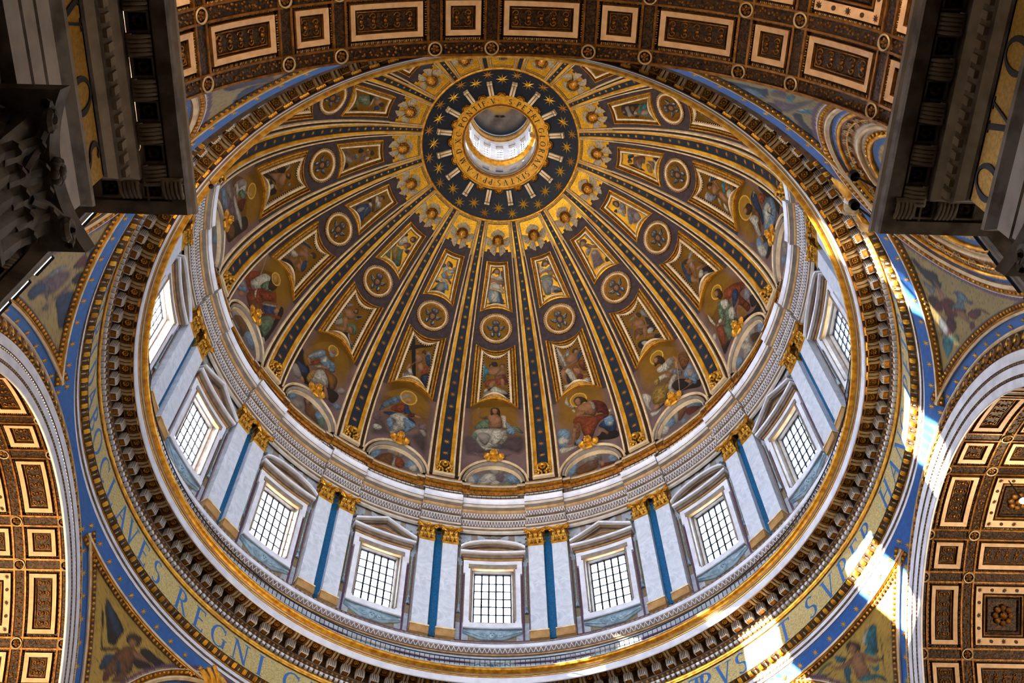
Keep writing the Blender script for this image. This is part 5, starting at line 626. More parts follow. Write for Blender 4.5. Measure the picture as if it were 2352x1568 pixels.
# ---- stroke capitals
def glyph(ch):
    """polygons of a roman capital, height 1, baseline 0; returns (width, polys)"""
    T, t = .15, .07; P = []
    def st(x0, y0, x1, y1, w): P.append([(x0-w/2, y0), (x0+w/2, y0), (x1+w/2, y1), (x1-w/2, y1)])
    def hb(x0, x1, y, w=t): P.append([(x0, y-w/2), (x1, y-w/2), (x1, y+w/2), (x0, y+w/2)])
    def serif(x, y, w=.3): hb(x-w/2, x+w/2, y + (.02 if y < .5 else -.02), .045)
    def stem(x): st(x, 0, x, 1, T); serif(x, 0); serif(x, 1)
    def arc(cx, cy, rx, ry, a0, a1, w=None, n=12):
        for i in range(n):
            q = []
            for j, o in ((i, 1), (i+1, 1), (i+1, -1), (i, -1)):
                a = rad(a0 + (a1-a0)*j/n); ww = t/2 + (T-t)/2*abs(cos(a)); q.append((cx + (rx + o*ww)*cos(a), cy + (ry + o*t/2)*sin(a)))
            P.append(q)
    if ch == 'I': stem(.15); W_ = .3
    elif ch == 'L': stem(.15); hb(.15, .6, .035); st(.6, 0, .6, .2, .05); W_ = .65
    elif ch == 'E': stem(.15); hb(.15, .58, .035); hb(.15, .5, .52); hb(.15, .56, .965); st(.58, 0, .58, .2, .05); st(.56, .82, .56, 1, .05); W_ = .65
    elif ch == 'F': stem(.15); hb(.15, .5, .52); hb(.15, .56, .965); st(.56, .82, .56, 1, .05); W_ = .62
    elif ch == 'T': stem(.38); hb(.02, .74, .965); st(.03, .82, .03, 1, .05); st(.73, .82, .73, 1, .05); W_ = .76
    elif ch == 'H': stem(.15); stem(.7); hb(.15, .7, .5); W_ = .85
    elif ch == 'N': st(.12, 0, .12, 1, t); st(.12, 1, .72, 0, T); st(.72, 0, .72, 1, t); serif(.12, 0); serif(.08, 1, .2); serif(.72, 1); W_ = .85
    elif ch == 'M': st(.1, 0, .2, 1, t); st(.2, 1, .48, 0, T); st(.48, 0, .76, 1, t); st(.76, 1, .86, 0, T); serif(.1, 0); serif(.86, 0); W_ = .96
    elif ch == 'V': st(.1, 1, .4, 0, T); st(.4, 0, .68, 1, t); serif(.1, 1); serif(.68, 1); W_ = .8
    elif ch == 'A': st(.1, 0, .38, 1, t); st(.38, 1, .68, 0, T); hb(.2, .58, .36); serif(.1, 0); serif(.68, 0); W_ = .8
    elif ch == 'X': st(.1, 1, .68, 0, T); st(.1, 0, .68, 1, t); serif(.1, 1); serif(.68, 1); serif(.1, 0); serif(.68, 0); W_ = .8
    elif ch == 'O': arc(.45, .5, .38, .48, 0, 360, n=24); W_ = .9
    elif ch == 'Q': arc(.45, .5, .38, .48, 0, 360, n=24); st(.5, .08, .8, -.18, .1); W_ = .9
    elif ch == 'C': arc(.45, .5, .38, .48, 45, 315, n=18); st(.74, .72, .74, .95, .05); W_ = .8
    elif ch == 'G': arc(.45, .5, .38, .48, 45, 320, n=18); st(.74, .05, .74, .42, T*.8); serif(.74, .44); st(.74, .72, .74, .95, .05); W_ = .88
    elif ch == 'D': stem(.15); arc(.3, .5, .42, .48, -90, 90, n=14); hb(.15, .3, .02); hb(.15, .3, .98); W_ = .82
    elif ch == 'P': stem(.15); arc(.28, .73, .28, .25, -90, 90, n=10); hb(.15, .28, .48); hb(.15, .28, .98); W_ = .62
    elif ch == 'R': stem(.15); arc(.28, .75, .26, .23, -90, 90, n=10); hb(.15, .28, .52); hb(.15, .28, .98); st(.34, .5, .68, 0, T); serif(.7, 0, .2); W_ = .75
    elif ch == 'B': stem(.15); arc(.28, .76, .22, .22, -90, 90, n=10); arc(.28, .27, .28, .25, -90, 90, n=10); hb(.15, .28, .02); hb(.15, .28, .53); hb(.15, .28, .98); W_ = .65
    elif ch == 'S': arc(.3, .75, .2, .23, 40, 270, n=12); arc(.3, .27, .22, .25, 90, -140, n=12); W_ = .58
    elif ch == '.': P.append([(.02, .5), (.1, .42), (.18, .5), (.1, .58)]); W_ = .2
    else: W_ = .3
    return W_, P
def letter(name, ch, f, h, m, w0, w1, shift, stretch=1.0):   # f maps (u,v,w); letter centred on u=0, from v=0 to h
    W_, P = glyph(ch); b = MB()
    for q in P:
        b.poly(f, [((x - W_/2)*h*stretch, y*h) for x, y in q], w0, w1, m)
    return b.mesh(name, shift)
TXT = 'S.PETRI GLORIAE SIXTVS.PP.V.A.M.D.XC.PONTIF.V.'
ws = [glyph(c)[0]*.51 + .12 if c != ' ' else .36 for c in TXT]; tot = sum(ws) + .55; acc = 0.0
def ringmap(az):                 # conical ring face, letter tops outward, reading clockwise as seen from below
    a = rad(az); e_t = np.array((-cos(a), sin(a), 0)); e_r = np.array((sin(a), cos(a), 0)); s_ = np.array([(4.26-3.52), (97.42-97.72)]); s_ /= np.linalg.norm(s_)
    up = e_r*s_[0] + np.array((0, 0, s_[1])); nrm = -e_r*abs(s_[1]) - np.array((0, 0, s_[0])); o = e_r*3.61 + np.array((0, 0, 97.683))
    return frame(o, e_t, up, nrm)
for c, w_ in zip(TXT, ws):
    a = 180 - 8 - (acc + w_/2)/tot*360 + 0; acc += w_
    if c == ' ': continue
    obj('letter', letter('letter', c, ringmap(a), .54, 'letter_dark', -.01, .03, LR, .95), lr)
# ---- lantern above the eye
lan = tag(empty('lantern', (0, 0, 98.1)), 'bright white lantern drum with windows seen through the dome eye', 'lantern'); LZ = (0, 0, 98.1)
mb = MB(); revolve(mb, [(4.6, 97.4), (3.78, 98.0), (3.78, 103.2)], ['stone_white', 'stone_white'], 0, 360, 48, True); revolve(mb, [(3.78, 106.4), (3.78, 109.6), (3.0, 109.6)], ['stone_white', 'stone_white'], 0, 360, 48, True); obj('outer_shell', mb.mesh('outer_shell', LZ, True), lan)
mb = MB(); revolve(mb, [(3.2, 98.1), (3.35, 98.6), (3.35, 99.2)], ['marble_grey', 'marble_grey'], 0, 360, 64, True); obj('base_wall', mb.mesh('base_wall', LZ, True), lan)
mb = MB(); revolve(mb, [(3.35, 100.4), (3.35, 101.0)], ['stone_cream'], 0, 360, 64, True)
for i in range(16): revolve(mb, [(3.35, 99.2), (3.35, 100.4)], ['stone_cream'], i*22.5+6.0, i*22.5+16.5, 3)
obj('gallery_wall', mb.mesh('gallery_wall', LZ), lan)
DARKN = MB(); f = cylframe(0, 3.7, 99.8); DARKN.box(f, -.5, .5, -.6, .6, 0, .05, 'brown_dark'); dk = DARKN.mesh('opening', (0, 0, 98.1)); LITN = MB(); LITN.box(f, -.5, .5, -.6, .6, 0, .05, 'ochre'); lt = LITN.mesh('opening', (0, 0, 98.1))
for i in range(16): obj('opening', lt if i % 3 == 1 else dk, lan, None, -rad(i*22.5 + 0))
mb = MB(); revolve(mb, [(3.35, 101.0), (3.0, 101.15), (2.95, 101.5), (3.15, 101.7), (3.2, 102.0)], ['gold', 'gold', 'gold_strip', 'gold'], 0, 360, 64, True)
for i in range(64): mb.blob(cylframe(i*5.625, 2.96, 101.3), (0, 0, 0), (.08, .1, .06), 'gold', 5, 3)
obj('lower_cornice', mb.mesh('lower_cornice', LZ, True), lan)
mb = MB(); revolve(mb, [(3.35, 102.0), (3.35, 103.3)], ['stone_white'], 0, 360, 64, True); revolve(mb, [(3.35, 106.4), (3.35, 107.6)], ['stone_white'], 0, 360, 64, True)
for i in range(16): revolve(mb, [(3.35, 103.3), (3.35, 106.4)], ['stone_white'], i*22.5+7.5, i*22.5+15, 3)
obj('white_wall', mb.mesh('white_wall', LZ), lan)
b = MB(); f = cylframe(0, 3.5, 104.8); b.box(f, -.5, .5, -1.6, 1.6, -.05, 0, 'pane_lantern'); PL = b.mesh('window_pane', LZ); b = MB()
for x in (-.44, -.15, .15, .44): b.box(f, x-.02, x+.02, -1.5, 1.4, 0, .05, 'iron')
for y in (-.8, -.1, .6): b.box(f, -.45, .45, y-.02, y+.02, 0, .05, 'iron')
b.tube([f(.45*cos(t), .9+.45*sin(t), .03) for t in np.linspace(0, pi, 9)], .03, 'iron', 5); BL = b.mesh('window_bars', LZ)
b = MB(); f2 = cylframe(11.25, 3.35, 104.7); b.box(f2, -.26, .26, -2.7, 2.6, 0, .14, 'stone_white'); b.box(f2, -.3, .3, 2.3, 2.6, 0, .2, 'stone_white'); PI_ = b.mesh('lantern_pilaster', LZ)
b = MB(); b.box(f, -.5, .5, 1.75, 1.9, -.1, .25, 'stone_taupe'); LI = b.mesh('lintel', LZ)
for i in range(16):
    for n, me in (('window_pane', PL), ('window_bars', BL), ('lantern_pilaster', PI_), ('lintel', LI)): obj(n, me, lan, None, -rad(i*22.5))
mb = MB(); revolve(mb, [(3.35, 107.6), (3.15, 107.75), (3.1, 108.1), (2.95, 108.25), (2.9, 108.6), (3.0, 108.9), (3.1, 109.3)], ['stone_cream', 'gold', 'ochre', 'gold', 'gold_strip', 'stone_cream'], 0, 360, 64, True)
for i in range(72): mb.blob(cylframe(i*5.0, 2.94, 108.4), (0, 0, 0), (.07, .1, .06), 'gold', 5, 3)
obj('upper_cornice', mb.mesh('upper_cornice', LZ, True), lan)
A, T = np.meshgrid(np.linspace(0, 2*pi, 121), np.linspace(0.02, pi/2, 60), indexing='ij'); Pn = np.stack([3.1*np.sin(T)*np.sin(A), 3.1*np.sin(T)*np.cos(A), 109.3 + 3.6*np.cos(T)], -1)
X, Y = Pn[..., 0].ravel(), Pn[..., 1].ravel(); R_ = np.hypot(X, Y); base = np.tile(PAL['C']*.7, (len(X), 1)); base *= (1 + .45*vnoise(X, Y, 2.5) + .15*vnoise(X, Y, 9))[:, None]
ringm = np.exp(-((R_-1.25)/.35)**2)[:, None]; base = base*(1-ringm) + PAL['G']*ringm*1.1; edge = np.clip((R_-2.6)/.4, 0, 1)[:, None]; base = base*(1-edge) + lin('2c3c4c')*edge
code = [['B', -50, -40, -20, -52, 20, -50, 45, -38, 50, -10, 40, 30, 0, 45, -40, 30], ['b', -40, -30, 0, -46, 20, -30, -10, -10], ['R', -30, -5, -5, -20, 20, -10, 15, 15, -20, 15], ['C', 0, -25, 30, -38, 42, -25, 20, -15], ['k', -35, 98, -12, 92, 0, 98, 12, 92, 35, 98, 15, 105, -15, 105], ['s', -5, 96, 5, 96, 5, 106, -5, 106]]
col = paint(X, Y, base, code, lambda x, y: (x*.9, y*.9), 2); obj('cupola_mosaic', paintmesh('cupola_mosaic', Pn, np.clip(col, 0, 1), LZ), lan)
# ================================================================== DRUM
RW = 20.95
mb = MB(); a1 = 4.45
for k in BAYS:
    c = k*22.5
    revolve(mb, [(RW, 54.2), (RW, 57.35), (RW, 63.35), (RW, 70.0)], ['marble_grey', 'olive_mosaic', 'marble_grey'], c-11.25, c-a1, 4)
    revolve(mb, [(RW, 54.2), (RW, 57.35), (RW, 63.35), (RW, 70.0)], ['marble_grey', 'olive_mosaic', 'marble_grey'], c+a1, c+11.25, 4)
    revolve(mb, [(RW, 54.2), (RW, 57.35)], ['olive_mosaic'], c-a1, c+a1, 5); revolve(mb, [(RW, 63.35), (RW, 70.0)], ['stone_taupe'], c-a1, c+a1, 5)
drum = tag(obj('wall_drum', mb.mesh('wall_drum')), 'round drum wall with windows below the dome', 'wall', kind='structure')
RF = RW - .02
cm = cylmap(RW)
def drumpart(name, draw, anchor=(0, 0, 0), smooth=False):
    b = MB(); draw(b); return b.mesh(name, anchor, smooth)
DP = []
b = MB()                                                # blue strip between the paired pilasters (rib centred)
b.box(cm, -.36, .36, 55.6, 66.6, .0, .10, 'blue_strip'); DP.append(('blue_panel', b.mesh('blue_panel')))
for k in range(-7, 7):
    for n, me in DP: obj(n, me, drum, None, -rad((k+.5)*22.5))
# ---- windows
WA = (0, 21.2, 60.4)
f = cylframe(0, 21.5, 60.5); HW, HH = 1.277, 2.5
def wbox(b, u0, u1, v0, v1, w0, w1, m): b.box(f, u0, u1, v0 - 60.5, v1 - 60.5, w0, w1, m)
b = MB(); b.box(f, -.5*HW/2.5+.0, .5*HW/2.5, 0, 0.01, 0, 0.005, 'pane') if 0 else None
PW, PHt = 2*HW/5, [0.95] + [.81]*5; rowsv = [58.0 + .81*i for i in range(5)] + [58.0 + .81*5]
pane_meshes = {}
def pane_mesh(h, m='pane'):
    b = MB(); b.box(ident, -PW/2+.015, PW/2-.015, -h/2+.012, h/2-.012, 0, .01, m); return b.mesh('pane')
PM = [pane_mesh(.81), pane_mesh(.95)]; PMS = [pane_mesh(.81, 'pane_sunward'), pane_mesh(.95, 'pane_sunward')]; PMB = [pane_mesh(.81, 'pane_beside'), pane_mesh(.95, 'pane_beside')]
b = MB(); b.box(f, -HW, HW, -HH, HH, 0, .01, 'pane'); BIGP = b.mesh('pane', WA); b = MB(); b.box(f, -HW, HW, -HH, HH, 0, .01, 'pane_sunward'); BIGPS = b.mesh('pane', WA)
b = MB(); wbox(b, -.04, .04, 58.0, 63.0, .0, .09, 'iron'); VB = b.mesh('bar'); VBO = b
b = MB()                                                # reveal from the glass to the wall opening
zi, zo = (58.0, 63.0), (57.35, 63.35); uo = rad(a1)*RW
inn = [f(-HW, -2.5, 0), f(HW, -2.5, 0), f(HW, 2.5, 0), f(-HW, 2.5, 0)]
mid = [f(-1.42, -2.72, .32), f(1.42, -2.72, .32), f(1.42, 2.6, .32), f(-1.42, 2.6, .32)]; mid2 = [f(-1.46, -2.76, .3), f(1.46, -2.76, .3), f(1.46, 2.64, .3), f(-1.46, 2.64, .3)]
out = [f(-uo, 57.35-60.5, .62), f(uo, 57.35-60.5, .62), f(uo, 2.85, .62), f(-uo, 2.85, .62)]
b.strips([np.array(x) for x in (inn, mid, mid2, out)], ['stone_taupe', 'ochre', 'stone_taupe'], True); REV = b.mesh('reveal', WA)
def framepart():
    b = MB(); g = cylmap(RW)
    for s_ in (-1, 1):
        u = sorted((s_*1.55, s_*1.98)); b.box(g, u[0], u[1], 56.9, 62.3, 0, .2, 'stone_white'); u = sorted((s_*1.55, s_*2.12)); b.box(g, u[0], u[1], 62.3, 63.2, 0, .2, 'stone_white')
        u = sorted((s_*1.5, s_*1.62)); b.box(g, u[0], u[1], 57.4, 62.8, .0, .26, 'stone_taupe')
    for i in range(6):
        u0 = -2.12 + i*4.24/6; b.box(g, u0, u0+4.24/6, 63.2, 63.75, 0, .2, 'stone_white')
        u0 = -1.75 + i*3.5/6; b.box(g, u0, u0+3.5/6, 62.85, 63.25, 0, .28, 'stone_taupe')
        u0 = -2.0 + i*4.0/6; b.box(g, u0, u0+4.0/6, 56.6, 57.2, 0, .22, 'stone_white'); b.box(g, u0, u0+4/6, 56.55, 56.66, 0, .3, 'marble_grey')
    return b.mesh('frame', WA)
FRM = framepart()
b = MB(); g = cylmap(RW)
for i in range(6):
    u0 = -1.6 + i*3.2/6; b.box(g, u0, u0+3.2/6, 62.72, 62.82, .1, .3, 'ochre')
GL = b.mesh('gilt_line', WA)
def sillorn():
    b = MB(); g = cylmap(RW)
    b.poly(g, [(-1.95, 56.55), (1.95, 56.55), (2.0, 56.3), (1.3, 56.0), (.8, 55.75), (-.8, 55.75), (-1.3, 56.0), (-2.0, 56.3)], 0, .12, 'grey_blue')
    b.blob(g, (0, 56.05, .12), (.26, .34, .18), 'grey_blue', 8, 6)
    for s_ in (-1, 1):
        b.blob(g, (s_*.09, 56.12, .29), (.05, .03, .03), 'frieze_dark', 5, 3)
        b.tube([g(s_*(.55+.2*cos(t)), 56.1+.2*sin(t), .16) for t in np.linspace(0, 2*pi, 11)], .05, 'grey_blue', 5); b.blob(g, (s_*.55, 56.1, .14), (.1, .1, .08), 'grey_blue', 6, 4)
        b.tube([g(s_*x, y, .15) for x, y in ((.8, 56.0), (1.2, 56.15), (1.6, 56.3), (1.9, 56.42))], .05, 'grey_blue', 5); b.blob(g, (s_*1.92, 56.42, .12), (.12, .12, .1), 'grey_blue', 6, 4)
    b.blob(g, (0, 55.95, .29), (.08, .03, .03), 'frieze_dark', 5, 3)
    return b.mesh('sill_cartouche', WA, True)
SIL = sillorn()
def bordermesh():
    b = MB(); g = cylmap(RW)
    for s_ in (-1, 1):
        for x0, x1 in ((2.06, 2.2), (2.5, 2.66)):
            u = sorted((s_*x0, s_*x1)); b.box(g, u[0], u[1], 55.6, 63.7, 0, .04, 'purple')
        u = sorted((s_*2.56, s_*2.7)); b.box(g, u[0], u[1], 55.5, 66.5, 0, .06, 'stone_taupe')
    for i in range(6): b.box(g, -2.5+i*5/6, -2.5+(i+1)*5/6, 55.5, 55.66, 0, .04, 'purple')
    return b.mesh('purple_border', WA)
BOR = bordermesh()
def tassel(s_):
    b = MB(); g = cylmap(RW); u = s_*2.35
    b.tube([g(u, 63.6, .08), g(u, 59.0, .08)], .035, 'grey_blue', 5); b.blob(g, (u, 58.9, .1), (.1, .14, .1), 'grey_blue', 6, 4)
    b.add([g(u-.05, 58.85, .1), g(u+.05, 58.85, .1), g(u+.13, 58.2, .12), g(u-.13, 58.2, .12), g(u, 58.85, .18), g(u, 58.2, .24)], [[0, 4, 5, 3], [4, 1, 2, 5], [3, 5, 2]], 'grey_blue'); return b.mesh('tassel', WA)
TAS = [tassel(-1), tassel(1)]
def pediment(seg):
    b = MB(); g = cylmap(RW); n = 16; H = 2.42
    xs = np.linspace(-H, H, n+1)
    for lo, hi, w, m in ((63.72, 63.84, .3, 'ochre'), (63.84, 64.06, .42, 'stone_brown'), (64.06, 64.2, .5, 'stone_taupe'), (64.2, 64.42, .62, 'stone_white')):
        hh = H - (0.62-w)*.8
        for i in range(n): b.box(g, hh*xs[i]/H, hh*xs[i+1]/H, lo, hi, 0, w, m)
    top = (lambda x: 64.42 + 1.3*np.sqrt(np.clip(1-(x/H)**2*.86, 0, 1)) - 1.3*np.sqrt(.14)) if seg else (lambda x: 64.42 + 1.35*(1-np.abs(x)/H))
    for i in range(n):
        x0, x1 = xs[i], xs[i+1]
        for d0, d1, w, m in ((.0, .14, .62, 'stone_taupe'), (.14, .34, .76, 'stone_white'), (-.12, 0, .5, 'stone_brown')):
            y = [top(x0)+d0, top(x1)+d0, top(x1)+d1, top(x0)+d1]
            y = [max(q, 64.42) if d0 < 0 else q for q in y]
            b.hexa([g(x0, y[0], 0), g(x1, y[1], 0), g(x1, y[2], 0), g(x0, y[3], 0), g(x0, y[0], w), g(x1, y[1], w), g(x1, y[2], w), g(x0, y[3], w)], m)
        if top(x0) > 64.45 or top(x1) > 64.45: b.add([g(x0, 64.42, .3), g(x1, 64.42, .3), g(x1, max(64.42, top(x1)), .3), g(x0, max(64.42, top(x0)), .3)], [[0, 1, 2, 3]], 'stone_brown')
    it = lambda x: 64.5 + (top(x) - 64.5)*.55
    xi = np.linspace(-H*.62, H*.62, 13)
    for i in range(12): 
        y0, y1 = it(xi[i]), it(xi[i+1]); b.hexa([g(xi[i], y0-.08, .3), g(xi[i+1], y1-.08, .3), g(xi[i+1], y1, .3), g(xi[i], y0, .3), g(xi[i], y0-.08, .38), g(xi[i+1], y1-.08, .38), g(xi[i+1], y1, .38), g(xi[i], y0, .38)], 'ochre')
    return b.mesh('pediment', WA)
PED = [pediment(True), pediment(False)]
def garland():
    b = MB(); g = cylmap(RW); r_ = np.random.RandomState(3)
    for s_ in (-1, 1):
        for i in range(9):
            t = i/8; u = s_*(.5 + 1.9*t); v = 66.35 - .75*t - .25*sin(pi*t); b.blob(g, (u, v, .12), (.2, .17, .16), 'garland', 6, 4); b.blob(g, (u + .12*r_.randn(), v+.14*r_.randn(), .18), (.12, .1, .1), 'garland', 5, 3)
        ff = lambda u, v, w: g(s_*u, v, w)
        for i in range(5): feather(ff_ := (lambda u, v, w: g(s_*(.35 + u), 66.25 + v, w)), .55 - .22*i, 1.0 - .08*i, .16, .14 + .02*i, b, 'marble_grey')
    b.blob(g, (0, 66.3, .2), (.26, .3, .22), 'garland', 8, 5); return b.mesh('garland', WA, True)
GAR = garland()
bars_h = MB()
for z in rowsv[1:]: 
    for s_ in (0,): wbox(bars_h, -HW, HW, z-.02, z+.02, .01, .06, 'iron')
HB = []
for i, z in enumerate(rowsv[1:]):
    b = MB(); wbox(b, -HW, HW, z-.035, z+.035, .01, .08, 'iron'); HB.append(b.mesh('bar', WA))
VBS = []
for i in range(1, 5):
    x = -HW + i*PW; b = MB(); wbox(b, x-.06, x+.06, 58.0, 63.0, .01, .13, 'iron'); VBS.append(b.mesh('bar', WA))
b = MB(); wbox(b, -HW-.05, HW+.05, 62.95, 63.05, -.02, .1, 'iron'); wbox(b, -HW-.05, HW+.05, 57.95, 58.03, -.02, .1, 'iron'); wbox(b, -HW-.05, -HW+.03, 58, 63, -.02, .1, 'iron'); wbox(b, HW-.03, HW+.05, 58, 63, -.02, .1, 'iron'); CAS = b.mesh('casement', WA)
for n_, k in enumerate(BAYS):
    r = root_at('window_%d' % (n_+1), WA, k*22.5, 'tall barred window under %s pediment, %s' % ('curved' if k % 2 == 0 else 'triangular', bay(k)), 'window', None); r['kind'] = 'structure'
    obj('reveal', REV, r)
    if abs(k) <= 5:
        for n, me in (('frame', FRM), ('gilt_line', GL), ('sill_cartouche', SIL), ('purple_border', BOR), ('tassel', TAS[0]), ('tassel', TAS[1]), ('pediment', PED[k % 2]), ('garland', GAR)): obj(n, me, r)
        cs = obj('casement', CAS, r); pm = PMS if k in (-4, -5) else PMB if k in (-3, -6) else PM
        for me in HB + VBS: obj('bar', me, cs)
        for i in range(5):
            for j in range(6):
                h = .81 if j < 5 else .95; o = local_obj('pane', pm[0] if j < 5 else pm[1], cs, lambda u, v, w, i=i, j=j, h=h: np.asarray(f(-HW + (i+.5)*PW + u, rowsv[j] + h/2 - 60.5 + v, w)), 1, 0, WA)
    else:
        obj('pane', BIGPS if k in (-5, -6) else BIGP, r); obj('frame', FRM, r); obj('casement', CAS, r)
# ---- pilasters
RPIL = 20.45; PA = (0, RPIL, 55.2)
g = frame((0, RW, 0), (1, 0, 0), (0, 0, 1), (0, -1, 0))
b = MB(); b.box(g, -.56, .56, 56.0, 65.05, .0, .5, 'marble'); SHAFT = b.mesh('shaft', PA)
b = MB(); b.box(g, -.64, .64, 55.2, 55.75, 0, .62, 'ochre'); b.box(g, -.61, .61, 55.75, 55.9, 0, .58, 'ochre'); b.box(g, -.66, .66, 55.9, 56.02, 0, .62, 'cream'); BASE = b.mesh('base', PA)
def acanthus(b, fr, u, v, h, wd, curl, m, ww=.0):
    """a curled leaf rising from (u,v), facing w"""
    pts = [(0, 0), (.35, .10), (.7, .28), (.92, .62), (.9, .95), (.72, 1.1)]     # (height, outward)
    V = []; 
    for i, (hh, o) in enumerate(pts):
        s_ = wd*(1-.12*i)*(.8+.25*(i % 2)); V += [fr(u-s_, v+hh*h, ww+o*curl), fr(u, v+hh*h+.02*h, ww+o*curl+.05*h), fr(u+s_, v+hh*h, ww+o*curl)]
    F = []
    for i in range(len(pts)-1):
        for j in (0, 1): F.append([3*i+j, 3*i+j+1, 3*i+j+4, 3*i+j+3])
    b.add(V, F, m)
def capital():
    b = MB(); v0 = 65.05
    b.hexa([g(-.5, v0, .1), g(.5, v0, .1), g(.62, v0+1.55, .1), g(-.62, v0+1.55, .1), g(-.5, v0, .52), g(.5, v0, .52), g(.62, v0+1.55, .62), g(-.62, v0+1.55, .62)], 'gold_dark')
    b.box(g, -.6, .6, v0-.06, v0+.08, .1, .6, 'gold')
    for i in range(4): acanthus(b, g, -.45+.3*i, v0+.08, .62, .17, .22, 'gold_leafed', .5)
    for i in range(3): acanthus(b, g, -.36+.36*i, v0+.55, .6, .18, .26, 'gold_leafed', .54)
    for s_ in (-1, 1):
        acanthus(b, frame(g(s_*.56, 0, .3), (0, 1, 0), (0, 0, 1), (s_, 0, 0)), 0, v0+.1, .62, .17, .2, 'gold_leafed', 0)
        acanthus(b, frame(g(s_*.58, 0, .3), (0, 1, 0), (0, 0, 1), (s_, 0, 0)), 0, v0+.6, .55, .16, .2, 'gold_leafed', 0)
        b.tube([g(s_*(.62+.2*(1-t/9)*cos(t)), v0+1.35+.2*(1-t/9)*sin(t), .72) for t in np.linspace(0, 7, 14)], .06, 'gold', 5); b.tube([g(s_*.2, v0+.9, .66), g(s_*.36, v0+1.2, .7), g(s_*.6, v0+1.5, .74)], .06, 'gold', 5)
    b.tube([g(x, v0+1.66 - .10*(1-abs(x)/.85)**1, .78 - .16*(1-(x/.85)**2)) for x in np.linspace(-.85, .85, 11)], .1, 'gold', 6)
    b.box(g, -.7, .7, v0+1.55, v0+1.85, .05, .6, 'gold'); b.blob(g, (0, v0+1.62, .72), (.16, .16, .1), 'gold_leafed', 8, 5)
    return b.mesh('capital', PA)
CAP = capital()
for k in range(-6, 6):
    for s_ in (-1, 1):
        az_ = (k+.5)*22.5 + s_*2.45; nb = k if s_ < 0 else k+1
        side = 'right' if s_ < 0 else 'left'
        r = root_at('pilaster', PA, az_, 'white marble pilaster %s of the window, %s' % (side, bay(nb)), 'pilaster', 'paired pilasters of the drum')
        obj('shaft', SHAFT, r); obj('capital', CAP, r); obj('base', BASE, r)
# ---- upper entablature (trim_1) breaking forward over the pilaster pairs
EN = [(20.75, 66.85, 'stone_cream'), (20.6, 66.9, 'stone_cream'), (20.6, 67.1, 'stone_brown'), (20.55, 67.13, 'ochre'), (20.55, 67.25, 'stone_cream'), (20.52, 67.42, 'stone_brown'), (20.42, 67.95, 'stone_cream'), (20.36, 67.97, 'stone_cream'), (20.36, 68.05, 'stone_brown'),
      (20.6, 68.07, 'frieze_dark'), (20.6, 68.42, 'stone_brown'), (20.5, 68.45, 'stone_brown'), (20.3, 68.72, 'stone_cream'), (20.22, 68.86, 'ochre'), (20.12, 68.98, 'stone_taupe'), (19.84, 69.0, 'stone_cream'), (19.82, 69.3, 'stone_brown'), (19.8, 69.34, 'stone_white'), (19.78, 69.6, 'stone_white'), (19.66, 69.78, 'stone_white'), (19.66, 69.86, 'stone_cream'), (20.95, 69.9, 0)]
ent = tag(empty('trim_1', (0, 0, 66.8)), 'cream entablature above the drum windows, stepping forward over pilasters', 'entablature', kind='structure'); EA = (0, 0, 66.8)
def entseg(name, h, off):
    b = MB(); pr = [(r - off, z) for r, z, _ in EN[:-1]] + [(20.95, 69.9)]; revolve(b, pr, [m for *_, m in EN[:-1]], -h, h, 10)
    for s_ in (-1, 1):
        V = [cyl(s_*h, r, z) for r, z in pr] + [cyl(s_*h, 20.95, 66.85)]; b.add(V, [list(range(len(V)))[::s_]], 'stone_taupe')
    return b.mesh(name, EA)
SEG_R, SEG_B = entseg('cornice_block', 4.35, .24), entseg('cornice_span', 6.95, 0.0)
def chevrons(name, h, off, rows, m='stone_white'):
    b = MB()
    for r0, z0, r1, z1, pitch in rows:
        n = max(2, int(round(2*h/pitch))); da = 2*h/n
        for i in range(n):
            for s_ in (0, 1):
                a_, b_ = (-h + (i+.06)*da, -h + (i+.5)*da); 
                if s_: a_, b_ = -h + (i+.94)*da, -h + (i+.5)*da
                t = .07*da
                P = [cyl(a_-t, r0-off-.02, z0), cyl(a_+t, r0-off-.02, z0), cyl(b_+t, r1-off-.03, z1), cyl(b_-t, r1-off-.03, z1)]; Q = [p*[1-.0022, 1-.0022, 1] for p in P]
                b.add(P + Q, [[4, 5, 6, 7], [0, 4, 7, 3], [1, 2, 6, 5]], m)
    return b.mesh(name, EA)
ROWS = [(20.52, 67.45, 20.42, 67.93, .62), (20.5, 68.46, 20.3, 68.72, .62)]
CH_R, CH_B = chevrons('leaf_moulding', 4.3, .24, ROWS), chevrons('leaf_moulding', 6.9, 0, ROWS)
def dentl(name, h, off, rows):
    b = MB()
    for r, z, dz, dr, pitch, m in rows:
        n = int(2*h/pitch)
        for i in range(n):
            a = -h + (i+.5)*2*h/n; fr = cylframe(a, r-off, z); b.box(fr, -.3*rad(2*h/n)*r, .3*rad(2*h/n)*r, 0, dz, 0, dr, m)
    return b.mesh(name, EA)
DRW = [(20.3, 68.74, .14, .10, .3, 'ochre'), (19.82, 69.3, .05, .03, .3, 'gold_dark'), (20.56, 67.14, .1, .04, .3, 'stone_brown')]
DE_R, DE_B = dentl('dentil_row', 4.3, .24, DRW), dentl('dentil_row', 6.9, 0, DRW)
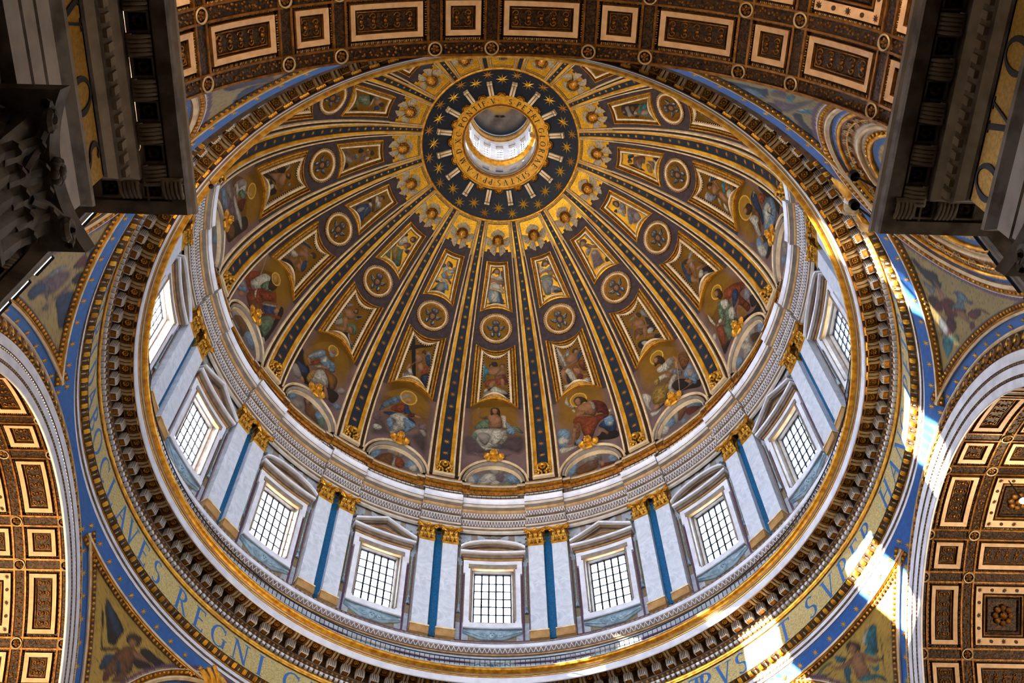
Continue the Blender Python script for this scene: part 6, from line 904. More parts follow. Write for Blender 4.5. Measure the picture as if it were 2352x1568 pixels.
for k in BAYS:
    if abs(k) <= 6 :
        obj('cornice_span', SEG_B, ent, None, -rad(k*22.5)); tag(obj('leaf_moulding', CH_B, ent, None, -rad(k*22.5)), kind='stuff'); tag(obj('dentil_row', DE_B, ent, None, -rad(k*22.5)), kind='stuff')
        obj('cornice_block', SEG_R, ent, None, -rad((k+.5)*22.5)); tag(obj('leaf_moulding', CH_R, ent, None, -rad((k+.5)*22.5)), kind='stuff'); tag(obj('dentil_row', DE_R, ent, None, -rad((k+.5)*22.5)), kind='stuff')
# ---- attic and gilt moulding at the springing (trim_2)
att = tag(empty('trim_2', (0, 0, 72)), 'gilt stepped moulding at the foot of the dome', 'moulding', kind='structure'); TA = (0, 0, 72)
def attseg(name, h, off):
    pr = [(20.95, 69.9), (20.95, 71.5), (20.75-off, 71.62), (20.75-off, 71.8), (20.5-off, 72.0), (20.42-off, 72.5), (20.5-off, 72.55), (20.5-off, 72.85), (20.6-off, 72.9), (20.62-off, 73.15), (20.95, 73.2)]
    ms = ['purple', 'stone_brown', 'stone_cream', 'gold_dark', 'gold_dark', 'stone_brown', 'stone_cream', 'stone_brown', 'ochre', 'stone_brown']
    b = MB(); revolve(b, pr, ms, -h, h, 8)
    for s_ in (-1, 1): V = [cyl(s_*h, r, z) for r, z in pr]; b.add(V, [list(range(len(V)))[::s_]], 'stone_brown')
    return b.mesh(name, TA)
AR, ARm, AB = attseg('gilt_block', 4.2, .22), attseg('gilt_step', 6.0, .1), attseg('gilt_span', 6.7, 0)
def gems(name, h, off):
    b = MB(); n = int(2*h/.26)
    for i in range(n):
        a = -h + (i+.5)*2*h/n; b.box(cylframe(a, 20.47-off, 72.25), -.03, .03, -.14, .14, 0, .07, 'gold'); b.box(cylframe(a, 20.62-off, 73.03), -.03, .03, -.06, .06, 0, .06, 'gold')
    return b.mesh(name, TA)
GR, GB = gems('bead_row', 4.1, .22), gems('bead_row', 6.6, 0.0)
for k in range(-6, 7):
    obj('gilt_span', AB, att, None, -rad(k*22.5)); tag(obj('bead_row', GB, att, None, -rad(k*22.5)), kind='stuff')
    if k < 6: obj('gilt_block', AR, att, None, -rad((k+.5)*22.5)); obj('gilt_step', ARm, att, None, -rad((k+.5)*22.5)); tag(obj('bead_row', GR, att, None, -rad((k+.5)*22.5)), kind='stuff')
# ---- railings
def railing(name, r, z, h, segs, label, pitch, bars):
    rt = tag(empty(name, (0, 0, z)), label, 'railing'); b = MB()
    for a0, a1, ro in segs:
        A = np.linspace(a0, a1, max(3, int((a1-a0)/1.2)))
        b.tube([cyl(a, ro, z+h) for a in A], .035, 'iron', 5); b.tube([cyl(a, ro, z+.12) for a in A], .02, 'iron', 4)
    obj('handrail', b.mesh('handrail', (0, 0, z)), rt); b = MB()
    for a0, a1, ro in segs:
        n = max(2, int((a1-a0)/pitch))
        for i in range(n+1): b.box(cylframe(a0 + (a1-a0)*i/n, ro, z), -.018, .018, 0, h, -.018, .018, bars)
    tag(obj('baluster_row', b.mesh('baluster_row', (0, 0, z)), rt), kind='stuff')
segs = []
for k in range(-6, 7): segs += [(k*22.5-6.9, k*22.5+6.9, 20.05), (k*22.5+6.9, k*22.5+15.6, 19.85)]
railing('railing', 20, 69.9, .95, segs, 'black iron railing on the upper cornice ledge below the dome', 1.0, 'iron')
railing('railing', 18.95, 50.95, .95, [(-125, 125, 18.95)], 'black iron railing on the lower ring walkway under the windows', .95, 'iron')
# ---- low wall behind the walkway (trim_3)
low = tag(empty('wall_gallery', (0, 0, 51)), 'pale painted low wall behind the ring walkway', 'wall', kind='structure'); WL = (0, 0, 51)
b = MB(); revolve(b, [(20.6, 50.9), (20.6, 53.85)], ['marble_grey'], 0, 360, 128, True); obj('wall_face', b.mesh('wall_face', WL, True), low)
b = MB(); revolve(b, [(20.6, 53.85), (20.5, 53.9), (20.48, 53.98), (20.44, 54.0), (20.36, 54.38), (20.3, 54.42), (20.3, 54.72), (20.42, 54.8), (20.45, 55.0), (20.62, 55.2), (20.95, 55.3)], ['stone_brown', 'ochre', 'stone_brown', 'stone_brown', 'stone_white', 'stone_white', 'stone_taupe', 'stone_brown', 'stone_white', 'stone_cream'], 0, 360, 160, True); obj('moulding', b.mesh('moulding', WL, True), low)
b = MB(); EA_ = EA; EA = WL
cg = MB(); n = 384
for i in range(n):
    a0 = i*360/n
    if a0 > 125 and a0 < 235: continue
    for s_ in (0, 1):
        a_, b_ = a0 + .08, a0 + .47
        if s_: a_, b_ = a0 + .86, a0 + .47
        cg.add([cyl(a_-.05, 20.42, 54.02), cyl(a_+.05, 20.42, 54.02), cyl(b_+.06, 20.33, 54.36), cyl(b_-.06, 20.33, 54.36)], [[0, 1, 2, 3]], 'stone_white')
    cg.box(cylframe(a0, 20.44, 54.82), -.09, .09, 0, .14, 0, .08, 'stone_taupe')
tag(obj('leaf_moulding', cg.mesh('leaf_moulding', WL), low), kind='stuff'); EA = EA_
g2 = cylmap(20.6)
def outline(b, u0, u1, v0, v1, t, w, m):
    for q in ((u0, u1, v0, v0+t), (u0, u1, v1-t, v1), (u0, u0+t, v0+t, v1-t), (u1-t, u1, v0+t, v1-t)): b.box(g2, *q, 0, w, m)
b = MB(); outline(b, -1.7, 1.7, 51.2, 53.3, .12, .05, 'stone_taupe'); b.box(g2, -1.58, 1.58, 51.3, 53.18, 0, .02, 'grey_blue'); PB = b.mesh('painted_panel', WL)
b = MB(); outline(b, -1.5, 1.5, 51.2, 53.3, .1, .05, 'purple'); b.poly(g2, [(1.25*cos(t), 51.3 + 1.5*sin(t)) for t in np.linspace(0, pi, 17)], 0, .03, 'grey_blue'); PRb = b.mesh('arched_panel', WL)
for k in range(-5, 6):
    obj('painted_panel', PB, low, None, -rad(k*22.5))
    if k < 5: obj('arched_panel', PRb, low, None, -rad((k+.5)*22.5 - 4.2)); obj('arched_panel', PRb, low, None, -rad((k+.5)*22.5 + 4.2))
sh = tag(empty('shield', (0, 20.5, 52.2)), 'oval gold shield with red balls on the walkway wall, lowest bay', 'shield'); SA = (0, 20.5, 52.2); b = MB(); b.blob(g2, (0, 52.25, .1), (.62, .8, .14), 'ochre', 16, 6); obj('field', b.mesh('field', SA, True), sh)
b = MB()
for i in range(20): t = 2*pi*i/20; b.blob(g2, (.72*cos(t), 52.25+.9*sin(t), .1), (.13, .13, .1), 'grey_blue', 5, 3)
for s_ in (-1, 1): b.tube([g2(s_*(.9+.22*cos(t)), 52.95+.22*sin(t), .1) for t in np.linspace(-1, 4, 9)], .07, 'grey_blue', 5)
obj('scroll_border', b.mesh('scroll_border', SA, True), sh)
for x, y, m in ((-.3, .3, 'red_ball'), (.3, .3, 'red_ball'), (0, .5, 'blue_strip'), (-.3, -.12, 'red_ball'), (.3, -.12, 'red_ball'), (0, -.42, 'red_ball')):
    b = MB(); b.blob(g2, (x, 52.25+y, .24), (.14, .14, .07), m, 8, 5); obj('ball', b.mesh('ball', SA, True), sh)
# ================================================================== RING CORNICE AND LETTERED FRIEZE (trim_4)
ringc = tag(empty('trim_3', (0, 0, 48)), 'great gilt ring cornice with brackets and lettered gold frieze', 'cornice', kind='structure'); RC = (0, 0, 48)
NR = 180
b = MB(); revolve(b, [(21.15, 45.25), (21.15, 57.3)], ['pier'], 0, 360, 96, True); obj('wall_backing', b.mesh('wall_backing', RC), ringc)
b = MB(); revolve(b, [(20.95, 50.95), (18.78, 50.95), (18.72, 51.0), (18.66, 50.98), (18.64, 50.92)], ['stone_taupe', 'stone_brown', 'stone_white', 'stone_white'], 0, 360, NR, True); obj('walkway', b.mesh('walkway', RC, True), ringc)
b = MB(); revolve(b, [(18.66, 50.92), (18.61, 50.86), (18.60, 50.78), (18.64, 50.70), (18.74, 50.63), (18.86, 50.60)], ['gold']*5, 0, 360, NR, True); obj('gold_roll', b.mesh('gold_roll', RC, True), ringc)
b = MB(); revolve(b, [(18.86, 50.60), (18.87, 50.56), (18.93, 50.55), (18.94, 50.50), (18.98, 50.49), (19.0, 50.44)], ['gold_dark', 'stone_cream', 'ochre', 'stone_brown', 'gold'], 0, 360, NR, True); obj('gilt_fillet', b.mesh('gilt_fillet', RC, True), ringc)
b = MB(); revolve(b, [(19.0, 50.44), (19.03, 50.42), (19.07, 49.98), (19.12, 49.95), (19.16, 49.96), (19.18, 50.2)], ['stone_brown', 'stone_white', 'stone_white', 'purple', 'soffit'], 0, 360, NR, True); obj('white_corona', b.mesh('white_corona', RC, True), ringc)
b = MB(); revolve(b, [(19.18, 50.2), (19.18, 50.32), (20.3, 50.32), (20.3, 49.55)], ['soffit', 'soffit', 'soffit'], 0, 360, NR, True); obj('dark_soffit', b.mesh('dark_soffit', RC), ringc)
b = MB(); revolve(b, [(20.3, 49.6), (20.26, 49.58), (20.26, 49.5), (20.42, 49.3), (20.42, 49.26), (20.5, 49.22), (20.5, 49.0), (20.56, 48.98)], ['stone_white', 'stone_brown', 'soffit', 'stone_cream', 'stone_brown', 'soffit', 'stone_brown'], 0, 360, NR, True); obj('bed_moulding', b.mesh('bed_moulding', RC), ringc)
eg, dn = MB(), MB(); n = 384
for i in range(n):
    a = i*360/n
    if 150 < a < 210: continue
    eg.blob(cylframe(a, 20.36, 49.41), (0, 0, 0), (.085, .10, .09), 'ochre', 6, 4)
    fr = cylframe(a, 20.36, 49.41); eg.tube([fr(.13*cos(t), .1*sin(t)-.0, .03) for t in np.linspace(.2, pi-.2, 6)], .018, 'stone_white', 4)
    dn.box(cylframe(a, 20.5, 49.0), -.09, .09, 0, .2, 0, .2, 'stone_white')
tag(obj('egg_row', eg.mesh('egg_row', RC, True), ringc), kind='stuff'); tag(obj('dentil_row', dn.mesh('dentil_row', RC), ringc), kind='stuff')
b = MB(); revolve(b, [(20.56, 48.98), (20.46, 48.95), (20.43, 48.85), (20.46, 48.75), (20.5, 48.72), (20.44, 48.7), (20.46, 48.58), (20.52, 48.56)], ['stone_brown', 'gold', 'gold', 'gold_dark', 'gold_dark', 'gold', 'gold_dark'], 0, 360, NR, True); obj('gilt_line', b.mesh('gilt_line', RC, True), ringc)
b = MB(); revolve(b, [(20.54, 48.56), (20.40, 46.62)], ['frieze_gold'], 0, 360, NR, True); obj('gold_frieze', b.mesh('gold_frieze', RC, True), ringc)
b = MB(); revolve(b, [(20.40, 46.64), (20.36, 46.62), (20.36, 46.56), (20.30, 46.54), (20.62, 46.28), (20.62, 46.2), (20.66, 46.18)], ['frieze_gold', 'gold_dark', 'gold', 'soffit', 'gold', 'stone_brown'], 0, 360, NR, True); obj('leaf_ground', b.mesh('leaf_ground', RC, True), ringc)
lf_ = MB(); n = 352
for i in range(n):
    a = i*360/n
    if 140 < a < 220: continue
    fr = frame(cyl(a, 20.46, 46.40), (cos(rad(a)), -sin(rad(a)), 0), (.78*-sin(rad(a))*1, .78*-cos(rad(a)), .62), (-.62*sin(rad(a)), -.62*cos(rad(a)), -.78))
    if i % 2 == 0:
        for s_ in (-1, 0, 1): lf_.blob(fr, (s_*.075, .0, .02), (.045, .2, .10), 'gold_strip', 5, 4)
    else:
        lf_.blob(fr, (0, -.04, 0), (.05, .16, .05), 'wing_white', 5, 3); lf_.blob(fr, (0, .12, 0), (.10, .05, .06), 'gold_dark', 5, 3)
tag(obj('leaf_moulding', lf_.mesh('leaf_moulding', RC, True), ringc), kind='stuff')
b = MB(); revolve(b, [(20.66, 46.18), (20.63, 46.16), (20.63, 45.92), (20.68, 45.89), (20.66, 45.86), (20.70, 45.83), (20.70, 45.62), (20.75, 45.6), (20.74, 45.52), (20.78, 45.5), (20.78, 45.38), (20.86, 45.3)], ['gold', 'stone_white', 'stone_brown', 'ochre', 'stone_brown', 'stone_white', 'stone_brown', 'ochre', 'stone_brown', 'stone_white', 'stone_white'], 0, 360, NR, True); obj('white_architrave', b.mesh('white_architrave', RC, True), ringc)
bd = MB()
for i in range(520):
    a = i*360/520
    if 140 < a < 220: continue
    bd.box(cylframe(a, 20.68, 45.875), -.06, .06, -.03, .03, 0, .05, 'stone_brown')
tag(obj('bead_row', bd.mesh('bead_row', RC), ringc), kind='stuff')
def bracket():
    f = cylframe(0, 20.3, 50.3); b = MB()          # w inward from r=20.3
    for s_ in (-1, 1): b.tube([f(s_*.1, -.12, .42), f(s_*.1, -.2, .7), f(s_*.1, -.12, 1.0)], .075, 'cream_dark', 6)
    b.box(f, -.2, .2, -.12, 0, .36, 1.05, 'soffit'); b.box(f, -.24, .24, -.16, .0, 1.0, 1.12, 'gold')
    for x in (-.16, -.05, .06, .17): b.blob(f, (x, -.13, 1.1), (.05, .06, .05), 'gold', 5, 3)
    b.box(f, -.22, .22, -.66, -.1, 0, .34, 'soffit'); b.box(f, -.24, .24, -.68, -.64, -.02, .36, 'stone_white'); b.box(f, -.195, .195, -.69, -.62, .02, .315, 'gold_dark'); b.box(f, -.27, .27, -.16, -.06, 0, .4, 'gold_dark')
    for i in range(4):
        x = -.17 + i*.113; b.box(f, x-.03, x+.03, -.66, -.14, .34, .42, 'stone_white')
    for i in range(4):
        for s_ in (-1, 1): u = sorted((s_*.22, s_*.28)); b.box(f, u[0], u[1], -.62, -.14, .04+.08*i, .09+.08*i, 'stone_white')
    return b.mesh('bracket', cyl(0, 20.3, 50.3))
def rosette():
    f = frame(cyl(0, 19.62, 50.3), (1, 0, 0), (0, -1, 0), (0, 0, -1)); b = MB()
    for q in ((-.24, .24, -.3, -.25), (-.24, .24, .25, .3), (-.26, -.21, -.3, .3), (.21, .26, -.3, .3)): b.box(f, *q, 0, .1, 'gold_dark')
    for i in range(8): a = 2*pi*i/8; b.blob(f, (.13*cos(a), .13*sin(a), .04), (.05, .05, .05), 'gold', 5, 3)
    b.blob(f, (0, 0, .05), (.06, .06, .07), 'gold', 6, 4); return b.mesh('rosette', cyl(0, 19.62, 50.3))
BRK, ROS = bracket(), rosette(); NB = 136
for i in range(NB):
    a = (i + .13)*360/NB; d = (a + 180) % 360 - 180
    if abs(d) > 165: continue
    obj('bracket', BRK, ringc, np.array(cyl(a, 20.3, 50.3)) - RC, -rad(a)); a2 = a + 180/NB; obj('rosette', ROS, ringc, np.array(cyl(a2, 19.62, 50.3)) - RC, -rad(a2))
LET = [('T', -112), ('I', -109), ('B', -106), ('I', -103), ('D', -99.2), ('A', -95.6), ('B', -92), ('O', -88.3), ('C', -83.6), ('L', -79.6), ('A', -75.3), ('V', -71.8), ('E', -68.0), ('S', -64.2), ('R', -57.6), ('E', -53.4), ('G', -49.1), ('N', -44.6), ('I', -40.6), ('C', -34.7), ('A', -31), ('E', -27.5), ('L', -24), ('O', -20), ('R', -16),
       ('T', 20), ('R', 24), ('P', 28.5), ('E', 32), ('T', 33.5+2), ('R', 37.3), ('V', 40.6), ('S', 43.9), ('E', 49.4), ('T', 53.0), ('S', 59.0), ('V', 63.5), ('P', 67.4), ('E', 71.2), ('R', 74.8), ('H', 82.2), ('A', 86.4), ('N', 90.5), ('C', 94.4), ('P', 100.3), ('E', 103.8), ('T', 107), ('R', 110.5), ('A', 114), ('M', 118)]
LET = [q for q in LET if q not in (('P', 28.5), ('E', 32), ('T', 20), ('R', 24))]
for c, a in LET:
    ff = (lambda a_: (lambda u, v, w: cyl(a_ + math.degrees(u/20.45), 20.42 + .14*((v+.02)/1.94) - w, 46.74 + v)))(a)
    obj('letter', letter('letter', c, ff, 1.62, 'letter_blue', -.01, .02, RC, .82), ringc)
# ================================================================== PENDENTIVES
RP, ZP = 25.15, 31.0
def PS(az, z, w=0.0):
    a = np.radians(az); r = np.sqrt((RP-w)**2 - (z-ZP)**2); return np.stack(np.broadcast_arrays(r*np.sin(a), r*np.cos(a), z), -1)
XE = 20.98
PSTEP = []
PCODE = {45: 'FR', -45: 'FL', 135: 'NR', -135: 'NL'}; PCODE2 = {135: 'NV', -135: 'NU'}
PLAB = {45: 'far right pendentive with an angel in teal on pale gold', -45: 'far left pendentive with a dark-winged angel holding a palm', 135: 'near right pendentive with brown flying angels and a framed roundel', -135: 'near left pendentive with navy-winged angels behind the capital'}
PSTAR = starmesh('star_gold', 8, 1, .1)
def sweep(b, path, nrm, prof, ms):           # prof: (side offset, height); path on the sphere
    path = np.asarray(path); t = np.gradient(path, axis=0); t /= np.linalg.norm(t, axis=1)[:, None]; sd = np.cross(nrm, t)
    rows = [path + sd*o + nrm*h for o, h in prof]; b.strips(rows, ms)
for qn, A_ in enumerate((45, -45, 135, -135)):
    sx, sy = (1 if A_ > 0 else -1), (1 if abs(A_) < 90 else -1); zz = np.linspace(35.0, 45.42, 190); nu = 200
    rr = np.sqrt(RP**2 - (zz-ZP)**2); lo = np.degrees(np.arccos(np.clip(XE/rr, 0, 1))); hi = 90 - lo     # measured from +y in the first quadrant
    u = np.linspace(0, 1, nu); q = lo[None, :] + (hi-lo)[None, :]*u[:, None]
    if sx*sy > 0: azg = q if sx > 0 else 180 + q
    else: azg = 180 - q if sx > 0 else -q
    if sx < 0 and sy < 0: azg = azg - 360
    Zg = zz[None, :] + 0*azg; P = PS(azg, Zg); X, Y, Z = [P[..., i].ravel() for i in range(3)]
    n0 = np.array([sin(rad(A_))*cos(rad(21.7)), cos(rad(A_))*cos(rad(21.7)), sin(rad(21.7))]); al = np.degrees(np.arccos(np.clip(((P.reshape(-1, 3) - (0, 0, ZP))@n0)/RP, -1, 1)))
    ax, ay = np.abs(X), np.abs(Y); xm = np.maximum(ax, ay)
    Um = np.radians(azg.ravel() - A_)*19.5; Vm = Z*1.0
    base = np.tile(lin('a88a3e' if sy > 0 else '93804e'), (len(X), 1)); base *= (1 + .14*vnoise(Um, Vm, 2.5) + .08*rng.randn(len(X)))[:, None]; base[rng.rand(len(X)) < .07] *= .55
    tm = lambda a, z: (np.radians(a - A_)*19.5, z)
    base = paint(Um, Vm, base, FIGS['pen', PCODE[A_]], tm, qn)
    if A_ in PCODE2: base = paint(Um, Vm, base, FIGS['pen', PCODE2[A_]], tm, qn + 5)
    def band(mask, c, var=.08): base[mask] = PAL[c] if len(c) == 1 else lin(c); base[mask] *= (1 + var*rng.randn(mask.sum()))[:, None]
    tri = (xm < 20.3) & (Z < 44.55) & (al > 13.2)
    band((~tri) & (al > 13.0), '5a3f55'); band((xm > 20.42) | (Z > 44.82), '2f63ad')
    band(al < 13.2, '5a3f55'); band(al < 12.75, 'c9a860'); band(al < 12.0, '2f63ad'); band(al < 10.8, 'd8d6d8'); band(al < 10.2, '9a6420'); band(al < 8.9, 'd8c8a8'); band(al < 7.9, 'a87830'); band(al < 7.3, '6e6660'); band(al < 6.9, '2f63ad')
    inn = al < 6.4; band(inn, 'b0985a', .12); base[inn & (vnoise(Um, Vm, 3) > .35)] *= .6
    root = tag(empty('wall_pendentive', (sx*14.5, sy*14.5, 40)), PLAB[A_], 'pendentive', kind='structure'); an = (sx*14.5, sy*14.5, 40)
    obj('mosaic', paintmesh('mosaic', P, np.clip(base, 0, 1), an), root)
    # raised mouldings along the three sides of each angel triangle
    b = MB(); egg = MB(); c0 = np.array([0, 0, ZP])
    def polyline(kind):
        out = []
        if kind == 'ring':
            z = 44.84; r = math.sqrt(RP**2-(z-ZP)**2); l = math.degrees(math.acos(min(1, 20.56/r))); Q = np.linspace(l, 90-l, 60)
            az_ = Q if (sx*sy > 0 and sx > 0) else 180+Q if sx*sy > 0 else 180-Q if sx > 0 else -Q
            return [PS(az_, np.full_like(az_, z))]
        if kind in ('x', 'y'):
            h = 20.56; rho = math.sqrt(RP**2 - h*h); t = np.linspace(math.asin(max(-1, (36-ZP)/rho)), math.asin((44.84-ZP)/rho), 50)
            o = rho*np.cos(t); zz_ = ZP + rho*np.sin(t); V = np.stack([np.full_like(o, sx*h), sy*o, zz_], 1) if kind == 'x' else np.stack([sx*o, np.full_like(o, sy*h), zz_], 1)
            return [V]
        e1 = np.cross(n0, (0, 0, 1)); e1 /= np.linalg.norm(e1); e2 = np.cross(e1, n0); T = np.linspace(0, 2*pi, 121)
        return [c0 + RP*(cos(rad(13))*n0 + sin(rad(13))*(np.cos(T)[:, None]*e1 + np.sin(T)[:, None]*e2))]
    cen = PS(np.array([A_ - 0.0]), np.array([43.0]))[0]
    for kind in ('ring', 'x', 'y', 'tondo'):
        for V in polyline(kind):
            N_ = -(V - c0)/RP; t = np.gradient(V, axis=0); t /= np.linalg.norm(t, axis=1)[:, None]; sd = np.cross(N_, t)
            ref = {'ring': np.array([0, 0, -1.0]), 'x': np.array([-sx, 0, 0.0]), 'y': np.array([0, -sy, 0.0]), 'tondo': n0}[kind]
            if (sd@ref).mean() < 0: V = V[::-1]; N_ = N_[::-1]; t = -t[::-1]; sd = np.cross(N_, t)
            if kind != 'tondo': prof = [(-.04, .0), (-.02, .10), (.08, .12), (.10, .05), (.13, .10), (.18, .04), (.42, .02)]; ms = ['stone_white', 'cream', 'cream', 'gold', 'gold', 'soffit']; eo = .29; er = .1
            else: prof = [(.15, .02), (.16, .06), (.2, .06), (.5, .02), (.52, .10), (.6, .14), (.75, .10), (.8, .02)]; ms = ['stone_white', 'stone_white', 'gold_dark', 'gold', 'cream', 'cream', 'stone_brown']; eo = .34; er = .09
            b.strips([V + sd*o + N_*h for o, h in prof], ms)
            L = np.concatenate([[0], np.cumsum(np.linalg.norm(np.diff(V, axis=0), axis=1))]); npt = int(L[-1]/.27)
            for s_ in (np.arange(npt)+.5)*.27:
                o = np.array([np.interp(s_, L, (V + sd*eo)[:, i]) for i in range(3)]); nn = np.array([np.interp(s_, L, N_[:, i]) for i in range(3)]); tt = np.array([np.interp(s_, L, t[:, i]) for i in range(3)]); fr = frame(o, tt, np.cross(nn, tt), nn)
                egg.blob(fr, (0, 0, .04), (.085, er, .07), 'gold', 6, 3)
    for ang, o2 in ((10.45, .06), (9.55, .05), (8.4, .06), (7.3, .06)):    # rings of the roundel
        e1 = np.cross(n0, (0, 0, 1)); e1 /= np.linalg.norm(e1); e2 = np.cross(e1, n0); T = np.linspace(0, 2*pi, 90, endpoint=False)
        V = c0 + (RP-.05)*(cos(rad(ang))*n0 + sin(rad(ang))*(np.cos(T)[:, None]*e1 + np.sin(T)[:, None]*e2)); b.tube(V, .1 if ang != 9.55 else .05, 'gold' if ang != 8.4 else 'cream', 6, True)
        if ang == 7.3:
            for i in range(60): o = c0 + RP*(cos(rad(7.6))*n0 + sin(rad(7.6))*(cos(2*pi*i/60)*e1 + sin(2*pi*i/60)*e2)); nn = -(o-c0)/RP; egg.blob(frame(o, e1, e2, nn), (0, 0, .05), (.1, .1, .08), 'gold', 6, 3)
        if ang == 9.55:
            for i in range(64):
                t0 = 2*pi*i/64; q = []
                for j in range(9):
                    g_ = rad(9.55 + .45*sin(j*pi/4)*(1 if i % 2 else -1)); tt = t0 + (j-4)*2*pi/64/8; q.append(c0 + (RP-.07)*(cos(g_)*n0 + sin(g_)*(cos(tt)*e1 + sin(tt)*e2)))
                b.tube(q, .035, 'egg_line', 4)
    obj('moulding', b.mesh('moulding', an, True), root); tag(obj('egg_row', egg.mesh('egg_row', an, True), root), kind='stuff')
    # gold stars on the blue bands
    spots = []
    for i in range(22):
        q_ = 9.5 + (90-19)*(i+.5)/22; az_ = q_ if (sx*sy > 0 and sx > 0) else 180+q_ if sx*sy > 0 else 180-q_ if sx > 0 else -q_
        spots.append(PS(az_, 45.08))
    for k2 in ('x', 'y'):
        h = 20.75; rho = math.sqrt(RP**2-h*h)
        for i in range(11):
            t = rad(28 + i*4.6); o = rho*cos(t); z = ZP + rho*sin(t)
            if z < 44.9: spots.append(np.array([sx*h, sy*o, z]) if k2 == 'x' else np.array([sx*o, sy*h, z]))
    e1 = np.cross(n0, (0, 0, 1)); e1 /= np.linalg.norm(e1); e2 = np.cross(e1, n0)
    for i in range(30): t = 2*pi*i/30; spots.append(c0 + RP*(cos(rad(11.4))*n0 + sin(rad(11.4))*(cos(t)*e1 + sin(t)*e2)))
    for p in spots:
        nn = -(p-c0)/RP; ex = np.cross((0, 0, 1.0), nn); ex /= np.linalg.norm(ex)
        local_obj('star', PSTAR, root, frame(p, ex, np.cross(nn, ex), nn), .2, rng.rand(), np.array(an) - nn*.02)
# ================================================================== CROSSING ARCHES
def archobj(ax, sg, name, label, num):
    # face annulus in the plane |coordinate| = 20.5, seen from the crossing
    def Q(rho, th, dist):
        o = rho*np.sin(th); z = ZP + rho*np.cos(th); c = np.full_like(o, sg*dist)
        return np.stack([c, o, z], -1) if ax == 0 else np.stack([o, c, z], -1)
    th = np.radians(np.linspace(-92, 92, 121)); an = (sg*20.5, 0, 31.0) if ax == 0 else (0, sg*20.5, 31.0)
    root = tag(empty(name, an), label, 'arch', kind='structure')
    def bandmesh(nm, pr, ms):
        b = MB(); b.strips([Q(r, th, d) for r, d in pr], ms); return obj(nm, b.mesh(nm, an, True), root)
    bandmesh('white_fascia', [(12.32, 20.75), (11.52, 20.6), (11.5, 20.5), (11.52, 20.48), (11.88, 20.48), (11.9, 20.52)] if num else [(12.3, 20.6), (12.3, 20.5), (12.4, 20.48)], ['coffer_gold', 'stone_white', 'stone_white', 'stone_white', 'stone_brown'] if num else ['coffer_gold', 'stone_brown'])
    if num: bandmesh('white_fascia', [(12.0, 20.52), (12.02, 20.46), (12.4, 20.46), (12.42, 20.5)], ['stone_brown', 'stone_white', 'stone_brown'])
    bandmesh('white_fascia', [(12.52, 20.5), (12.54, 20.44), (12.98, 20.44), (13.0, 20.5)], ['stone_brown', 'stone_white', 'stone_brown'])
    if num: bandmesh('bead_ground', [(11.86, 20.53), (12.05, 20.53)], ['frieze_dark'])
    bandmesh('bead_ground', [(12.38, 20.52), (12.56, 20.52)], ['frieze_dark'])
    bandmesh('leaf_ground', [(12.95, 20.5), (13.05, 20.52), (13.85, 20.78), (13.9, 20.78)], ['gold_dark', 'soffit', 'gold'])
    bandmesh('gilt_fillet', [(13.85, 20.72), (13.9, 20.66), (14.02, 20.72), (14.08, 20.85)], ['cream', 'cream', 'gold_dark'])
    bd_ = MB()
    for rho in ((11.96, 12.47) if num else (12.47,)):
        for i in range(170):
            t = rad(-80 + 160*(i+.5)/170); p = Q(rho, np.array([t]), 20.5)[0]; bd_.blob(lambda u, v, w: p + np.array((u, v, w)), (0, 0, 0), (.06, .06, .06), 'cream_dark', 5, 3)
    tag(obj('bead_row', bd_.mesh('bead_row', an), root), kind='stuff')
    t0 = 0.0; e_t = np.array((0, 1.0, 0)) if ax == 0 else np.array((1.0, 0, 0)); e_n = np.array((-sg, 0, 0.0)) if ax == 0 else np.array((0, -sg, 0.0)); e_r = np.array((0, 0, 1.0))
    def leafm(odd):
        o = np.array(Q(13.45, np.array([0.0]), 20.64)[0]); f = frame(o, e_t, e_r*.95 - e_n*.3, e_n*.95 + e_r*.3); b = MB()
        if odd:
            b.tube([f(.17*cos(t), .05 + .26*sin(t), .05) for t in np.linspace(-.4, pi+.4, 9)], .035, 'wing_white', 5); b.blob(f, (0, .05, .05), (.08, .14, .07), 'gold', 6, 4); b.blob(f, (0, -.3, .05), (.06, .08, .06), 'gold', 5, 3)
        else:
            for s_ in (-1, 0, 1): b.blob(f, (s_*.1, -.02 + .06*abs(s_), .03), (.055, .3, .07), 'coffer_gold', 5, 4)
        b.blob(f, (.2, -.38, .04), (.06, .06, .05), 'gold', 5, 3)
        return b.mesh('leaf', an, True)
    LM = [leafm(0), leafm(1)]
    if num:
        for i in range(num):
            t = -78 + 156*(i+.5)/num; o = obj('leaf', LM[i % 2], root)
            if ax == 0: o.rotation_euler = (-rad(t), 0, 0)
            else: o.rotation_euler = (0, rad(t), 0)
    return root
archobj(0, -1, 'wall_arch_left', 'white and gilt arch of the left arm', 100); archobj(0, 1, 'wall_arch_right', 'white and gilt arch of the right arm', 100)
archobj(1, -1, 'wall_arch_near', 'arch overhead at the picture top', 0); archobj(1, 1, 'wall_arch_far', 'far arch below the picture', 0)
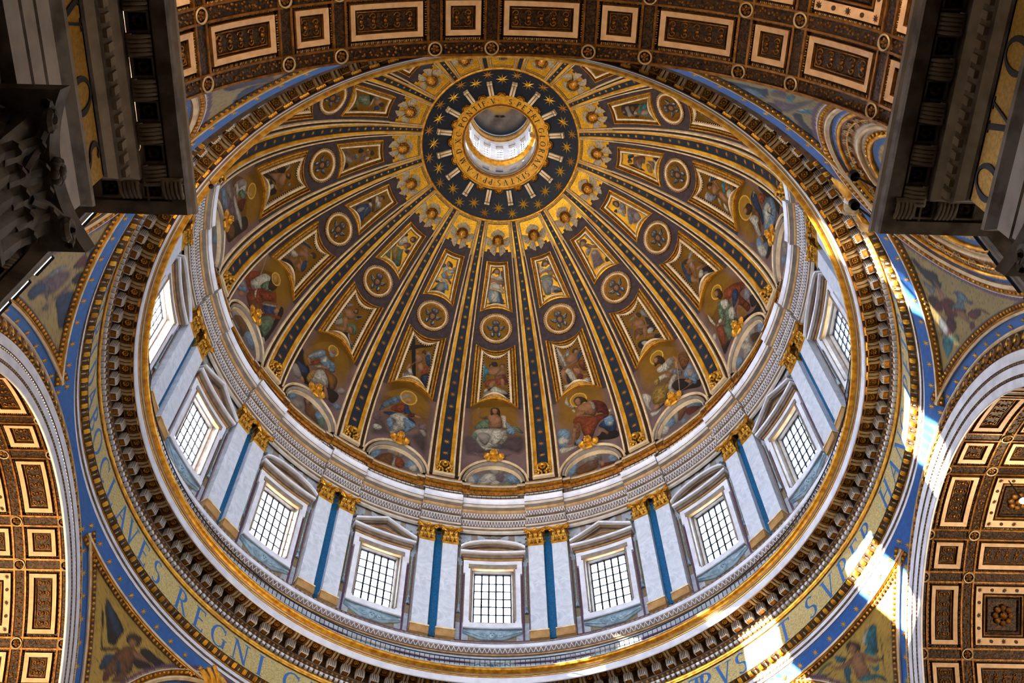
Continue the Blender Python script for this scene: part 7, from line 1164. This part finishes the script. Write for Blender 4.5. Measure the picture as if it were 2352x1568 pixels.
# ================================================================== COFFERED BARREL VAULTS
def V3(a, d, rho): a = np.radians(a); return np.stack(np.broadcast_arrays(rho*np.sin(a), d, rho*np.cos(a)), -1)
RB = 12.25
def coffer_mesh(ha, d0, d1, star):
    """parts of one coffer about angle 0: frame, panel, egg border (vault-local coordinates)"""
    def rect(hw, e0, e1, rho, n=6):
        s = np.linspace(-1, 1, n); o = [(x*hw, e0) for x in s] + [(hw, e) for e in np.linspace(e0, e1, 3)[1:]] + [(x*hw, e1) for x in s[::-1][1:]] + [(-hw, e) for e in np.linspace(e1, e0, 3)[1:-1]]
        o = np.array(o); return V3(o[:, 0], o[:, 1], rho)
    g = lambda m: math.degrees(m/12.1)
    fr = MB(); fw = .2 if not star else .34
    fr.strips([rect(ha+g(.03), d0-.03, d1+.03, 12.24), rect(ha, d0, d1, 12.10), rect(ha-g(fw), d0+fw, d1-fw, 12.14), rect(ha-g(fw+.03), d0+fw+.03, d1-fw-.03, 12.3)], ['coffer_gold', 'coffer_white', 'coffer_gold'], True)
    if star:
        nx = 5
        for i in range(nx):
            for e in (d0+fw/2, d1-fw/2):
                a = -ha+g(fw/2) + (2*ha-g(fw))*i/(nx-1); P = V3(a, e, 12.105); f = frame(P, (cos(rad(a)), 0, -sin(rad(a))), (0, 1, 0), (-sin(rad(a)), 0, -cos(rad(a))))
                if i % 2 == 0: fr.poly(f, [((.13 if j % 2 == 0 else .05)*cos(j*pi/8), (.13 if j % 2 == 0 else .05)*sin(j*pi/8)) for j in range(16)], -.02, .015, 'brown_dark')
                else: fr.poly(f, [(.085*cos(j*pi/6), .085*sin(j*pi/6)) for j in range(12)], -.02, .015, 'brown_dark')
        for i in range(1, nx-1):
            for s_ in (-1, 1):
                a = s_*(ha-g(fw/2)); e = d0+fw/2 + (d1-d0-fw)*i/(nx-1); P = V3(a, e, 12.105); f = frame(P, (cos(rad(a)), 0, -sin(rad(a))), (0, 1, 0), (-sin(rad(a)), 0, -cos(rad(a))))
                if i % 2 == 0: fr.poly(f, [((.13 if j % 2 == 0 else .05)*cos(j*pi/8), (.13 if j % 2 == 0 else .05)*sin(j*pi/8)) for j in range(16)], -.02, .015, 'brown_dark')
                else: fr.poly(f, [(.085*cos(j*pi/6), .085*sin(j*pi/6)) for j in range(12)], -.02, .015, 'brown_dark')
    pn = MB(); h2, e0, e1 = ha-g(fw+.03), d0+fw+.03, d1-fw-.03; S_ = np.linspace(-h2, h2, 9); E_ = np.linspace(e0, e1, 4); pn.grid(V3(S_[:, None], E_[None, :], 12.3), 'coffer_panel')
    w = 2*rad(h2)*12.2; l = e1-e0; f = lambda u, v, w_: V3(math.degrees(u/12.25), (e0+e1)/2 + v, 12.28 - w_)
    rnd = np.random.RandomState(int(ha*10))
    pn.tube([f(u, v, .04) for u, v in ((-w/2+.07, -l/2+.07), (w/2-.07, -l/2+.07), (w/2-.07, l/2-.07), (-w/2+.07, l/2-.07))], .03, 'gold_dark', 4, True)
    if star:
        for rr_, m in ((1.15, 'coffer_gold'), (.95, 'coffer_brown')): pn.tube([f(u, v, .08) for u, v in ((-w/2*rr_*.8, -l/2*rr_*.8), (w/2*rr_*.8, -l/2*rr_*.8), (w/2*rr_*.8, l/2*rr_*.8), (-w/2*rr_*.8, l/2*rr_*.8))], .07, m, 6, True)
        for i in range(8): a = 2*pi*i/8; pn.blob(f, (.38*cos(a), .38*sin(a), .1), (.17, .17, .1), 'coffer_gold', 7, 4)
        pn.blob(f, (0, 0, .16), (.2, .2, .14), 'gold_dark', 8, 5)
    else:
        along = w > l; n = max(1, int(max(w, l)/.42)); 
        for i in range(n):
            c_ = (i+.5)/n - .5; cu, cv_ = (c_*w, 0) if along else (0, c_*l)
            for s_ in (-1, 1):
                q = [f(cu + (0 if along else s_*.16) + .14*(1-t/7)*cos(t*s_), cv_ + (s_*.16 if along else 0) + .14*(1-t/7)*sin(t*s_), .05) for t in np.linspace(0, 6.2, 12)]; pn.tube(q, .032, 'coffer_gold', 4)
            pn.blob(f, (cu, cv_, .05), (.09, .09, .06), 'gold_dark', 6, 4)
    eb = MB()
    def loopu(a, e, along):
        f2 = frame(V3(a, e, 12.2), (cos(rad(a)), 0, -sin(rad(a))), (0, 1, 0), (-sin(rad(a)), 0, -cos(rad(a))))
        q = [f2(.085*cos(t), .11*sin(t), .02) if along else f2(.11*sin(t), .085*cos(t), .02) for t in np.linspace(-.5, pi+.5, 8)]; return q
    for s_, e in ((-1, d0-.14), (1, d1+.14)):
        n = int(2*rad(ha)*12.1/.21)
        for i in range(n):
            a = -ha + 2*ha*(i+.5)/n; f2 = frame(V3(a, e, 12.2), (cos(rad(a)), 0, -sin(rad(a))), (0, s_, 0), (-sin(rad(a)), 0, -cos(rad(a)))); eb.tube([f2(.085*cos(t), .10*sin(t), .02) for t in np.linspace(-.5, pi+.5, 8)], .018, 'egg_line', 4); eb.blob(f2, (0, 0, .0), (.05, .07, .05), 'coffer_gold', 5, 3)
    for s_ in (-1, 1):
        n = int((d1-d0)/.22); a = s_*(ha + g(.14))
        for i in range(n):
            e = d0 + (d1-d0)*(i+.5)/n; f2 = frame(V3(a, e, 12.2), (0, 1, 0), (s_*cos(rad(a)), 0, -s_*sin(rad(a))), (-sin(rad(a)), 0, -cos(rad(a)))); eb.tube([f2(.085*cos(t), .10*sin(t), .02) for t in np.linspace(-.5, pi+.5, 8)], .018, 'egg_line', 4); eb.blob(f2, (0, 0, 0), (.05, .07, .05), 'coffer_gold', 5, 3)
    n3 = 'coffer'
    return fr.mesh('coffer'), pn.mesh('panel', (0, 0, 0), True), eb.mesh('egg_border')
HA, HB_ = 6.75, 3.22
ROWD = [(.76, 2.06), (2.95, 5.75), (6.7, 8.0), (8.9, 11.7)]
CM = {}
for j, (d0, d1) in enumerate(ROWD): CM[j, 0] = coffer_mesh(HA, d0, d1, j % 2 == 1); CM[j, 1] = coffer_mesh(HB_, d0, d1, False)
rb = MB(); f = lambda u, v, w: (u, v, -w)
rb.tube([f(.25*cos(t), .25*sin(t), .06) for t in np.linspace(0, 2*pi, 20, endpoint=False)], .035, 'egg_line', 5, True)
for i in range(5): rb.blob(f, (.11*cos(i*2*pi/5), .11*sin(i*2*pi/5), .02), (.07, .07, .05), 'coffer_gold', 6, 3)
rb.blob(f, (0, 0, .03), (.06, .06, .05), 'gold_dark', 6, 3); ROUND = rb.mesh('roundel')
def vault(name, label, loc, rz, off, sgn, length, rows):
    root = tag(empty(name, loc, rz), label, 'vault', kind='structure')
    mb = MB(); A = np.linspace(-90, 90, 73); mb.grid(V3(A[:, None], np.linspace(.0, length, 8)[None, :], RB), 'coffer_brown'); obj('vault_shell', mb.mesh('vault_shell', (0, 0, 0), True), root)
    rects = [sgn*off + 28.3*i for i in range(-3, 4)]; sqs = [sgn*off + 14.15 + 28.3*i for i in range(-3, 3)]
    ribs = [c + s_*8.9 for c in rects for s_ in (-1, 1)]
    for typ, cs in ((0, rects), (1, sqs)):
        for c in cs:
            if abs(c) > 82: continue
            for j in range(rows):
                fm, pm, em = CM[j, typ]; o = obj('coffer', fm, root); o.rotation_euler = (0, rad(c), 0); p = obj('panel', pm, o); e = tag(obj('egg_border', em, o), kind='stuff')
    dr = [.28, 2.5, 6.23, 8.45, 12.2][:rows+1]
    b1 = MB()
    for d in dr:
        for e0, e1, r0, m in ((-.22, .22, 12.13, 'coffer_brown'), (-.30, -.22, 12.08, 'coffer_gold'), (.22, .30, 12.08, 'coffer_gold')):
            b1.strips([V3(A, d+e0, 12.26), V3(A, d+e0, r0), V3(A, d+e1, r0), V3(A, d+e1, 12.26)], [m]*3)
    obj('cross_rib', b1.mesh('cross_rib'), root)
    for c in ribs:
        if abs(c) > 85: continue
        b2 = MB(); dd = np.linspace(0, dr[-1], 4)
        for e0, e1, r0, m in ((-1.0, 1.0, 12.14, 'coffer_brown'), (-1.4, -1.0, 12.09, 'coffer_gold'), (1.0, 1.4, 12.09, 'coffer_gold')):
            b2.strips([V3(c+e0, dd, 12.26), V3(c+e0, dd, r0), V3(c+e1, dd, r0), V3(c+e1, dd, 12.26)], [m]*3)
        obj('long_rib', b2.mesh('long_rib'), root)
        for d in dr:
            o = obj('roundel', ROUND, root); o.matrix_local = Matrix.Rotation(rad(c), 4, 'Y') @ Matrix.Translation((0, d, 12.1))
    bump_ = MB(); rnd = np.random.RandomState(4)          # gilt leaf clusters on the ribs
    for d in dr[:3]:
        for i in range(150):
            a = -75 + i; P = V3(a, d, 12.12); fr = frame(P, (cos(rad(a)), 0, -sin(rad(a))), (0, 1, 0), (-sin(rad(a)), 0, -cos(rad(a))))
            for _ in range(2): bump_.blob(fr, (rnd.uniform(-.1, .1), rnd.uniform(-.16, .16), .0), (.06, .06, .05), 'coffer_gold', 5, 3)
    tag(obj('leaf_cluster', bump_.mesh('leaf_cluster'), root), kind='stuff')
    return root
vault('ceiling_near', 'dim coffered barrel vault overhead at the picture top', (.45, -20.5, 31), pi, 2.3, -1, 42, 3)
vault('ceiling_left', 'warm lit coffered barrel vault at the left edge', (-20.5, 0, 31), pi/2, 1.4, 1, 34, 3)
vault('ceiling_right', 'hazy brown coffered barrel vault at the right edge', (20.5, 0, 31), -pi/2, .2, -1, 34, 4)
vault('ceiling_far', 'coffered barrel vault beyond the far arch', (0, 20.5, 31), 0, 0, 1, 34, 0)
# ================================================================== PIERS, END WALLS, FLOOR
def sbox(name, x0, x1, y0, y1, z0, z1, m, label):
    b = MB(); b.box(ident, x0, x1, y0, y1, z0, z1, m); return tag(obj(name, b.mesh(name)), label, 'wall' if 'wall' in name else 'floor', kind='structure')
sbox('floor', -64, 64, -64, 64, -2.2, -1.9, 'floor', 'marble church floor below the view')
for x0, x1, nm in ((-64, -54, 'left'), (54, 64, 'right')): sbox('wall_%s' % nm, *(sorted((x0/1, x1/1))), -13.5, 13.5, -1.9, 44, 'pier', 'closing wall of the %s arm' % nm)
sbox('wall_far', -13.5, 13.5, 54, 60, -1.9, 44, 'pier', 'closing wall of the far arm'); sbox('wall_near', -13.5, 14.5, -64, -62, -1.9, 44, 'pier', 'closing wall of the near arm')
for sx in (-1, 1):
    for sy in (-1, 1):
        xo = .45 if sy < 0 else 0
        b = MB(); e = 12.35; P = [(sx*e + xo, sy*64), (sx*e + xo, sy*20.6), (sx*15.0, sy*20.6), (sx*20.6, sy*15.0), (sx*20.6, sy*12.35), (sx*64, sy*12.35), (sx*64, sy*64)]
        b.poly(ident, P if sx*sy < 0 else P[::-1], -1.9, 31.0, 'pier'); nm = ('near' if sy < 0 else 'far') + '_' + ('left' if sx < 0 else 'right')
        tag(obj('wall_pier_%s' % nm, b.mesh('wall')), 'massive stone pier carrying the dome, %s corner' % nm.replace('_', ' '), 'wall', kind='structure')
# ================================================================== NEAR PIER ENTABLATURES (dark, left and right foreground)
def offset_path(path, e):                 # path: plan polyline; e inward offset list -> mitred polylines
    P = np.array(path, float); n = len(P); T = np.diff(P, axis=0); T /= np.linalg.norm(T, axis=1)[:, None]; Nn = np.stack([T[:, 1], -T[:, 0]], 1); out = np.zeros((n, 2))
    for i in range(n):
        if i == 0: out[i] = P[i] + Nn[0]*e
        elif i == n-1: out[i] = P[i] + Nn[-1]*e
        else:
            m = Nn[i-1] + Nn[i]; m /= np.linalg.norm(m); out[i] = P[i] + m*e/(m@Nn[i])
    return out
#  profile: (inward offset from the cornice lip, z, material)
PR = [(2.4, 31.25, 'dark_stone'), (-.02, 31.2, 'dark_stone_light'), (0.0, 31.05, 'dark_stone_light'), (.08, 30.95, 'dark_stone'), (.10, 30.72, 'dark_stone'), (.14, 30.6, 'dark_stone'), (.55, 30.6, 'dark_stone'), (.58, 30.75, 'dark_stone'), (1.28, 30.75, 'dark_stone'), (1.30, 30.3, 'dark_stone_light'), (1.36, 30.2, 'dark_stone_light'), (1.48, 30.0, 'dark_stone'), (1.5, 29.95, 'dark_stone'), (1.55, 29.5, 'dark_stone'), (1.62, 29.45, 'dark_stone_light'), (1.78, 29.1, 'dark_stone'), (1.86, 29.05, 'dark_stone'), (1.86, 28.95, 'entab_gold'), (1.88, 27.45, 'dark_stone_light'), (1.60, 27.4, 'dark_stone_light'), (1.62, 27.25, 'dark_stone'), (1.78, 26.95, 'dark_stone'), (1.8, 26.9, 'fascia_light'), (1.82, 26.2, 'dark_stone'), (1.87, 26.15, 'fascia_light'), (1.89, 25.55, 'dark_stone'), (1.94, 25.5, 'fascia_light'), (1.96, 24.75, 'dark_stone'), (2.4, 24.7, 'dark_stone')]
def shellbr(mir):
    b = MB(); f = ident                       # u along, v inward (from lip), w down
    b.box(f, -.3, .3, .62, 1.26, 0, .12, 'dark_stone')
    for i in range(5): b.tube([f(-.24 + .12*i, .64, .1), f(-.24+.12*i, .85, .26), f(-.24+.12*i, 1.1, .3), f(-.24+.12*i, 1.26, .2)], .065, 'dark_stone_light', 5)
    b.tube([f(-.32, 1.2, .2), f(.32, 1.2, .2)], .1, 'dark_stone_light', 6); return b.mesh('bracket', (0, 0, 0), True)
def rosbr():
    b = MB(); f = ident
    for q in ((-.3, .3, .62, .68), (-.3, .3, 1.2, 1.26), (-.3, -.24, .62, 1.26), (.24, .3, .62, 1.26)): b.box(f, *q, 0, .12, 'dark_stone')
    b.box(f, -.26, .26, .66, 1.22, -.02, .0, 'brown_dark')
    for i in range(8): a = 2*pi*i/8; b.blob(f, (.13*cos(a), .94+.13*sin(a), .03), (.07, .07, .05), 'brown_dark', 5, 3)
    return b.mesh('rosette')
SB_, RB_ = shellbr(1), rosbr()
b = MB(); b.box(ident, -.11, .11, 0, .12, 0, .42, 'dark_stone_light'); DNT = b.mesh('dentil')
def capbig():
    """corinthian capital: u along the wall, v outward, w up from the astragal"""
    b = MB(); H = 2.9; m = 'dark_stone'
    b.hexa([(-1.15, -.3, 0), (1.15, -.3, 0), (1.15, .3, 0), (-1.15, .3, 0), (-1.4, -.3, H-.5), (1.4, -.3, H-.5), (1.4, .55, H-.5), (-1.4, .55, H-.5)], m)
    f = lambda u, v, w: (u, .3 + w, v)
    for i in range(5): acanthus(b, f, -1.0+.5*i, .02, 1.15, .29, .42, m, .02)
    for i in range(4): acanthus(b, f, -.8+.533*i, .85, 1.25, .3, .5, m, .08)
    for s_ in (-1, 1):
        fs = lambda u, v, w: (s_*(1.15 + w), u, v)
        acanthus(b, fs, -.05, .02, 1.15, .29, .4, m, .0); acanthus(b, fs, .05, .85, 1.25, .3, .4, m, .1)
        b.tube([(s_*(1.35 + .34*(1-t/10)*cos(t)), .95 + .1*t/9, 2.2 + .34*(1-t/10)*sin(t)) for t in np.linspace(0, 8, 18)], .12, m, 6)
        b.tube([(s_*.35, .5, 1.6), (s_*.7, .65, 2.1), (s_*1.2, .85, 2.45)], .13, m, 6)
    xs = np.linspace(-1.95, 1.95, 15); d = lambda x: 1.0 + .5*(x/1.95)**2 - .25
    for i in range(14):
        x0, x1 = xs[i], xs[i+1]
        b.hexa([(x0, -.3, H-.5), (x1, -.3, H-.5), (x1, d(x1), H-.5), (x0, d(x0), H-.5), (x0, -.3, H-.1), (x1, -.3, H-.1), (x1, d(x1)+.1, H-.1), (x0, d(x0)+.1, H-.1)], 'dark_stone_light' if False else m)
    cap = b.mesh('capital'); b = MB(); fl = lambda u, v, w: (u, .85 + w, 2.55 + v)
    for i in range(8): a = 2*pi*i/8; b.blob(fl, (.22*cos(a), .22*sin(a), .0), (.14, .14, .12), m, 6, 4)
    b.blob(fl, (0, 0, .1), (.14, .14, .1), m, 6, 4); return cap, b.mesh('flower', (0, 0, 0), True)
CAPB = capbig()
def entab(side, xl, label, text, lets, cap_y):
    sx = -1 if side == 'left' else 1
    path = [(xl, -63), (xl, -18.28), (sx*(12.7 if sx < 0 else 14.0), -18.28), (sx*18.3, -12.7 if sx < 0 else -14.0), (sx*18.3, -9.7), (sx*58, -9.7)]
    if sx > 0: sgn = 1
    e = lambda o: offset_path(path, o if sx > 0 else -o)
    an = (xl, -20, 28.0); root = tag(empty('pier_entablature', an), label, 'entablature')
    secs = [('cornice', 0, 8), ('modillion_soffit', 5, 9), ('bed_moulding', 8, 17), ('gold_frieze', 17, 18), ('architrave', 18, 28)]
    for nm, i0, i1 in (('cornice', 0, 7), ('modillion_soffit', 6, 9), ('bed_moulding', 8, 17), ('gold_frieze', 16, 18), ('architrave', 18, len(PR)-1)):
        b = MB(); rows = []
        for o, z, _ in PR[i0:i1+1]: q = e(o); rows.append(np.c_[q, np.full(len(q), z)])
        b.strips(rows, [PR[i][2] for i in range(i0, i1)]); obj(nm, b.mesh(nm, an), root)
    # repeated ornaments along the runs
    P = np.array(path); 
    for i in range(4):
        a, c = P[i], P[i+1]; L = np.linalg.norm(c-a); t = (c-a)/L; nrm = np.array([t[1], -t[0]])*(1 if sx > 0 else -1)
        lo = 34.0 if i == 0 else .3; st = .62; k = 0; pos = L - .75
        M_ = lambda s_, z: Matrix([[t[0]*1, nrm[0], 0, a[0]+t[0]*s_-an[0]], [t[1], nrm[1], 0, a[1]+t[1]*s_-an[1]], [0, 0, -1, z-an[2]], [0, 0, 0, 1]])
        while pos > lo:
            o = obj('rosette' if k % 2 == 0 else 'bracket', RB_ if k % 2 == 0 else SB_, root); o.matrix_local = M_(pos, 30.75); pos -= st; k += 1
        pos = L - 1.75; 
        while pos > lo + (1.4 if i else 0):
            o = obj('dentil', DNT, root); q = M_(pos, 29.95); q[0][3] += nrm[0]*1.42; q[1][3] += nrm[1]*1.42; o.matrix_local = q; pos -= .385
    for c, y in lets:
        def ff(u, v, w, y=y): return np.array([xl + sx*(1.86 - w), y + (u if sx < 0 else -u), 27.5 + v])
        obj('letter', letter('letter', c, ff, 1.42, 'letter_dark', -.01, .03, an, .8), root)
    return root
entab('left', -9.63, 'dark shadowed pier entablature with gold lettered frieze, upper left', 'L', [('R', -29.5), ('T', -26.4), ('V', -24.55), ('O', -22.55), ('S', -20.95)], -22)
entab('right', 10.68, 'dark shadowed pier entablature with gold lettered frieze, upper right', 'R', [('Q', -20.9), ('V', -22.6), ('O', -24.3), ('D', -26.1), ('C', -28.0), ('V', -29.6)], -22)
def pilaster_big(sx, x, y, label):
    r = tag(empty('pier_pilaster', (x, y, -1.9)), label, 'pilaster'); r.rotation_euler = (0, 0, 0)
    M = Matrix([[0, -sx, 0, 0], [1, 0, 0, 0], [0, 0, 1, 0], [0, 0, 0, 1]])
    M = Matrix([[0, -sx*1.0, 0, 0], [1.0, 0, 0, 0], [0, 0, 1.0, 23.75], [0, 0, 0, 1]])
    for n, me in (('capital', CAPB[0]), ('flower', CAPB[1])): o = obj(n, me, r); o.matrix_local = M
    b = MB(); b.box(ident, -1.1, 1.1, -.3, .3, -23.0, 0, 'dark_stone'); b.box(ident, -1.22, 1.22, -.3, .42, -.16, .02, 'dark_stone'); b.box(ident, -1.35, 1.35, -.3, .5, -23.75, -22.5, 'dark_stone'); o = obj('shaft', b.mesh('shaft'), r); o.matrix_local = M
pilaster_big(-1, -12.0+.3, -21.85, 'dark carved pilaster with leafy capital at the left edge'); pilaster_big(1, 13.2-.3, -21.85, 'dark carved pilaster with leafy capital at the right edge')
# ---- floodlights on the cornice
def floodparts():
    h = MB(); h.box(ident, -.36, .36, -.12, .12, .12, .42, 'black'); h.box(ident, -.4, .4, -.16, .16, .36, .44, 'iron')
    l = MB(); l.box(ident, -.32, -.02, -.1, .1, .40, .455, 'lamp_face'); l.box(ident, .02, .32, -.1, .1, .40, .455, 'lamp_face')
    y = MB(); y.box(ident, -.44, -.38, -.04, .04, -.02, .3, 'iron'); y.box(ident, .38, .44, -.04, .04, -.02, .3, 'iron'); y.box(ident, -.44, .44, -.06, .06, -.04, .02, 'iron')
    d = MB()
    for i in range(4): d.box(ident, -.3 + .16*i, -.2 + .16*i, -.13, .13, .40, .46, 'cream_dark')
    return h.mesh('housing'), l.mesh('lens'), y.mesh('yoke'), d.mesh('lens')
FH, FL_, FY, FD = floodparts()
def flood(x, y, rz, lit, label, tilt=.7):
    r = tag(empty('floodlight', (x, y, 31.3), rz), label, 'floodlight', 'floodlights on the pier cornices'); r.rotation_euler = (tilt, 0, rz); obj('housing', FH, r); obj('lens', FL_ if lit else FD, r); obj('yoke', FY, r)
ordn = ['nearest', 'second', 'third', 'fourth', 'fifth', 'sixth']
for i, (t, lit) in enumerate(((0.02, 1), (.17, 0), (.32, 0), (.47, 1), (.6, 0), (.73, 1))):
    flood(-12.75 - 5.6*t, -18.15 + 5.6*t, rad(135) + pi, lit, '%s black floodlight on the left pier cornice, %s from the entablature corner' % ('lit' if lit else 'unlit', ordn[i].replace('nearest', 'first')), .7)
for i, (t, lit) in enumerate(((0.03, 1), (.2, 0), (.36, 1), (.55, 1), (.72, 0), (.88, 1))):
    flood(14.05 + 4.25*t, -18.15 + 4.25*t, rad(45), lit, '%s black floodlight on the right pier cornice, %s from the entablature corner' % ('lit' if lit else 'unlit', ordn[i].replace('nearest', 'first')), -.7*-1)
# ---- spotlights on arms, dark globes, nets, winged emblem, gilt wing
def ray(px, py):
    d = _r*((px-1176)/2547.18) + _u*(-(py-784)/2547.18) + _d; return d/np.linalg.norm(d)
CAMP = np.array([-.8906, -30.5145, -.2120])
def atz(px, py, z): d = ray(px, py); return CAMP + d*(z-CAMP[2])/d[2]
for i, (px, py, lab) in enumerate(((1962, 403, 'small black spotlight on a thin arm, upper of two beside the right entablature'), (1962, 470, 'small black spotlight on a thin arm, lower of two beside the right entablature'))):
    p = atz(px, py, 32.0); r = tag(empty('spotlight', p), lab, 'spotlight', 'arm spotlights beside the right entablature'); b = MB(); b.tube([(0, 0, 0), (10.75-p[0], 0.15, -.75)], .035, 'iron', 5); obj('arm', b.mesh('arm'), r)
    b = MB(); b.blob(ident, (0, 0, .08), (.16, .16, .2), 'black', 10, 6); b.tube([(0, 0, -.12), (0, 0, .05)], .15, 'iron', 10); obj('lamp_head', b.mesh('lamp_head', (0, 0, 0), True), r)
b = MB(); b.blob(ident, (0, 0, 0), (.13, .13, .13), 'black', 12, 8); b.tube([(0, 0, .1), (-.2, -.1, .6)], .02, 'iron', 5); tag(obj('hanging_globe', b.mesh('hanging_globe', (0, 0, 0), True), None, atz(485, 428, 49.6)), 'small black globe hanging before the gold ring cornice, upper left', 'globe')
b = MB(); b.blob(ident, (0, 0, 0), (.38, .38, .22), 'black', 14, 8); b.tube([(0, 0, .1), (0, 0, .9)], .03, 'iron', 5); tag(obj('ceiling_speaker', b.mesh('ceiling_speaker', (0, 0, 0), True), None, atz(2037, 188, 36.2)), 'round black loudspeaker hanging before a white-framed coffer, upper right', 'loudspeaker')
for nm, a0, a1 in (('left', -101.5, -88.5), ('right', 88.5, 101.5)):
    r = tag(empty('safety_net', tuple(cyl((a0+a1)/2, 18.9, 51.0))), 'dark translucent safety net on the ring walkway at the %s windows' % nm, 'net'); an = cyl((a0+a1)/2, 18.9, 51.0)
    A = np.linspace(a0, a1, 9); b = MB(); b.grid(np.stack([cyl(A, 18.92, 51.0), cyl(A, 19.5, 53.9)], 1), 'net'); obj('mesh_sheet', b.mesh('mesh_sheet', an), r)
    b = MB(); b.tube(cyl(A, 18.9, 51.05), .03, 'iron', 5); b.tube(cyl(A, 19.5, 53.9), .03, 'iron', 5)
    for a in A[::2]: b.tube([cyl(a, 18.9, 51.05), cyl(a, 19.5, 53.9)], .025, 'iron', 5)
    obj('net_frame', b.mesh('net_frame', an), r)
c0 = np.array([0, 0, 31.0])
def sphp(px, py, R=25.15):
    d = ray(px, py); o = CAMP - c0; bb = o@d; cc = o@o - R*R; return CAMP + d*(-bb + math.sqrt(bb*bb - cc))
def relief_frame(px, py, dx, dy, R=24.7):      # frame on the pendentive, u along the image direction (dx,dy)
    p = sphp(px, py, R); q = sphp(px + dx, py + dy, R); n = -(p-c0)/np.linalg.norm(p-c0); ex = q-p; ex -= n*(ex@n); ex /= np.linalg.norm(ex); ey = np.cross(n, ex); return p, frame(p, ex, ey, n)
p, fr = relief_frame(1962, 468, 8, 10); r = tag(empty('winged_emblem', p), 'white dove emblem with spread gilt wings below the right entablature', 'emblem')
b = MB(); b.blob(fr, (0, 0, .25), (.42, .3, .28), 'wing_white', 10, 7); b.blob(fr, (.1, -.34, .3), (.2, .18, .2), 'wing_white', 8, 6); b.blob(fr, (-.32, .1, .2), (.3, .22, .16), 'stone_white', 8, 5); obj('body', b.mesh('body', p, True), r)
for s_, a in ((-1, pi-.35), (1, -.15)):
    b = MB()
    for i in range(8): feather(lambda u, v, w: fr(u + s_*.25, v + .05, w), a + s_*(-.28+.09*i), 1.5 - .06*i, .34, .12 + .02*i, b, 'gold')
    obj('wing', b.mesh('wing', p), r)
p, fr = relief_frame(482, 1552, 6, 10, 24.75); r = tag(empty('gilt_wing', p), 'gilt feathered wing of a sculpted angel under the ring, bottom left', 'sculpture')
for j in range(3):
    b = MB()
    for i in range(7): feather(lambda u, v, w: fr(u - .4 - .12*j, v + .35 - .35*j, w), .05 - .06*i + .1*j, 1.9 - .1*i - .2*j, .3, .1 + .05*i + .04*j, b, 'gold')
    obj('feather_row', b.mesh('feather_row', p), r)

p = atz(2350, 1150, 41.0); r = tag(empty('vault_floodlight', p), 'added lamp standing in for glare under the right coffered vault at the picture edge', 'lamp')  # hanging lamp added in place of a glare on the coffers
b = MB(); b.blob(ident, (0, 0, 0), (.16, .16, .1), 'lamp_face', 12, 6); obj('bulb', b.mesh('bulb', (0, 0, 0), True), r); b = MB(); b.tube([(0, 0, .08), (0, 0, 1.6)], .03, 'iron', 6); b.tube([(0, 0, .06), (0, 0, .16)], [.17, .08], 'iron', 10); obj('bracket', b.mesh('bracket'), r)
light('vault_bulb', 'POINT', tuple(p + np.array((0, 0, -.25))), 900, (1.0, 0.85, 0.62), shadow_soft_size=0.2)  # point light added with the stand-in lamp to light the coffers
